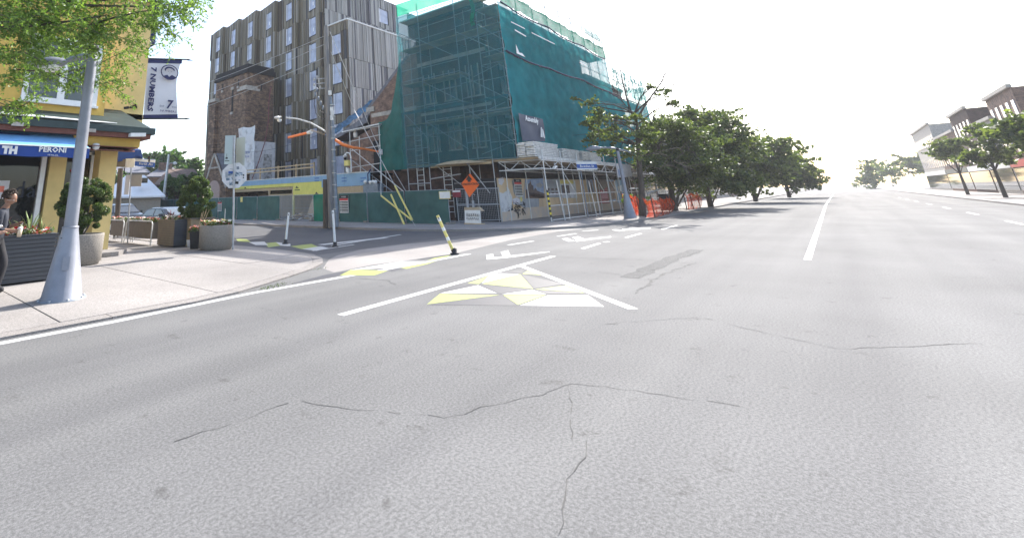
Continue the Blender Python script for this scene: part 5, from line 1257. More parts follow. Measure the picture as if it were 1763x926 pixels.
# ------------------------------------------------------------------ foliage
def leaf_object(name, pts, size, m, parent, seed=0, elong=1.6, up=.3, jit=.35):
    """one small four-sided leaf at every point"""
    rs = np.random.RandomState(seed); P_ = np.array(pts, dtype=np.float64); n = len(P_)
    nrm = rs.normal(size=(n,3)); nrm[:,2] += up*2; nrm /= np.linalg.norm(nrm, axis=1)[:,None]
    t = rs.normal(size=(n,3)); t -= nrm*(t*nrm).sum(1)[:,None]; t /= np.linalg.norm(t, axis=1)[:,None]
    b = np.cross(nrm, t); s = size*(1+jit*rs.uniform(-1,1,n))[:,None]
    off = np.array(wloc(parent)) if parent else 0
    P_ = P_-off
    a = P_-t*s*elong*.5; c = P_+t*s*elong*.5; d = P_+b*s*.5+nrm*s*.12; e = P_-b*s*.5+nrm*s*.12
    co = np.stack([a,e,c,d], 1).reshape(-1,3)
    me = bpy.data.meshes.new(name); me.vertices.add(4*n); me.vertices.foreach_set('co', co.ravel())
    me.loops.add(4*n); me.loops.foreach_set('vertex_index', np.arange(4*n)); me.polygons.add(n); me.polygons.foreach_set('loop_start', np.arange(n)*4)
    me.update(calc_edges=True); me.validate(); me.materials.append(m)
    return place(me, name, parent)
def clump_points(c, R_, n, rs, sub=9, fl=.75):
    out = []; k_ = sub*2
    for k in range(k_):
        d = rs.normal(size=3); d /= np.linalg.norm(d); cc = np.array(c)+d*R_*rs.uniform(.15,1.0)*np.array([1,1,fl])
        ax = d*.7+rs.normal(size=3)*.6; ax[2] *= .4; ax /= np.linalg.norm(ax); L_ = R_*rs.uniform(.25,.55); m_ = max(4, int(n/k_*rs.uniform(.4,1.7)))
        t = rs.uniform(-1,1,m_)[:,None]; out.append(cc+ax*t*L_+rs.normal(size=(m_,3))*R_*np.array([.11,.11,.07])*(1.1-.6*abs(t)))
    return np.concatenate(out)
def tree(name, lab, cat, base, trunk, tr, clusters, leafm, lsize, seed, bark='bark', dead=(), group=None, limbs=True, sub=9, elong=1.5):
    rs = np.random.RandomState(seed); t = thing(name, lab, cat, tuple(base), group)
    T_ = [Vector(p) for p in trunk]; n = len(T_)
    MB().tube(T_, [tr*(1-.72*i/(n-1)) for i in range(n)], 12).build('trunk', M[bark], t)
    lm = MB(); pts = []
    for (c, R_, nl) in clusters:
        c = Vector(c); 
        if limbs:
            zt_ = c.z-R_*.9-.2*(Vector((c.x,c.y))-Vector((T_[0].x,T_[0].y))).length
            k = min(range(n), key=lambda i: abs(T_[i].z-zt_)); s = T_[k]; mid_ = s.lerp(c,.5)+Vector((rs.uniform(-.3,.3),rs.uniform(-.3,.3),rs.uniform(-.1,.3)))
            L_ = (c-s).length; r0 = max(.02, tr*.30)
            lm.tube([s, mid_, c], [r0, r0*.6, r0*.25], 6)
            for q in range(7):
                d = Vector(rs.normal(size=3)).normalized(); e = c+d*R_*rs.uniform(.5,1); st_ = mid_.lerp(c, rs.uniform(0,1)); lm.tube([st_, st_.lerp(e,.55)+Vector((0,0,.1)), e], [r0*.3, r0*.2, .006], 4, caps=False)
        if nl: pts.append(clump_points(c, R_, nl, rs, sub))
    for d_ in dead:
        D_ = [Vector(p) for p in d_[0]]; m_ = len(D_); lm.tube(D_, [d_[1]*.62*(1-.85*i/(m_-1)) for i in range(m_)], 6)
        for q in range(d_[2]):
            i = rs.randint(0, m_-1); s = D_[i].lerp(D_[i+1], rs.uniform(0,1)); dr = (D_[i+1]-D_[i]).normalized(); side_ = Vector(rs.normal(size=3)).normalized(); e = s+(dr*.7+side_*.7)*rs.uniform(.4,1.5)
            lm.tube([s, s.lerp(e,.5)+Vector((0,0,.05)), e], [.022,.014,.005], 4, caps=False)
    if lm.v: lm.build('branch', M[bark], t)
    if pts: leaf_object('crown', np.concatenate(pts), lsize, M[leafm], t, seed, elong)
    return t
# street tree right of the far lamp: half dead, sparse on the left
tb_ = G(1106,372,.1); Dt = math.hypot(tb_.x, tb_.y); W = lambda x, y, d=0: AT(x, y, Dt+d)
trunk = [tb_, W(1105,330), W(1101,290), W(1098,250), W(1097,215), W(1093,195)]
dead = [([W(1097,212), W(1085,190), W(1078,165), W(1072,140), W(1066,110)], .14, 14),
        ([W(1097,205), W(1110,182), W(1126,160), W(1140,140), W(1148,118), W(1146,98)], .13, 16),
        ([W(1126,162), W(1148,150), W(1172,143), W(1200,131)], .06, 10), ([W(1085,190), W(1068,172), W(1055,150)], .05, 8),
        ([W(1100,230), W(1075,215), W(1052,200), W(1030,180)], .08, 12), ([W(1100,240), W(1070,245), W(1040,235), W(1015,228)], .07, 12),
        ([W(1101,270), W(1130,262), W(1165,255), W(1195,262)], .06, 14), ([W(1103,285), W(1135,290), W(1160,278), W(1190,292)], .05, 14), ([W(1101,255), W(1075,262), W(1050,262)], .05, 9)]
cl_scale = 1.7
cl = [(W(1018,178,-.5),.55,90), (W(990,170,.5),.3,50), (W(1032,200,-1),.9,320), (W(1010,215,.4),.6,150), (W(1045,222,.5),.9,330), (W(1020,240,-.6),.7,200), (W(1062,235,-1),.8,260), (W(1040,262,0),.8,160), (W(1085,262,-1),.8,210),
      (W(1060,205,1),.6,140), (W(1095,208,-1),.7,200), (W(1145,160,0),.5,90), (W(1120,150,0),.3,40), (W(1160,178,.5),.5,90), (W(1108,232,-1),.9,320)]
cl = [(c_0, R_0, int(n_0*cl_scale)) for c_0, R_0, n_0 in cl]
tree('street_tree', 'half bare street tree with dead upper branches rising from orange netting', 'tree', tb_, trunk, .21, cl, 'leaf_dark', .12, 21, dead=dead, sub=7)
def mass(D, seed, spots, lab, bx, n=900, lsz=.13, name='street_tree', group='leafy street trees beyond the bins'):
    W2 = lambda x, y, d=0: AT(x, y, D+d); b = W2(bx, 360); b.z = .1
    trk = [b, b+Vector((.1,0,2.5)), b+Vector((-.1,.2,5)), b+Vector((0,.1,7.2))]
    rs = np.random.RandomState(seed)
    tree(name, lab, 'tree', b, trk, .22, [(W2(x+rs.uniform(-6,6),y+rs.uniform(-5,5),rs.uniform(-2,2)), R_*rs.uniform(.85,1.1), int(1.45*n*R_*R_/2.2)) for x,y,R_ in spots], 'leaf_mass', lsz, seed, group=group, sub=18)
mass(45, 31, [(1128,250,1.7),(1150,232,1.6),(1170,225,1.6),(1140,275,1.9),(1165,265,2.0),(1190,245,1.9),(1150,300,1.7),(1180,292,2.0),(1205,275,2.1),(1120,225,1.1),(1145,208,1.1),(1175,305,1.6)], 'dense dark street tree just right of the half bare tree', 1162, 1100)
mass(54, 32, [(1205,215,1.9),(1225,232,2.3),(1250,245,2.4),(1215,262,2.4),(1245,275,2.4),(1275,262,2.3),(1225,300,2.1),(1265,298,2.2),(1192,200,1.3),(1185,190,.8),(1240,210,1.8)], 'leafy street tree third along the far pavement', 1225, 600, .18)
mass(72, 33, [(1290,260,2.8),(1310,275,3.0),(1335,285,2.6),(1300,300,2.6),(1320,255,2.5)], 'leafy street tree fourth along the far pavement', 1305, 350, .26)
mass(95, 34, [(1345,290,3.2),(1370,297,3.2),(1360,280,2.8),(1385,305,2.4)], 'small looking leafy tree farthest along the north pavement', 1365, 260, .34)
# low planting at the tree foot
mb = []; rs = np.random.RandomState(4)
for c, R_, n in (((38.2,9.6,1.0),.45,260), ((36.0,9.9,1.1),.3,120)): mb.append(clump_points(c, R_, n, rs, 5, 1.3))
o = leaf_object('shrub', np.concatenate(mb), .13, leaf_mat('bright young leaf', (.16,.30,.04), (.30,.36,.06)), None, 3); tag(o, 'bright green young shoots at the foot of the half bare tree', 'shrub')

# honey locust over the restaurant, trunk off to the left
hl = thing('locust_tree', 'honey locust with feathery bright leaves hanging over the lamp and the restaurant', 'tree', (-3.2,11.0,.03))
MB().tube([(-3.2,11,.03),(-3.1,11.1,2.5),(-2.8,11.2,5.0),(-2.4,11.3,7.5),(-2.0,11.4,9.5)], [.2,.17,.14,.1,.06], 12).build('trunk', M['bark'], hl)
rs = np.random.RandomState(77); bm_ = MB(); P_leaf = []
def twig(a, b, r0, dens):
    """leafy twig: drooping axis with pinnate leaflets in two ranks"""
    a, b = Vector(a), Vector(b); L_ = (b-a).length; mid_ = a.lerp(b,.5)+Vector((0,0,.06*L_)); bm_.tube([a, mid_, b], [r0, r0*.6, .003], 4, caps=False)
    n = int(L_*dens)
    for k in range(n):
        t = (k+.5)/n; p = a.lerp(mid_,t*2) if t < .5 else mid_.lerp(b,t*2-1)
        d = (b-a).normalized(); s_ = Vector(rs.normal(size=3)); s_ -= d*s_.dot(d); s_.normalize()
        le = rs.uniform(.10,.20); ax = (d*.5+s_*.9+Vector((0,0,-.25))).normalized()
        for j in range(6): P_leaf.append(p+ax*le*(j+1)/6+Vector(rs.normal(size=3))*.008)
def spray(x, y, D, n, spread, boost=1.0):
    c = AT(x, y, D)
    for k in range(n):
        a = c+Vector(rs.normal(size=3))*spread*.55; dr = Vector((.8, -.15, -.12))+Vector(rs.normal(size=3))*.45; b = a+dr.normalized()*rs.uniform(.3,.6)
        twig(a, b, .006, 24*boost)
limb_px = [([(-160,40,10.0),(-60,60,9.6),(0,49,9.2),(60,44,9.0),(130,36,8.8),(185,26,8.7)], .05), ([(-150,-60,10.0),(0,-40,9.4),(90,-10,9.0),(180,0,8.8),(300,-25,8.6)], .07), ([(-120,60,11.5),(0,92,11.5),(45,108,11.6),(90,92,11.7),(120,70,11.7)], .035),
           ([(60,-10,9.2),(150,10,9.0),(260,12,8.8),(335,2,8.7)], .035), ([(130,50,9.0),(200,30,8.9),(245,20,8.8),(290,15,8.7)], .025), ([(100,128,12),(165,113,11.9),(200,95,11.8),(235,85,11.7)], .015),
           ([(-100,150,9.5),(-20,170,9.3),(20,185,9.2)], .02), ([(0,40,9.1),(70,35,9.0),(130,48,9.0),(195,42,8.9)], .025), ([(30,120,11.8),(90,125,11.8),(150,150,11.7),(195,140,11.6)], .02)]
for pl_, r0 in limb_px:
    pts = [AT(*p) for p in pl_]; bm_.tube(pts, [r0*(1-.8*i/(len(pts)-1)) for i in range(len(pts))], 7)
for a in (AT(-160,40,10.0), AT(-150,-60,10.0), AT(-120,60,10), AT(-100,150,9.5)): bm_.tube([Vector((-2.9,11.2,4.6)), Vector((-2.9,11.2,4.6)).lerp(a,.5)+Vector((0,0,.3)), a], [.1,.08,.06], 7)
dens = [  # x, y, number, spread
 (10,10,9,.45),(45,15,10,.45),(85,10,10,.45),(125,12,9,.45),(165,8,9,.4),(205,14,9,.4),(240,18,8,.35),(270,14,8,.3),(300,10,6,.25),(322,4,4,.15),(60,-25,8,.5),(140,-30,8,.5),(220,-25,8,.4),(290,-20,6,.3),(20,-30,8,.5),
 (10,45,11,.4),(45,50,12,.4),(80,45,12,.4),(115,40,10,.35),(145,35,8,.3),(175,42,6,.25),(15,80,11,.4),(50,80,12,.4),(85,75,12,.4),(118,70,10,.32),(148,62,7,.25),(15,110,9,.35),(50,115,8,.32),(80,112,7,.3),(110,108,8,.3),
 (60,135,6,.28),(90,140,6,.22),(110,128,7,.25),(140,120,7,.22),(160,130,6,.2),(175,148,6,.18),(195,140,4,.14),(205,158,2,.08),(180,118,5,.18),(205,105,4,.16),(225,88,4,.14),(240,78,2,.1),(195,88,4,.18),(30,130,5,.25),
 (225,32,5,.2),(250,38,4,.15),(275,40,3,.12),(283,55,2,.08),(300,30,3,.12),(280,82,1,.05),(290,88,1,.05),(8,182,4,.12),(28,186,3,.1),(-10,190,4,.15),(-20,110,6,.4),(-30,50,8,.5),(-30,0,8,.5),(265,25,5,.2),(310,18,3,.12),(340,2,2,.08)]
for x, y, n, s_ in dens: spray(x, y, (8.9+rs.uniform(-.35,.7)) if y < 66 or x < 30 else 11.6+rs.uniform(-.3,.9), int(n*(1.45 if (y < 66 and x < 160) else 1.1)), s_*(1 if y < 66 or x < 30 else 1.25))
bm_.build('branch', M['bark'], hl)
leaf_object('crown', P_leaf, .030, M['leaf_locust'], hl, 5, 2.2, .5)

# ------------------------------------------------------------------ background down the side street
def bgtree(name, lab, x, y, D, H, R_, n, seed, spots=None):
    b = AT(x, y, D); b.z = 0; rs = np.random.RandomState(seed); cl = []
    for k in range(11):
        a = rs.uniform(0,2*pi); rr = rs.uniform(.15,.8)*R_; cl.append((b+Vector((cos(a)*rr, sin(a)*rr, H*rs.uniform(.5,.88))), R_*.42, n//11))
    cl.append((b+Vector((0,0,H-R_*.35)), R_*.4, n//11))
    tree(name, lab, 'tree', b, [b, b+Vector((.1,0,H*.3)), b+Vector((0,.1,H*.55)), b+Vector((0,0,H*.8))], .35, cl, 'leaf_bg', .42, seed, sub=7)
bgtree('maple_tree', 'large rounded green tree behind the houses down the side street', 293, 270, 95, AT(300,252,95).z, 5.8, 5200, 41)
bgtree('maple_tree', 'green tree beside the church porch, right of the large rounded one', 336, 280, 88, AT(336,272,88).z, 3.6, 3200, 42)
bgtree('maple_tree', 'green tree left of the large rounded one, behind the street signs', 258, 280, 100, AT(258,258,100).z, 4.0, 2600, 43)
bgtree('ivy_tree', 'low leafy tree between the white roofed house and the church porch', 305, 320, 60, AT(305,300,60).z, 2.3, 2000, 44)
bgtree('maple_tree', 'dark tree low behind the restaurant corner, left of the white roof', 196, 290, 80, AT(200,290,80).z, 4.0, 2000, 45)
def house(name, lab, px0, px1, ptop, D, depth, roofm, wallm, ridge_in, wins=()):
    """house with its eave side towards the street; px0, px1 eave ends, ptop ridge height row"""
    a, b = AT(px0[0],px0[1],D), AT(px1[0],px1[1],D); t = thing(name, lab, 'house', tuple((a+b)/2-Vector((0,0,(a.z+b.z)/2))))
    ze = (a.z+b.z)/2; a.z = b.z = 0; d = (b-a).normalized(); n = Vector((-d.y, d.x, 0)); 
    if n.dot(Vector((FW.x,FW.y,0))) < 0: n = -n
    zr = AT((px0[0]+px1[0])/2, ptop, D+depth*.5).z
    MB().prism([a,b,b+n*depth,a+n*depth], (0,0,ze)).build('wall', M[wallm], t)
    e = Vector((0,0,ze)); ra = a+d*ridge_in+n*depth*.5; rb2 = b-d*ridge_in+n*depth*.5; ra.z = rb2.z = zr
    o_ = d*.4; f0, f1, g0, g1 = a-o_-n*.4+e, b+o_-n*.4+e, a-o_+n*(depth+.4)+e, b+o_+n*(depth+.4)+e
    up_v = Vector((0,0,.15))
    rm = MB(); rm.prism([f0,f1,rb2,ra], up_v).prism([g0,g1,rb2,ra], up_v).prism([f0,ra,g0], up_v).prism([f1,rb2,g1], up_v); rm.build('roof', M[roofm], t)
    for (u, z, w, h, mm) in wins:
        c = a.lerp(b,u)+Vector((0,0,z)); wn_ = MB().obox(c-n*.03, d*w/2, Vector((0,0,h/2)), n*.03).build('window', M['white'], t); MB().obox(c-n*.07, d*(w/2-.08), Vector((0,0,h/2-.08)), n*.02).build('pane', M['glass_dark'], wn_)
    return t, d, n, a, b, ze
h1 = house('white_roof_house', 'low house with large plain white roof behind the parked cars', (180,341), (277,341), 304, 52, 13, 'roof_white', 'garage', 1.6, ((.3,1.0,1.2,1.2,0),))
t, d, n, a, b, ze = h1; c = AT(246,311,53.2); MB().obox(c, d*.45, Vector((0,0,.25)), n*.4).build('skylight', M['glass_dark'], t)
h2 = house('brick_house', 'dark brick house with brown roof between the white roof and the church porch', (270,318), (350,320), 293, 66, 8, 'roof_brown', 'brick_dark', 1.2, ((.22,3.0,1.6,1.7,0),(.4,3.0,1.2,1.7,0),(.75,2.8,1.2,1.5,0)))
h3 = house('brick_house', 'farther brick house with two chimneys under the large tree', (255,306), (315,305), 290, 80, 8, 'slate', 'brick_red', 1.5, ((.7,4.6,1.3,1.4,0),))
t, d, n, a, b, ze = h3
for u in (.38,.55): c = a.lerp(b,u)+n*3; MB().obox((c.x,c.y,AT(277,289,80).z), d*.6, n*.5, Vector((0,0,1.0))).build('chimney', M['brick_red'], t)
h4 = house('grey_house', 'grey flat looking building behind the restaurant pillar', (150,300), (255,298), 288, 90, 8, 'slate', 'garage', .5)
# leaning timber pole with lamp in the background, more things down the street
ub2 = AT(279,352,58); ub2.z = 0.0
bp_ = thing('utility_pole', 'smaller leaning utility pole with a street lamp far down the side street', 'utility pole', tuple(ub2)); tp2 = AT(291,266,58)
MB().tube([ub2, tp2], [.19,.13], 8).build('pole', M['steel_light'], bp_); MB().tube([AT(288,287,58), AT(293,281,58), AT(299,281,58)], .05, 6).build('lamp_arm', M['steel'], bp_); MB().tube([AT(298,281,58), AT(301,281,58), AT(305,282,58)], [.1,.2,.08], 8).build('lamp_head', M['white'], bp_)
wire('overhead_wire', 'thin wire crossing behind the clipped bush to the church porch', [AT(291,290,58), AT(350,303,62)], .4, .02, 'black')
wire('overhead_wire', 'thin wire from the far tree to the apartment block edge', [AT(300,275,58), AT(365,269,64)], .3, .02, 'black')

# ------------------------------------------------------------------ planters by the restaurant corner
def blooms(name, parent, box_, n, mats_, seed, size=.05, leafn=200, leafsz=.07, z=0):
    r = random.Random(seed); x0,x1,y0,y1,zz = box_; mb = MB()
    for k in range(n):
        c = Vector((r.uniform(x0,x1), r.uniform(y0,y1), zz+r.uniform(.0,.13))); s = size*r.uniform(.6,1.3); m_ = r.choices(range(len(mats_)))[0]; a0 = r.uniform(0,6)
        tl_ = Vector((r.uniform(-.6,.6), r.uniform(-.6,.6), 1)).normalized(); u = tl_.orthogonal().normalized(); v = tl_.cross(u)
        for p in range(5):
            a = a0+p*2*pi/5; d1 = u*cos(a)+v*sin(a); d2 = u*cos(a+.7)+v*sin(a+.7)
            mb.face([c, c+d1*s+tl_*s*.3, c+(d1+d2)*s*.62+tl_*s*.35, c+d2*s+tl_*s*.3], m_)
    mb.build(name, [M[q] for q in mats_], parent)
    pts = [(r.uniform(x0-.04,x1+.04), r.uniform(y0-.04,y1+.04), zz-.05+r.uniform(0,.16)) for k in range(leafn)]
    leaf_object('leaves', pts, leafsz, M['leaf_bush'], parent, seed)
def round_planter(lab, c, r_, h):
    t = thing('round_planter', lab, 'planter', (c[0],c[1],.03))
    MB().lathe((c[0],c[1],.03), [(0,0),(r_*.88,0),(r_*.88,.05),(r_*.97,.08),(r_,h),(r_*.99,h+.02),(r_*.86,h+.02),(r_*.85,h-.1)], 40).build('tub', M['aggregate'], t)
    MB().lathe((c[0],c[1],.03), [(r_*.86,h-.06),(0,h-.04)], 24).build('soil', M['bark'], t); return t
rp2 = round_planter('round aggregate planter with white and red flowers beside the stop sign', (9.32,15.85), .60, .80)
blooms('flower_head', rp2, (8.9,9.75,15.45,16.25,.87), 150, ['petal_white','petal_red','petal_pink','petal_white','yellow_guard'], 3, .055, 420)
rp1 = round_planter('round aggregate planter holding a bushy shrub behind the near street lamp', (4.78,15.6), .60, .80)
def bush(name, lab, c, rx, rz, n, seed, stem, size=.055, cone=0, x_lean=0):
    rs = np.random.RandomState(seed); t = thing(name, lab, 'shrub', tuple(stem[0]))
    st_ = MB(); 
    for s in range(5):
        e = Vector(c)+Vector((rs.uniform(-.6,.6)*rx, rs.uniform(-.6,.6)*rx, rs.uniform(-.4,.4)*rz)); b = Vector(stem[0])+Vector((rs.uniform(-.1,.1),rs.uniform(-.1,.1),0)); st_.tube([b, b.lerp(e,.5)+Vector((rs.uniform(-.1,.1),rs.uniform(-.1,.1),0)), e], [.025,.018,.006], 6)
    st_.build('stem', M['bark'], t); pts = []
    k_ = 90
    for k in range(k_):
        d = rs.normal(size=3); d /= np.linalg.norm(d); f = rs.uniform(.4,1.25)**.5
        zz = d[2]*f; w_ = 1-cone*max(0,zz)-.25*cone*abs(min(0,zz))
        cc = np.array(c)+np.array([d[0]*rx*f*w_+x_lean*zz, d[1]*rx*f*w_, zz*rz]); rr = rx*rs.uniform(.14,.30)
        q = rs.normal(size=(n//k_,3)); q /= np.linalg.norm(q,axis=1)[:,None]; pts.append(cc+q*(rr*rs.uniform(.5,1,n//k_))[:,None]*np.array([1,1,.9]))
    leaf_object('crown', np.concatenate(pts), size, M['leaf_bush'], t, seed, 1.5, .2); return t
bush('planter_shrub', 'bushy dark shrub growing in the round planter behind the near street lamp', (4.80,15.75,1.66), .60, .72, 40000, 51, [(4.8,15.7,.8)], .036)
bush('planter_shrub', 'tall clipped bush with pointed top in the tan planter behind the black pot', (9.65,18.0,1.74), .64, .86, 44000, 52, [(9.6,18.0,1.0)], .034, .5)
tb2 = thing('tan_planter', 'plain tan square planter holding the tall clipped bush', 'planter', (9.6,18.0,.03))
MB().prism([(9.2,17.55,.03),(10.15,17.55,.03),(10.15,18.45,.03),(9.2,18.45,.03)], (0,0,.98)).build('box', mat('ochre planter', (.26,.20,.125), .8, .1), tb2); MB().box(9.15,10.2,17.5,18.5,1.01,1.06).build('rim', M['planter_tan'], tb2)
# slatted box planter with a dark side
bp2 = thing('slatted_planter', 'tan slatted box planter with dark side and spiky red plant', 'planter', (9.0,18.5,.03))
MB().box(8.72,9.32,17.88,19.22,.06,1.02).build('box', mat('planter side navy', (.03,.035,.05), .6, .1), bp2)
for k in range(11): MB().box(8.685,8.718,17.86,19.24,.09+k*.086,.09+k*.086+.074).build('slat', M['planter_tan'], bp2)
for k in range(11): MB().box(8.70,9.33,17.845,17.876,.09+k*.086,.09+k*.086+.074).build('slat', M['planter_dark'], bp2)
blooms('flower_head', bp2, (8.78,9.26,17.95,19.15,1.03), 70, ['petal_white','petal_pink','petal_white'], 6, .05, 160)
def spikes(name, parent, c, n, L_, seed, m, w=.02):
    r = random.Random(seed); mb = MB()
    for k in range(n):
        a = r.uniform(0,2*pi); el = r.uniform(.5,1.35); d = Vector((cos(a)*cos(el), sin(a)*cos(el), sin(el))); l = L_*r.uniform(.6,1.1); s_ = Vector((-sin(a),cos(a),0))*w
        p0, p1, p2 = Vector(c), Vector(c)+d*l*.55, Vector(c)+d*l-Vector((0,0,.18*l))
        mb.face([p0-s_*.6, p0+s_*.6, p1+s_, p1-s_]); mb.face([p1-s_, p1+s_, p2])
    return mb.build(name, m, parent)
M['leaf_spike_red'] = mat('dracaena red', (.14,.045,.06), .5, .3, 20); M['leaf_spike_green'] = mat('spike green', (.12,.24,.06), .5, .4, 20, col2=(.35,.38,.16))
spikes('leaf', bp2, (8.95,18.7,1.05), 16, .48, 7, M['leaf_spike_red'])
# black pot
bk = thing('black_pot', 'tapered black flower pot with coral flowers and bare canes', 'flower pot', (9.0,16.75,.03))
MB().lathe((9.0,16.75,.03), [(0,0),(.19,0),(.25,.55),(.27,.56),(.27,.6),(.22,.6),(.2,.5)], 4, smooth=False).build('pot', M['black'], bk)
blooms('flower_head', bk, (8.82,9.18,16.6,16.9,.66), 60, ['petal_pink','petal_pink','petal_white','petal_red'], 8, .05, 130)
mb = MB(); r = random.Random(3)
for k in range(6): a = Vector((9.05+r.uniform(-.05,.1),16.7,.6)); mb.tube([a, a+Vector((r.uniform(.1,.35), r.uniform(-.25,.05), r.uniform(.5,.85)))], .008, 4)
mb.build('cane', M['wood'], bk)
MB().lathe((9.75,16.05,.03), [(.012,.8),(.012,1.35)], 6).build('plant_stake', M['white'], rp2)
mp = thing('small_pot', 'small cream plastic pot between the slatted planter and the black pot', 'flower pot', (9.25,17.35,.03)); MB().lathe((9.15,17.45,.03), [(0,0),(.09,0),(.12,.2),(.13,.26),(.1,.26)], 14).build('pot', M['banner'], mp)
# railing planters along the patio
def rack(y0, y1, lab, seed):
    X_ = 8.65; t = thing('railing_planter', lab, 'planter', (X_,(y0+y1)/2,.03), 'railing planters along the patio')
    MB().box(X_-.02,X_+.28,y0+.12,y1-.12,.28,.92).build('box', M['planter_tan'], t)
    for x in (X_-.06, X_+.32): MB().tube([(x-.03,y0,.03),(x,y0+.02,.85),(x,y0+.12,.95),(x,y1-.12,.95),(x,y1-.02,.85),(x-.03,y1,.03)], .028, 8).build('tube_frame', M['steel_light'], t)
    MB().tube([(X_-.06,y0+.05,.2),(X_-.06,y1-.05,.2)], .02, 6).build('tube_frame', M['steel_light'], t)
    blooms('flower_head', t, (X_,X_+.26,y0+.1,y1-.1,.94), int(60*(y1-y0)), ['petal_white','petal_red','petal_pink','petal_white'], seed, .055, int(150*(y1-y0)))
rack(19.55, 22.25, 'longer tan railing planter full of red and white flowers next to the slatted planter', 11); rack(22.5, 24.3, 'shorter tan railing planter just beside the yellow restaurant pillar', 12)
# long charcoal planter
lp = thing('long_planter', 'long charcoal slatted planter with red flowers and spiky grasses behind the lamp', 'planter', (2.5,13.3,.03))
MB().box(1.0,3.42,12.98,13.7,.06,1.0).build('box', M['dark'], lp)
for k in range(11): MB().box(.98,3.44,12.945,12.976,.07+k*.086,.07+k*.086+.076).build('slat', M['planter_dark'], lp)
for k in range(11): MB().box(3.422,3.45,12.95,13.72,.07+k*.086,.07+k*.086+.076).build('slat', M['planter_dark'], lp)
MB().box(.96,3.47,12.93,13.74,1.015,1.04).build('rim', M['planter_dark'], lp)
blooms('flower_head', lp, (1.1,3.35,13.02,13.6,1.04), 190, ['petal_red','petal_red','petal_white','petal_pink'], 13, .062, 330)
for (x, n, L_, m, s_) in ((1.9,14,.55,'leaf_spike_green',1),(2.35,26,.62,'leaf_spike_red',2),(2.62,18,.5,'leaf_spike_green',4),(2.95,26,.72,'leaf_spike_green',3),(3.2,10,.5,'leaf_spike_green',5)):
    spikes('leaf', lp, (x,13.3,1.02), n, L_, s_, M[m], .014)

# ------------------------------------------------------------------ sign pole on the patio
sg = thing('patio_sign_post', 'thin grey sign post carrying a Danforth street sign above the railing planters', 'street sign', (8.6,21.6,.03))
Dq = math.hypot(8.6,21.6); S_ = lambda x, y, d=0: AT(x, y, Dq+d)
MB().tube([S_(219.5,420), S_(226,288)], .03, 8).build('post', M['steel'], sg)
b0, b1 = S_(229,281), S_(265,283.5); ctr = (b0+b1)/2; rr_ = (b1-b0).normalized()
MB().obox(ctr+Vector((0,0,.05)), rr_*.47, Vector((0,0,.17)), FW*.01).build('name_plate', M['sign_blue'], sg); MB().obox(ctr+Vector((0,0,.15)), rr_*.475, Vector((0,0,.06)), FW*.014).build('white_top', M['white'], sg)
text('lettering', 'forth Av', .17, ctr+Vector((0,0,.0))-Vector((FW.x,FW.y,0))*.04+rr_*.12, rr_, (0,0,1), M['white'], sg, ext=.002)
c = S_(221,281,-.3); MB().obox(c, RT*.28, Vector((0,0,.19)), Vector((FW.x,FW.y,0))*.01).build('blank_panel', M['white_dirty'], sg)
c = S_(207,281,-.2); MB().obox(c, RT*.22, Vector((0,0,.16)), Vector((FW.x,FW.y,0))*.01).build('blank_panel', M['planter_tan'], sg)
c = S_(234,311,-.1); MB().obox(c, RT*.25, Vector((0,0,.25)), Vector((FW.x,FW.y,0))*.01).build('blank_panel', mat('grey sign back', (.34,.32,.29), .5, .05), sg)
c = S_(219,318,.1); MB().obox(c, RT*.10, Vector((0,0,.42)), Vector((FW.x,FW.y,0))*.01).build('blank_panel', M['banner'], sg)
MB().obox(S_(256,274), RT*.06, Vector((0,0,.13)), FW*.02).build('crest', M['black'], sg)
wp = thing('timber_post', 'brown timber post behind the thin sign post', 'post', (8.3,24,.03)); a, b = AT(205,352,27), AT(208,290,27); a.z = .03
MB().tube([a, b], .13, 8).build('post', M['bark'], wp)
pa_ = thing('blue_parasol', 'folded dark blue parasol canvas showing past the restaurant pillar', 'parasol', tuple(AT(222,300,24)))
q = [AT(203,278,23), AT(205,258,23), AT(228,252,23.5), AT(243,258,23), AT(246,272,23), AT(236,268,23), AT(222,276,23)]
MB().prism(q, Vector((.1,.5,-.05))).build('canvas', M['awning_blue'], pa_); MB().tube([AT(215,262,23.6), AT(214,300,23.6)], .025, 8).build('pole', M['dark'], pa_)

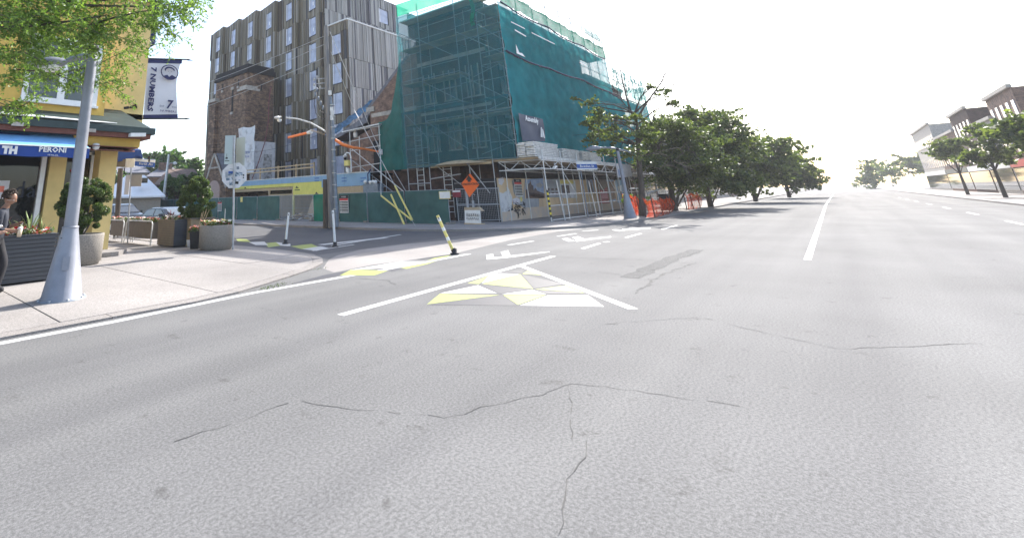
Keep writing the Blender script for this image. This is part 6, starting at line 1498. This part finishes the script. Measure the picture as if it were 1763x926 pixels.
# ------------------------------------------------------------------ parked cars
def car(name, lab, cx, cy, L_, W_, H_, suv=False, cm='car_paint'):
    t = thing(name, lab, 'car', (cx,cy,0)); y0 = cy-L_/2
    prof = [(.0,.45),(.02,.72),(.18,.86),(1.05,.98),(1.75,H_-.08),(2.2,H_),(3.2,H_-.01),(3.75,H_-.1),(4.25,1.06),(4.72,1.0),(L_,.85),(L_,.45),(4.4,.28),(.5,.28)] if not suv else \
           [(.0,.5),(.02,.85),(.2,1.0),(1.05,1.12),(1.7,H_-.08),(2.2,H_),(3.9,H_-.02),(4.4,H_-.15),(4.65,1.1),(L_,1.0),(L_,.5),(4.4,.35),(.5,.35)]
    sc_ = L_/4.8
    def wid(z): return W_/2 if z < .95 else W_/2-(z-.95)*.34
    secs = []
    N = len(prof); vs_ = []; 
    for s in (-1, -.86, .86, 1):
        for (l, z) in prof:
            w_ = wid(z)*s; zz = z-(.035 if abs(s) == 1 and z > .5 else 0); vs_.append((cx+w_, y0+l, zz))
    fs = []
    for i in range(3):
        for k in range(N): fs.append((i*N+k, i*N+(k+1) % N, (i+1)*N+(k+1) % N, (i+1)*N+k))
    mb = MB(); mb.add(vs_, fs, 0, False); mb.add(vs_[:N], [tuple(range(N))[::-1]]); mb.add(vs_[3*N:], [tuple(range(N))])
    o = mb.build('body', M[cm], t); bv = o.modifiers.new('b','BEVEL'); bv.width = .04; bv.segments = 2; bv.limit_method = 'ANGLE'
    zb = 1.0 if not suv else 1.12; zt_ = H_-.1
    for s in (-1,1):      # side glass, front and rear doors
        for (la, lb, lc, ld) in (((1.32,zb+.03),(2.6,zb+.03),(2.58,zt_),(1.95,zt_-.02)), ((2.68,zb+.03),(3.95,zb+.03),(3.55,zt_-.04),(2.66,zt_))):
            q = [Vector((cx+s*(wid(z)+.008), y0+l, z)) for l, z in (la,lb,lc,ld)]; MB().prism(q, (s*.006,0,0)).build('side_window', M['car_glass'], t)
        MB().obox((cx+s*(W_/2+.1), y0+1.5, zb+.05), Vector((.1,0,0)), Vector((0,.05,0)), Vector((0,0,.07))).build('mirror', M[cm], t)
    q = [(cx-wid(1.0)+.14,y0+1.10,zb+.01),(cx+wid(1.0)-.14,y0+1.10,zb+.01),(cx+wid(H_)-.12,y0+1.74,zt_),(cx-wid(H_)+.12,y0+1.74,zt_)]
    MB().prism([Vector(v)+Vector((0,-.02,.02)) for v in q], (0,-.006,.006)).build('windscreen', M['car_glass'], t)
    q = [(cx-wid(1.0)+.14,y0+4.2,zb+.08),(cx+wid(1.0)-.14,y0+4.2,zb+.08),(cx+wid(H_)-.12,y0+3.82,zt_-.03),(cx-wid(H_)+.12,y0+3.82,zt_-.03)]
    MB().prism([Vector(v)+Vector((0,.02,.02)) for v in q], (0,.006,.006)).build('rear_window', M['car_glass'], t)
    for s in (-1,1):
        for l in (.9, 3.85):
            c = Vector((cx+s*(W_/2-.1), y0+l, .33)); wv = MB()
            wh = MB().tube([c-Vector((.1,0,0)), c+Vector((.1,0,0))], .33, 20).build('wheel', M['tyre'], t); MB().tube([c-Vector((.11,0,0)), c+Vector((.11,0,0))], .2, 14).build('rim', M['steel_light'], wh)
        MB().obox((cx+s*(W_/2-.25), y0-.005, .68), Vector((.2,0,0)), Vector((0,.03,0)), Vector((0,0,.08))).build('headlight', M['white'], t)
    return t
car('parked_car', 'dark blue grey sedan parked behind the railing planters', 12.0, 25.1, 4.8, 1.8, 1.43)
car('parked_car', 'dark tall car parked farther down, next to the yellow restaurant pillar', 12.05, 32.6, 4.8, 1.85, 1.66, True, 'car_paint')

# ------------------------------------------------------------------ restaurant
rs_ = thing('restaurant', 'yellow two-storey restaurant with ochre bay, green pent roof and blue awning', 'building', (2,18.3,.03))
YR = 18.3; XE = 7.3
MB().box(-14,XE,YR,30,3.9,11).build('upper_wall', M['yellow'], rs_)
MB().box(4.35,4.85,YR,YR+.3,.03,3.95).build('wall', M['yellow'], rs_, label='yellow wall between shop window and doorway')
MB().box(5.84,6.42,18.05,18.7,.15,3.55).build('pillar', M['yellow'], rs_)
MB().box(-14,4.3,YR,YR+.25,.03,.55).build('stall_riser', M['yellow'], rs_)
MB().box(4.4,6.6,20.6,20.8,.03,3.9).box(6.5,6.9,20.8,30,.03,3.9).build('rear_wall', M['slate'], rs_)
MB().box(-14,4.6,21.5,21.7,.03,3.9).box(-14,4.35,YR+.3,21.5,.0,.05).build('interior', M['dark'], rs_)
g = MB().box(-14,4.05,YR+.06,YR+.10,.55,3.9).build('shop_window', M['glass_dark'], rs_)
for x in (4.1, 1.4, -1.5): MB().box(x,x+.14,YR-.02,YR+.16,.55,3.9).build('frame', M['white'], g)
MB().box(-14,4.1,YR-.02,YR+.12,.5,.6).build('sill', M['white'], g)
c = AT(29,325,18.5); MB().box(2.85,3.3,YR+.0,YR+.02,1.9,2.45).build('poster', M['banner'], rs_); MB().box(2.97,3.18,YR-.012,YR-.002,2.1,2.28).build('food_print', M['petal_pink'], rs_)
text('window_lettering', 'da', .75, (3.75,YR+.04,2.15), (1,0,0), (0,0,1), M['cloth_navy'], rs_, ext=.002)
# doorway with transom panel
dg = MB().box(4.95,6.0,19.6,19.64,.1,3.5).build('door_glass', M['glass_dark'], rs_)
for (a, b, z0, z1) in ((4.9,4.98,.05,3.55),(6.0,6.12,.05,3.55),(4.9,6.12,1.98,2.12),(4.9,6.12,3.45,3.55)): MB().box(a,b,19.5,19.6,z0,z1).build('frame', M['white'], dg)
sw = MB().tube([(5.35,19.57,2.9),(5.45,19.57,2.72),(5.6,19.57,2.78),(5.75,19.57,3.0)], .03, 6).build('red_script', M['red'], rs_)
MB().box(4.3,6.6,16.75,18.3,3.5,3.52).box(4.3,6.9,16.9,18.3,3.88,3.92).build('soffit', M['eave_red'], rs_)
MB().box(4.6,6.75,16.95,17.2,3.54,3.9).box(6.55,6.8,17.2,18.3,3.53,3.9).build('beam', M['ochre'], rs_)
MB().box(-14,4.59,17.35,17.6,3.5,3.9).build('beam', M['eave_red'], rs_, label='dark red beam behind the awning')
MB().prism([(4.3,16.9,3.38),(6.2,16.9,3.38),(6.85,17.6,3.45),(6.9,18.3,3.5),(4.3,18.3,3.5)], (0,0,.04)).build('soffit', M['eave_red'], rs_, label='rust red soffit curving round the corner')
# pent roof
e_z, e_y, t_z = 4.12, 16.7, 4.97
rm = MB(); ro = [(-14,e_y,e_z),(7.05,e_y,e_z),(6.45,YR,t_z),(-14,YR,t_z)]; rm.prism(ro, (0,.02,.07)); rm.prism([(7.05,e_y,e_z),(7.05,YR+.6,e_z),(6.45,YR,t_z)], (.02,0,.05)); rm.build('pent_roof', M['eave'], rs_)
MB().box(-14,7.12,16.6,16.72,3.98,4.2).box(7.02,7.14,16.72,19,3.98,4.2).build('gutter', M['eave'], rs_)
MB().box(-14,7.0,16.68,16.9,3.82,3.98).box(6.8,7.0,16.9,18.3,3.82,3.98).build('fascia', M['eave_red'], rs_)
MB().prism([(-4,e_y+.02,e_z+.16),(5.05,e_y+.02,e_z+.15),(5.9,e_y+.25,e_z+.2),(-4,e_y+.22,e_z+.30)], (0,0,.02)).build('flashing_sheet', M['white'], rs_, label='pale loose flashing along the eave')
for (px, py) in ((156,225),(30,214)):
    p = PY(px, py, 16.62); MB().obox(p+Vector((0,-.02,0)), Vector((.15,0,0)), Vector((0,.03,0)), Vector((0,0,.055))).build('soffit_light', M['stone'], rs_)
p = PY(235,234,16.6); MB().obox(p+Vector((0,-.06,.02)), Vector((.26,0,.02)), Vector((0,.1,0)), Vector((0,0,.06))).build('flood_light', M['white'], rs_)
p = PY(165,254,16.9); MB().lathe(p, [(0,-.09),(.09,-.06),(.12,.03),(.1,.12),(0,.14)], 12).build('dome_camera', M['white'], rs_)
# bay with window above the pent roof
YB = 17.55
MB().box(1.2,5.62,YB,YR-.01,4.55,9.5).build('bay', M['ochre'], rs_)
bx0, bx1 = PY(35,168,YB).x, PY(162,182,YB).x; wz0, wz1 = 5.05, PY(174,82,YB).z-.05
fr = MB().box(bx0,bx1+.05,YB-.08,YB-.005,wz0-.12,wz0).box(bx0,bx1+.05,YB-.08,YB-.005,wz1,wz1+.12).box(bx0,bx0+.16,YB-.08,YB-.005,wz0,wz1).box(bx1-.1,bx1+.05,YB-.08,YB-.005,wz0,wz1).box((bx0+bx1)/2-.1,(bx0+bx1)/2+.12,YB-.075,YB-.005,wz0,wz1).build('window_frame', M['white'], rs_)
for (a, b) in ((bx0+.16,(bx0+bx1)/2-.1),((bx0+bx1)/2+.12,bx1-.1)): MB().box(a,b,YB-.03,YB-.012,wz0,wz1).build('pane', M['glass_green'], fr)
MB().box(bx0-.05,bx1+.1,YB-.14,YB-.002,wz0-.2,wz0-.12).build('sill', M['white'], fr)
MB().box(-14,XE+.25,17.9,YR+.2,9.6,9.9).build('cornice', M['eave'], rs_)
MB().box(XE+.0,XE+.22,YR+.0,YR+.5,7.85,9.9).build('downpipe_head', M['navy'], rs_)
# awning
aw = thing('awning', 'blue shop awning with white lettering over the dark shop window', 'awning', (2,16.8,3.4))
MB().prism([(-6,16.3,3.35),(4.92,16.3,3.35),(4.6,17.3,3.93),(-6,17.3,3.93)], (0,.01,.02)).build('top_canvas', M['awning_top'], aw)
MB().prism([(4.92,16.3,3.06),(4.92,16.3,3.35),(4.55,17.5,3.86),(4.55,17.5,3.5)], (.01,0,0)).build('side_canvas', M['awning_blue'], aw)
MB().grid(lambda u, v: Vector((-6+10.92*u, 16.29+.01*sin(u*60), 3.05+.3*v+.012*sin(u*50)*(1-v))), 60, 2).build('valance', M['awning_blue'], aw)
MB().tube([(-6,16.28,3.36),(4.93,16.28,3.36)], .018, 6).build('edge_tube', M['white'], aw)
p = PY(17,259,16.27); text('lettering', 'TH', .27, (p.x,16.272,p.z), (1,0,0), (0,0,1), M['white'], aw, ext=.002, bold=.022, align='RIGHT' if False else 'CENTER')
p = PY(91,260,16.27); text('lettering', 'PERONI', .21, (p.x,16.272,p.z+.03), (1,0,0), (0,0,1), M['white'], aw, ext=.002, bold=.006, sx=1.02)
p = PY(91,268,16.27); text('lettering', 'ITALIA', .06, (p.x,16.272,p.z+.01), (1,0,0), (0,0,1), M['white'], aw, ext=.002, sx=1.6)
wv = MB(); c = PY(18,238,16.9)   # blue wing emblem on the top canvas
r = random.Random(6); nrm = Vector((0,-.39,.92))
for k in range(9):
    b_ = Vector((c.x-.35+k*.09, 16.9, 0)); b_.z = 3.35+(16.9-16.3)*.58+.04; e = b_+Vector((.42-.02*k, .02+.03*(k % 3)-.03, 0)); e.z = 3.35+(e.y-16.3)*.58+.04
    wv.face([b_+Vector((0,-.05,-.02)), b_+Vector((0,.07,.03)), e])
wv.build('wing_emblem', M['awning_blue'], aw)
# projecting banner on two spear rods
bn = thing('shop_banner', 'grey white hanging banner reading 7 Numbers between two navy rods', 'banner', (8.0,YR+.1,6.1))
YQ = YR+.1; b = lambda x, y: PY(x, y, YQ)
for (x0, y0, x1, y1, m) in ((240,101,322,103,'navy'),(222,205,318,204.5,'navy')):
    MB().tube([b(x0,y0), b(x1,y1)], .03, 8).build('rod', M['dark'], bn); e = b(x1,y1); MB().tube([e, e+Vector((.04,0,0)), e+Vector((.12,0,0)), e+Vector((.3,0,.0))], [.02,.045,.03,.003], 8).build('spear_tip', M['dark'], bn)
MB().obox(b(246,103), Vector((.2,0,0)), Vector((0,.1,0)), Vector((0,0,.1))).build('bracket', M['navy'], bn); MB().obox(b(230,189+13), Vector((.3,0,0)), Vector((0,.1,0)), Vector((0,0,.1))).build('bracket', M['navy'], bn)
tlx, trx, blx, brx = b(254,109), b(311,110), b(247,198), b(306,197)
bf = lambda u, v: (blx.lerp(brx,u)).lerp(tlx.lerp(trx,u), v)+Vector((-.13*u*sin(pi*v)*1.0, -.05*sin(v*6)*u, 0))
MB().grid(bf, 14, 18).build('cloth', M['banner'], bn)
for (q0, q1, q2, q3) in ((b(254,102),b(314,103),b(313,110),b(253,109)), (b(247,198),b(306,197),b(306,204),b(246,206))): MB().prism([q0,q1,q2,q3], (0,.03,0)).build('hem_band', M['navy'], bn)
text('lettering', '7 NUMBERS', .30, b(259.5,154)+Vector((.0,-.10,0)), b(254,198)-b(262,112), (1,0,0), M['navy'], bn, ext=.002, bold=.012, sx=1.16)
c = b(290,126)+Vector((0,-.13,0)); ring = MB(); pts = [c+Vector((.36*cos(a*pi/16),0,.30*sin(a*pi/16)))for a in range(33)]; ring.tube(pts, .022, 5, caps=False)
hb = [c+Vector((.2*cos(a*pi/8+.2),-.004,.06+.15*sin(a*pi/8+.2))) for a in range(9)]; ring.tube(hb, [.01]+[.035]*7+[.01], 5); ring.prism([c+Vector(v) for v in ((-.28,0,-.2),(-.1,0,-.12),(-.02,0,-.2),(.1,0,-.1),(.3,0,-.18),(.15,0,-.28),(-.12,0,-.29))], (0,-.006,0))
for (dx,dz) in ((-.06,.03),(.06,.03),(0,-.04)): ring.lathe(c+Vector((dx,0,dz)), [(0,-.012),(.018,0),(0,.012)], 6)
ring.build('emblem', M['navy'], bn)
q = b(292,183)+Vector((-.08,-.10,0)); text('lettering', '7', .48, q+Vector((0,0,.03)), (1,0,.02), (0,0,1), M['navy'], bn, ext=.002, bold=.012, shear=.2)
text('lettering', 'EAT', .10, q+Vector((-.28,0,-.06)), (1,0,.02), (0,0,1), M['navy'], bn, ext=.002, sx=1.1); text('lettering', 'YOU', .10, q+Vector((.25,0,-.05)), (1,0,.02), (0,0,1), M['navy'], bn, ext=.002, sx=1.1)
text('lettering', 'NUMBERS', .12, q+Vector((0,0,-.24)), (1,0,.02), (0,0,1), M['navy'], bn, ext=.002, sx=1.3)
spt = thing('spot_light', 'small black double spotlight on the yellow wall beside the banner', 'spotlight', tuple(b(220,186)))
MB().tube([b(212,187)+Vector((0,-.05,0)), b(220,186)+Vector((0,-.1,0))], [.07,.05], 10).build('lamp_body', M['black'], spt); MB().tube([b(221,186)+Vector((0,-.1,0)), b(228,185)+Vector((0,-.15,0)), b(232,184)+Vector((0,-.18,0))], [.03,.07,.10], 10).build('lamp_hood', M['black'], spt)
# step at the doorway
stp = thing('doorstep', 'low concrete doorstep below the yellow pillar', 'step', (5.8,17.6,.03))
MB().prism([(4.3,16.85,.03),(6.35,16.85,.03),(6.9,17.6,.03),(6.95,19.4,.03),(4.3,19.4,.03)], (0,0,.14)).build('slab', M['kerb'], stp)
MB().box(5.2,6.1,16.83,16.848,.045,.15).build('grey_face', M['aggregate'], stp)

# ------------------------------------------------------------------ two pedestrians at the left edge
def figure(name, lab, base, fwd, H_, joints, radii, edges, region, extra=()):
    """one skinned body; joints given as (forward, side to their left, up) in units of standing height"""
    f = Vector((*fwd,0)).normalized(); l = Vector((-f.y, f.x, 0)); base = Vector(base)
    t = thing(name, lab, 'person', tuple(base))
    names = list(joints); idx = {k: i for i, k in enumerate(names)}
    me = bpy.data.meshes.new('body'); me.from_pydata([tuple((f*j[0]+l*j[1]+Vector((0,0,j[2])))*H_) for j in joints.values()], [(idx[a], idx[b]) for a, b in edges], [])
    o = bpy.data.objects.new('body', me); COL.objects.link(o)
    sk = o.modifiers.new('s','SKIN'); sk.use_smooth_shade = True; ss_ = o.modifiers.new('ss','SUBSURF'); ss_.levels = 2; ss_.render_levels = 2
    for i, k in enumerate(names):
        r_ = radii[k]; r_ = r_ if isinstance(r_, tuple) else (r_, r_); me.skin_vertices[0].data[i].radius = (r_[0]*H_, r_[1]*H_)
    me.skin_vertices[0].data[idx['pelvis']].use_root = True
    dg_ = bpy.context.evaluated_depsgraph_get(); ev = o.evaluated_get(dg_); m2 = bpy.data.meshes.new_from_object(ev); bpy.data.objects.remove(o)
    hb = MB(); tl = -.42; hc = (f*.072+Vector((0,0,.925)))*H_; hf = (f*cos(tl)+Vector((0,0,1))*sin(tl)); hu = (Vector((0,0,1))*cos(tl)-f*sin(tl))
    def hp(u, v):
        th = 2*pi*u; ph = pi*(v-.5); x, y, z = cos(th)*cos(ph), sin(th)*cos(ph), sin(ph)
        if z < 0: y *= 1+.28*z; x = x*(1+.10*z)+.10*max(0,-z)*(x > 0)
        if x > 0: x += .26*math.exp(-((y/.13)**2+((z+.12)/.20)**2)) - .10*math.exp(-(((abs(y)-.36)/.16)**2+((z-.10)/.12)**2)) + .06*math.exp(-((y/.3)**2+((z+.48)/.07)**2)) + .05*math.exp(-(((z-.26)/.10)**2)) - .05*math.exp(-((y/.3)**2+((z+.55)/.03)**2))
        ear = math.exp(-(((x+.02)/.12)**2+((z+.05)/.2)**2))*.16; y += ear*(1 if y > 0 else -1)*(abs(y) > .6)
        return hc + (hf*x*.054+l*y*.043+hu*z*.066)*H_
    hb.grid(hp, 36, 24)
    import bmesh
    bmx = bmesh.new(); bmx.from_mesh(m2); hv_ = [bmx.verts.new(v) for v in hb.v]
    for q_ in hb.f:
        try: bmx.faces.new([hv_[i_] for i_ in q_])
        except ValueError: pass
    bmesh.ops.remove_doubles(bmx, verts=hv_, dist=1e-5); bmx.to_mesh(m2); bmx.free(); m2.update()
    mats_ = ['skin','cloth_navy','cloth_black','black','white','cloth_grey','skin_light','hair','bark']
    m2.materials.clear()
    for q in mats_: m2.materials.append(M[q])
    for p in m2.polygons:
        c = p.center/H_; loc_ = (c.dot(f), c.dot(l), c.z); p.material_index = mats_.index(region(loc_)); p.use_smooth = True
    return place(m2, 'body', t), t, f, l
J = dict(pelvis=(0,0,.52), waist=(.0,0,.60), chest=(.02,0,.72), neckb=(.03,0,.815), neck=(.045,0,.845), head=(.060,0,.885), crown=(.062,0,.905),
         hipL=(0,.055,.51), kneeL=(.09,.06,.28), ankL=(.05,.06,.05), toeL=(.135,.06,.018), hipR=(0,-.055,.51), kneeR=(-.02,-.06,.28), ankR=(-.14,-.06,.07), toeR=(-.07,-.06,.015),
         shL=(.02,.10,.795), elL=(.02,.125,.62), wrL=(.155,.07,.655), haL=(.185,.05,.67), shR=(.02,-.10,.795), elR=(.03,-.13,.62), wrR=(.15,-.09,.60), haR=(.18,-.075,.60))
Rr_ = dict(pelvis=(.085,.065), waist=(.078,.058), chest=(.092,.066), neckb=.045, neck=.032, head=.030, crown=.02, hipL=.062, kneeL=.052, ankL=.044, toeL=.022, hipR=.062, kneeR=.052, ankR=.044, toeR=.022,
           shL=.038, elL=.026, wrL=.017, haL=.02, shR=.038, elR=.026, wrR=.017, haR=.02)
E_ = [('pelvis','waist'),('waist','chest'),('chest','neckb'),('neckb','neck'),('neck','head'),('head','crown'),('pelvis','hipL'),('hipL','kneeL'),('kneeL','ankL'),('ankL','toeL'),('pelvis','hipR'),('hipR','kneeR'),('kneeR','ankR'),('ankR','toeR'),
      ('chest','shL'),('shL','elL'),('elL','wrL'),('wrL','haL'),('chest','shR'),('shR','elR'),('elR','wrR'),('wrR','haR')]
for s in 'LR':
    h = J['ha'+s]; 
    for k in range(4):
        J['f%d%s' % (k,s)] = (h[0]+.022, h[1]+(k-1.5)*.009, h[2]+.012-.002*k); J['g%d%s' % (k,s)] = (h[0]+.034-.003*k, h[1]+(k-1.5)*.009, h[2]-.006); Rr_['f%d%s' % (k,s)] = .0052; Rr_['g%d%s' % (k,s)] = .0045
        E_ += [('ha'+s,'f%d%s' % (k,s)), ('f%d%s' % (k,s),'g%d%s' % (k,s))]
    J['t'+s] = (h[0]+.012, h[1]+(.022 if s == 'R' else -.022), h[2]+.012); Rr_['t'+s] = .006; E_.append(('wr'+s,'t'+s))
def reg1(c):
    if c[2] > .825: return 'skin'
    if c[0] > .085 and .55 < c[2] < .75: return 'skin'
    if c[2] > .535: return 'cloth_navy'
    if c[2] < .04: return 'black'
    return 'cloth_black'
pb = AT(-23,505,12.2); pb.z = .03
b1, p1, f1, l1 = figure('person', 'curly haired person in dark tee and black trousers looking down at a phone', pb, (1,-.35), 1.93, J, Rr_, E_, reg1)
MB().obox(pb+(f1*.05+Vector((0,0,.36)))*1.93-Vector((FW.x,FW.y,0))*.11, f1*.02, Vector((0,0,.06)), l1*.003).build('trouser_print', M['banner'], p1)
hp_ = np.array(pb+(f1*.058+Vector((0,0,.94)))*1.93); rs = np.random.RandomState(8)
hm = MB()
for k in range(230):
    d = rs.normal(size=3); d /= np.linalg.norm(d); 
    if d[2] < -.35 or (Vector(d).dot(f1) > .35 and d[2] < .45): continue
    c = Vector(hp_+d*np.array([.115,.115,.115])); s = rs.uniform(.016,.034); a = rs.uniform(0,6)
    hm.tube([c+Vector((cos(a+q)*s, sin(a+q)*s, .012*q)) for q in (0,1.5,3,4.5)], .011, 4)
hm.build('hair', M['hair'], p1)
gl = MB().tube([pb+(f1*.108+l1*.03+Vector((0,0,.905)))*1.93, pb+(f1*.116+Vector((0,0,.907)))*1.93, pb+(f1*.108-l1*.03+Vector((0,0,.905)))*1.93, pb+(f1*.05-l1*.05+Vector((0,0,.91)))*1.93], .004, 4).build('glasses', M['steel'], p1)
hL = pb+(f1*.215+l1*.05+Vector((0,0,.675)))*1.93; ph = MB().obox(hL, (f1+Vector((0,0,.5))).normalized()*.075, l1*.037, Vector((0,0,1)).cross(l1).normalized()*.005).build('phone', M['black']); tag(ph, 'black phone in the raised hand of the curly haired person', 'phone')
hR = pb+(f1*.21-l1*.075+Vector((0,0,.585)))*1.93
cu = thing('iced_coffee', 'clear cup of milky iced coffee in the lower hand of the curly haired person', 'cup', tuple(hR)); MB().lathe(hR, [(0,-.09),(.038,-.09),(.048,.06),(.0,.06)], 14).build('cup', M['cup'], cu); MB().lathe(hR, [(.05,.06),(.05,.07),(.03,.1),(0,.1)], 14).build('lid', M['banner'], cu); MB().tube([hR+Vector((0,0,.08)), hR+Vector((.03,0,.17))], .005, 5).build('straw', M['white'], cu)
J2 = dict(J); J2['elR'] = (.05,-.12,.63); J2['wrR'] = (.21,-.05,.61); J2['haR'] = (.245,-.04,.615)
h = J2['haR']
for k in range(4): J2['f%dR' % k] = (h[0]+.025, h[1]+(k-1.5)*.009, h[2]+.006); J2['g%dR' % k] = (h[0]+.045-.003*k, h[1]+(k-1.5)*.009, h[2]-.004)
J2['tR'] = (h[0]+.012, h[1]+.022, h[2]+.012); J2['kneeL'] = (.10,.06,.27); J2['ankL'] = (.16,.06,.05); J2['toeL'] = (.25,.06,.02)
def reg2(c):
    if c[2] > .825: return 'skin_light'
    if c[0] > .215 and c[2] > .5: return 'skin_light'
    if c[2] > .53: return 'white'
    if c[2] < .04: return 'bark'
    return 'cloth_grey'
pb2 = AT(-62,507,11.7); pb2.z = .03
b2_, p2, f2, l2 = figure('person', 'person at the picture edge with short auburn hair, white sleeves and grey trousers', pb2, (1,-.45), 1.88, J2, Rr_, E_, reg2)

hc2 = pb2+(f2*.060+Vector((0,0,.94)))*1.88; cap = MB(); rs = np.random.RandomState(18)
for k in range(300):
    d = Vector(rs.normal(size=3)).normalized()
    if d.z < -.2 or (d.dot(f2) > .3 and d.z < .5): continue
    c = hc2+Vector((d.x*.098, d.y*.098, d.z*.115)); cap.tube([c, c+d*.012+Vector((0,0,-.012))], .010, 4)
cap.build('hair', mat('auburn hair', (.16,.06,.035), .7, .3, 20), p2)

# ------------------------------------------------------------------ rest of the streets
def shop(x0, x1, yf, yb, h, m, floors, seed, name, lab, sgn=1):
    r = random.Random(seed); t = thing(name, lab, 'building', ((x0+x1)/2,(yf+yb)/2,0)); s = -1 if yb > yf else 1
    MB().box(x0+.02,x1-.02,min(yf,yb),max(yf,yb),0,h).build('wall', M[m], t); MB().box(x0,x1,yf-.25 if s < 0 else yf-.1,yf+.1 if s < 0 else yf+.25,h,h+.35).build('cornice', M['stone'], t)
    n = max(2,int((x1-x0)/2.4)); fh = (h-4.0)/max(1,floors-1)
    for f_ in range(floors-1):
        for k in range(n):
            xc = x0+(k+.5)*(x1-x0)/n; z = 4.4+f_*fh; w_ = MB().box(xc-.5,xc+.5,yf-.05,yf+.05,z,z+1.7).build('window', M['glass_pale'], t); MB().box(xc-.6,xc+.6,yf-.1,yf+.1,z-.12,z-.002).build('sill', M['stone'], w_)
    MB().box(x0+.4,x1-.4,yf-.06,yf+.06,.5,2.9).build('shop_window', M['glass_dark'], t); MB().box(x0+.2,x1-.2,yf-.15,yf+.15,3.0,3.7).build('fascia_board', r.choice([M['navy'],M['eave'],M['red'],M['white'],M['planter_tan']]), t)
for i, (x0, x1, h, m, fl) in enumerate(((59,66,7.5,'brick_dark',2),(66,74,8.5,'brick_red',2),(74,83,10,'stone',3),(83,92,8,'brick_red',2),(92,104,11,'brick_dark',3),(104,120,9,'stone',2),(120,140,12,'brick_red',3))):
    shop(x0,x1,15.0,27,h,m,fl,i,'shop_building','%s shop building %s on the north side of the street' % (('dark brick','red brick','pale stone','low red brick','tall dark brick','wide pale','tall red brick')[i], ('next to the netted scaffold','behind the dense trees','with three storeys','with two storeys','mid block','far along','farthest along')[i]))
for i, (x0, x1, h, m, fl) in enumerate(((52,62,8,'brick_red',2),(62,70,9.5,'stone',3),(70,80,7.5,'brick_dark',2),(80,92,10.5,'brick_red',3),(92,104,8.5,'stone',2),(104,118,11,'brick_dark',3),(118,140,9,'brick_red',2),(140,170,12,'stone',3))):
    shop(x0,x1,-14.0,-26,h,m,fl,20+i,'shop_building','%s shop %s on the south side of the street' % (('red brick','pale stone','dark brick','tall red','low pale','tall dark','wide red','long pale')[i], ('nearest the camera','with three storeys','with a low roof','in the middle of the row','beyond the tall red one','two before the end','one before the end','at the far end')[i]))
for k, (x, s_) in enumerate(((60,.9),(76,1.0),(95,1.1))):
    rs = np.random.RandomState(90+k); b = Vector((x,-10.5,.12))
    tree('street_tree', 'round street tree %s on the south pavement' % ('nearest the camera','between the other two','farthest away')[k], 'tree', b, [b, b+Vector((0,0,2.4)), b+Vector((.1,0,5))], .16, [(b+Vector((rs.uniform(-1.4,1.4), rs.uniform(-1.4,1.4), rs.uniform(3.6,6.4))), 1.2, 260) for _ in range(8)], 'leaf_dark', .26, 90+k, group='street trees on the south pavement')
rs = np.random.RandomState(5); tp_ = []
for k in range(46):
    c = np.array([rs.uniform(235,262), rs.uniform(-50,60), rs.uniform(2.5,8.5)]); tp_.append(clump_points(c, rs.uniform(3,5), 260, rs, 7))
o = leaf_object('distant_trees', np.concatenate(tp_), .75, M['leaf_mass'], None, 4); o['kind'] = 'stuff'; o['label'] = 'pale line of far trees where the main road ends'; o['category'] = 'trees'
print('objects', len(bpy.data.objects))

hz = MB().box(-60,420,-200,160,-1.3,42).build('veil', bpy.data.materials.new('veil'))  # volume added to lift the dark tones the way lens veiling does
hz['kind'] = 'stuff'; hz['label'] = 'thin added light-scattering haze over the whole street'
hm_ = hz.data.materials[0]; hm_.use_nodes = True; hn = hm_.node_tree.nodes; hn.clear()
ho = hn.new('ShaderNodeOutputMaterial'); hv = hn.new('ShaderNodeVolumePrincipled'); hv.inputs['Density'].default_value = .00055; hv.inputs['Color'].default_value = (.93,.95,1,1); hv.inputs['Anisotropy'].default_value = .2
hm_.node_tree.links.new(hv.outputs[0], ho.inputs['Volume'])
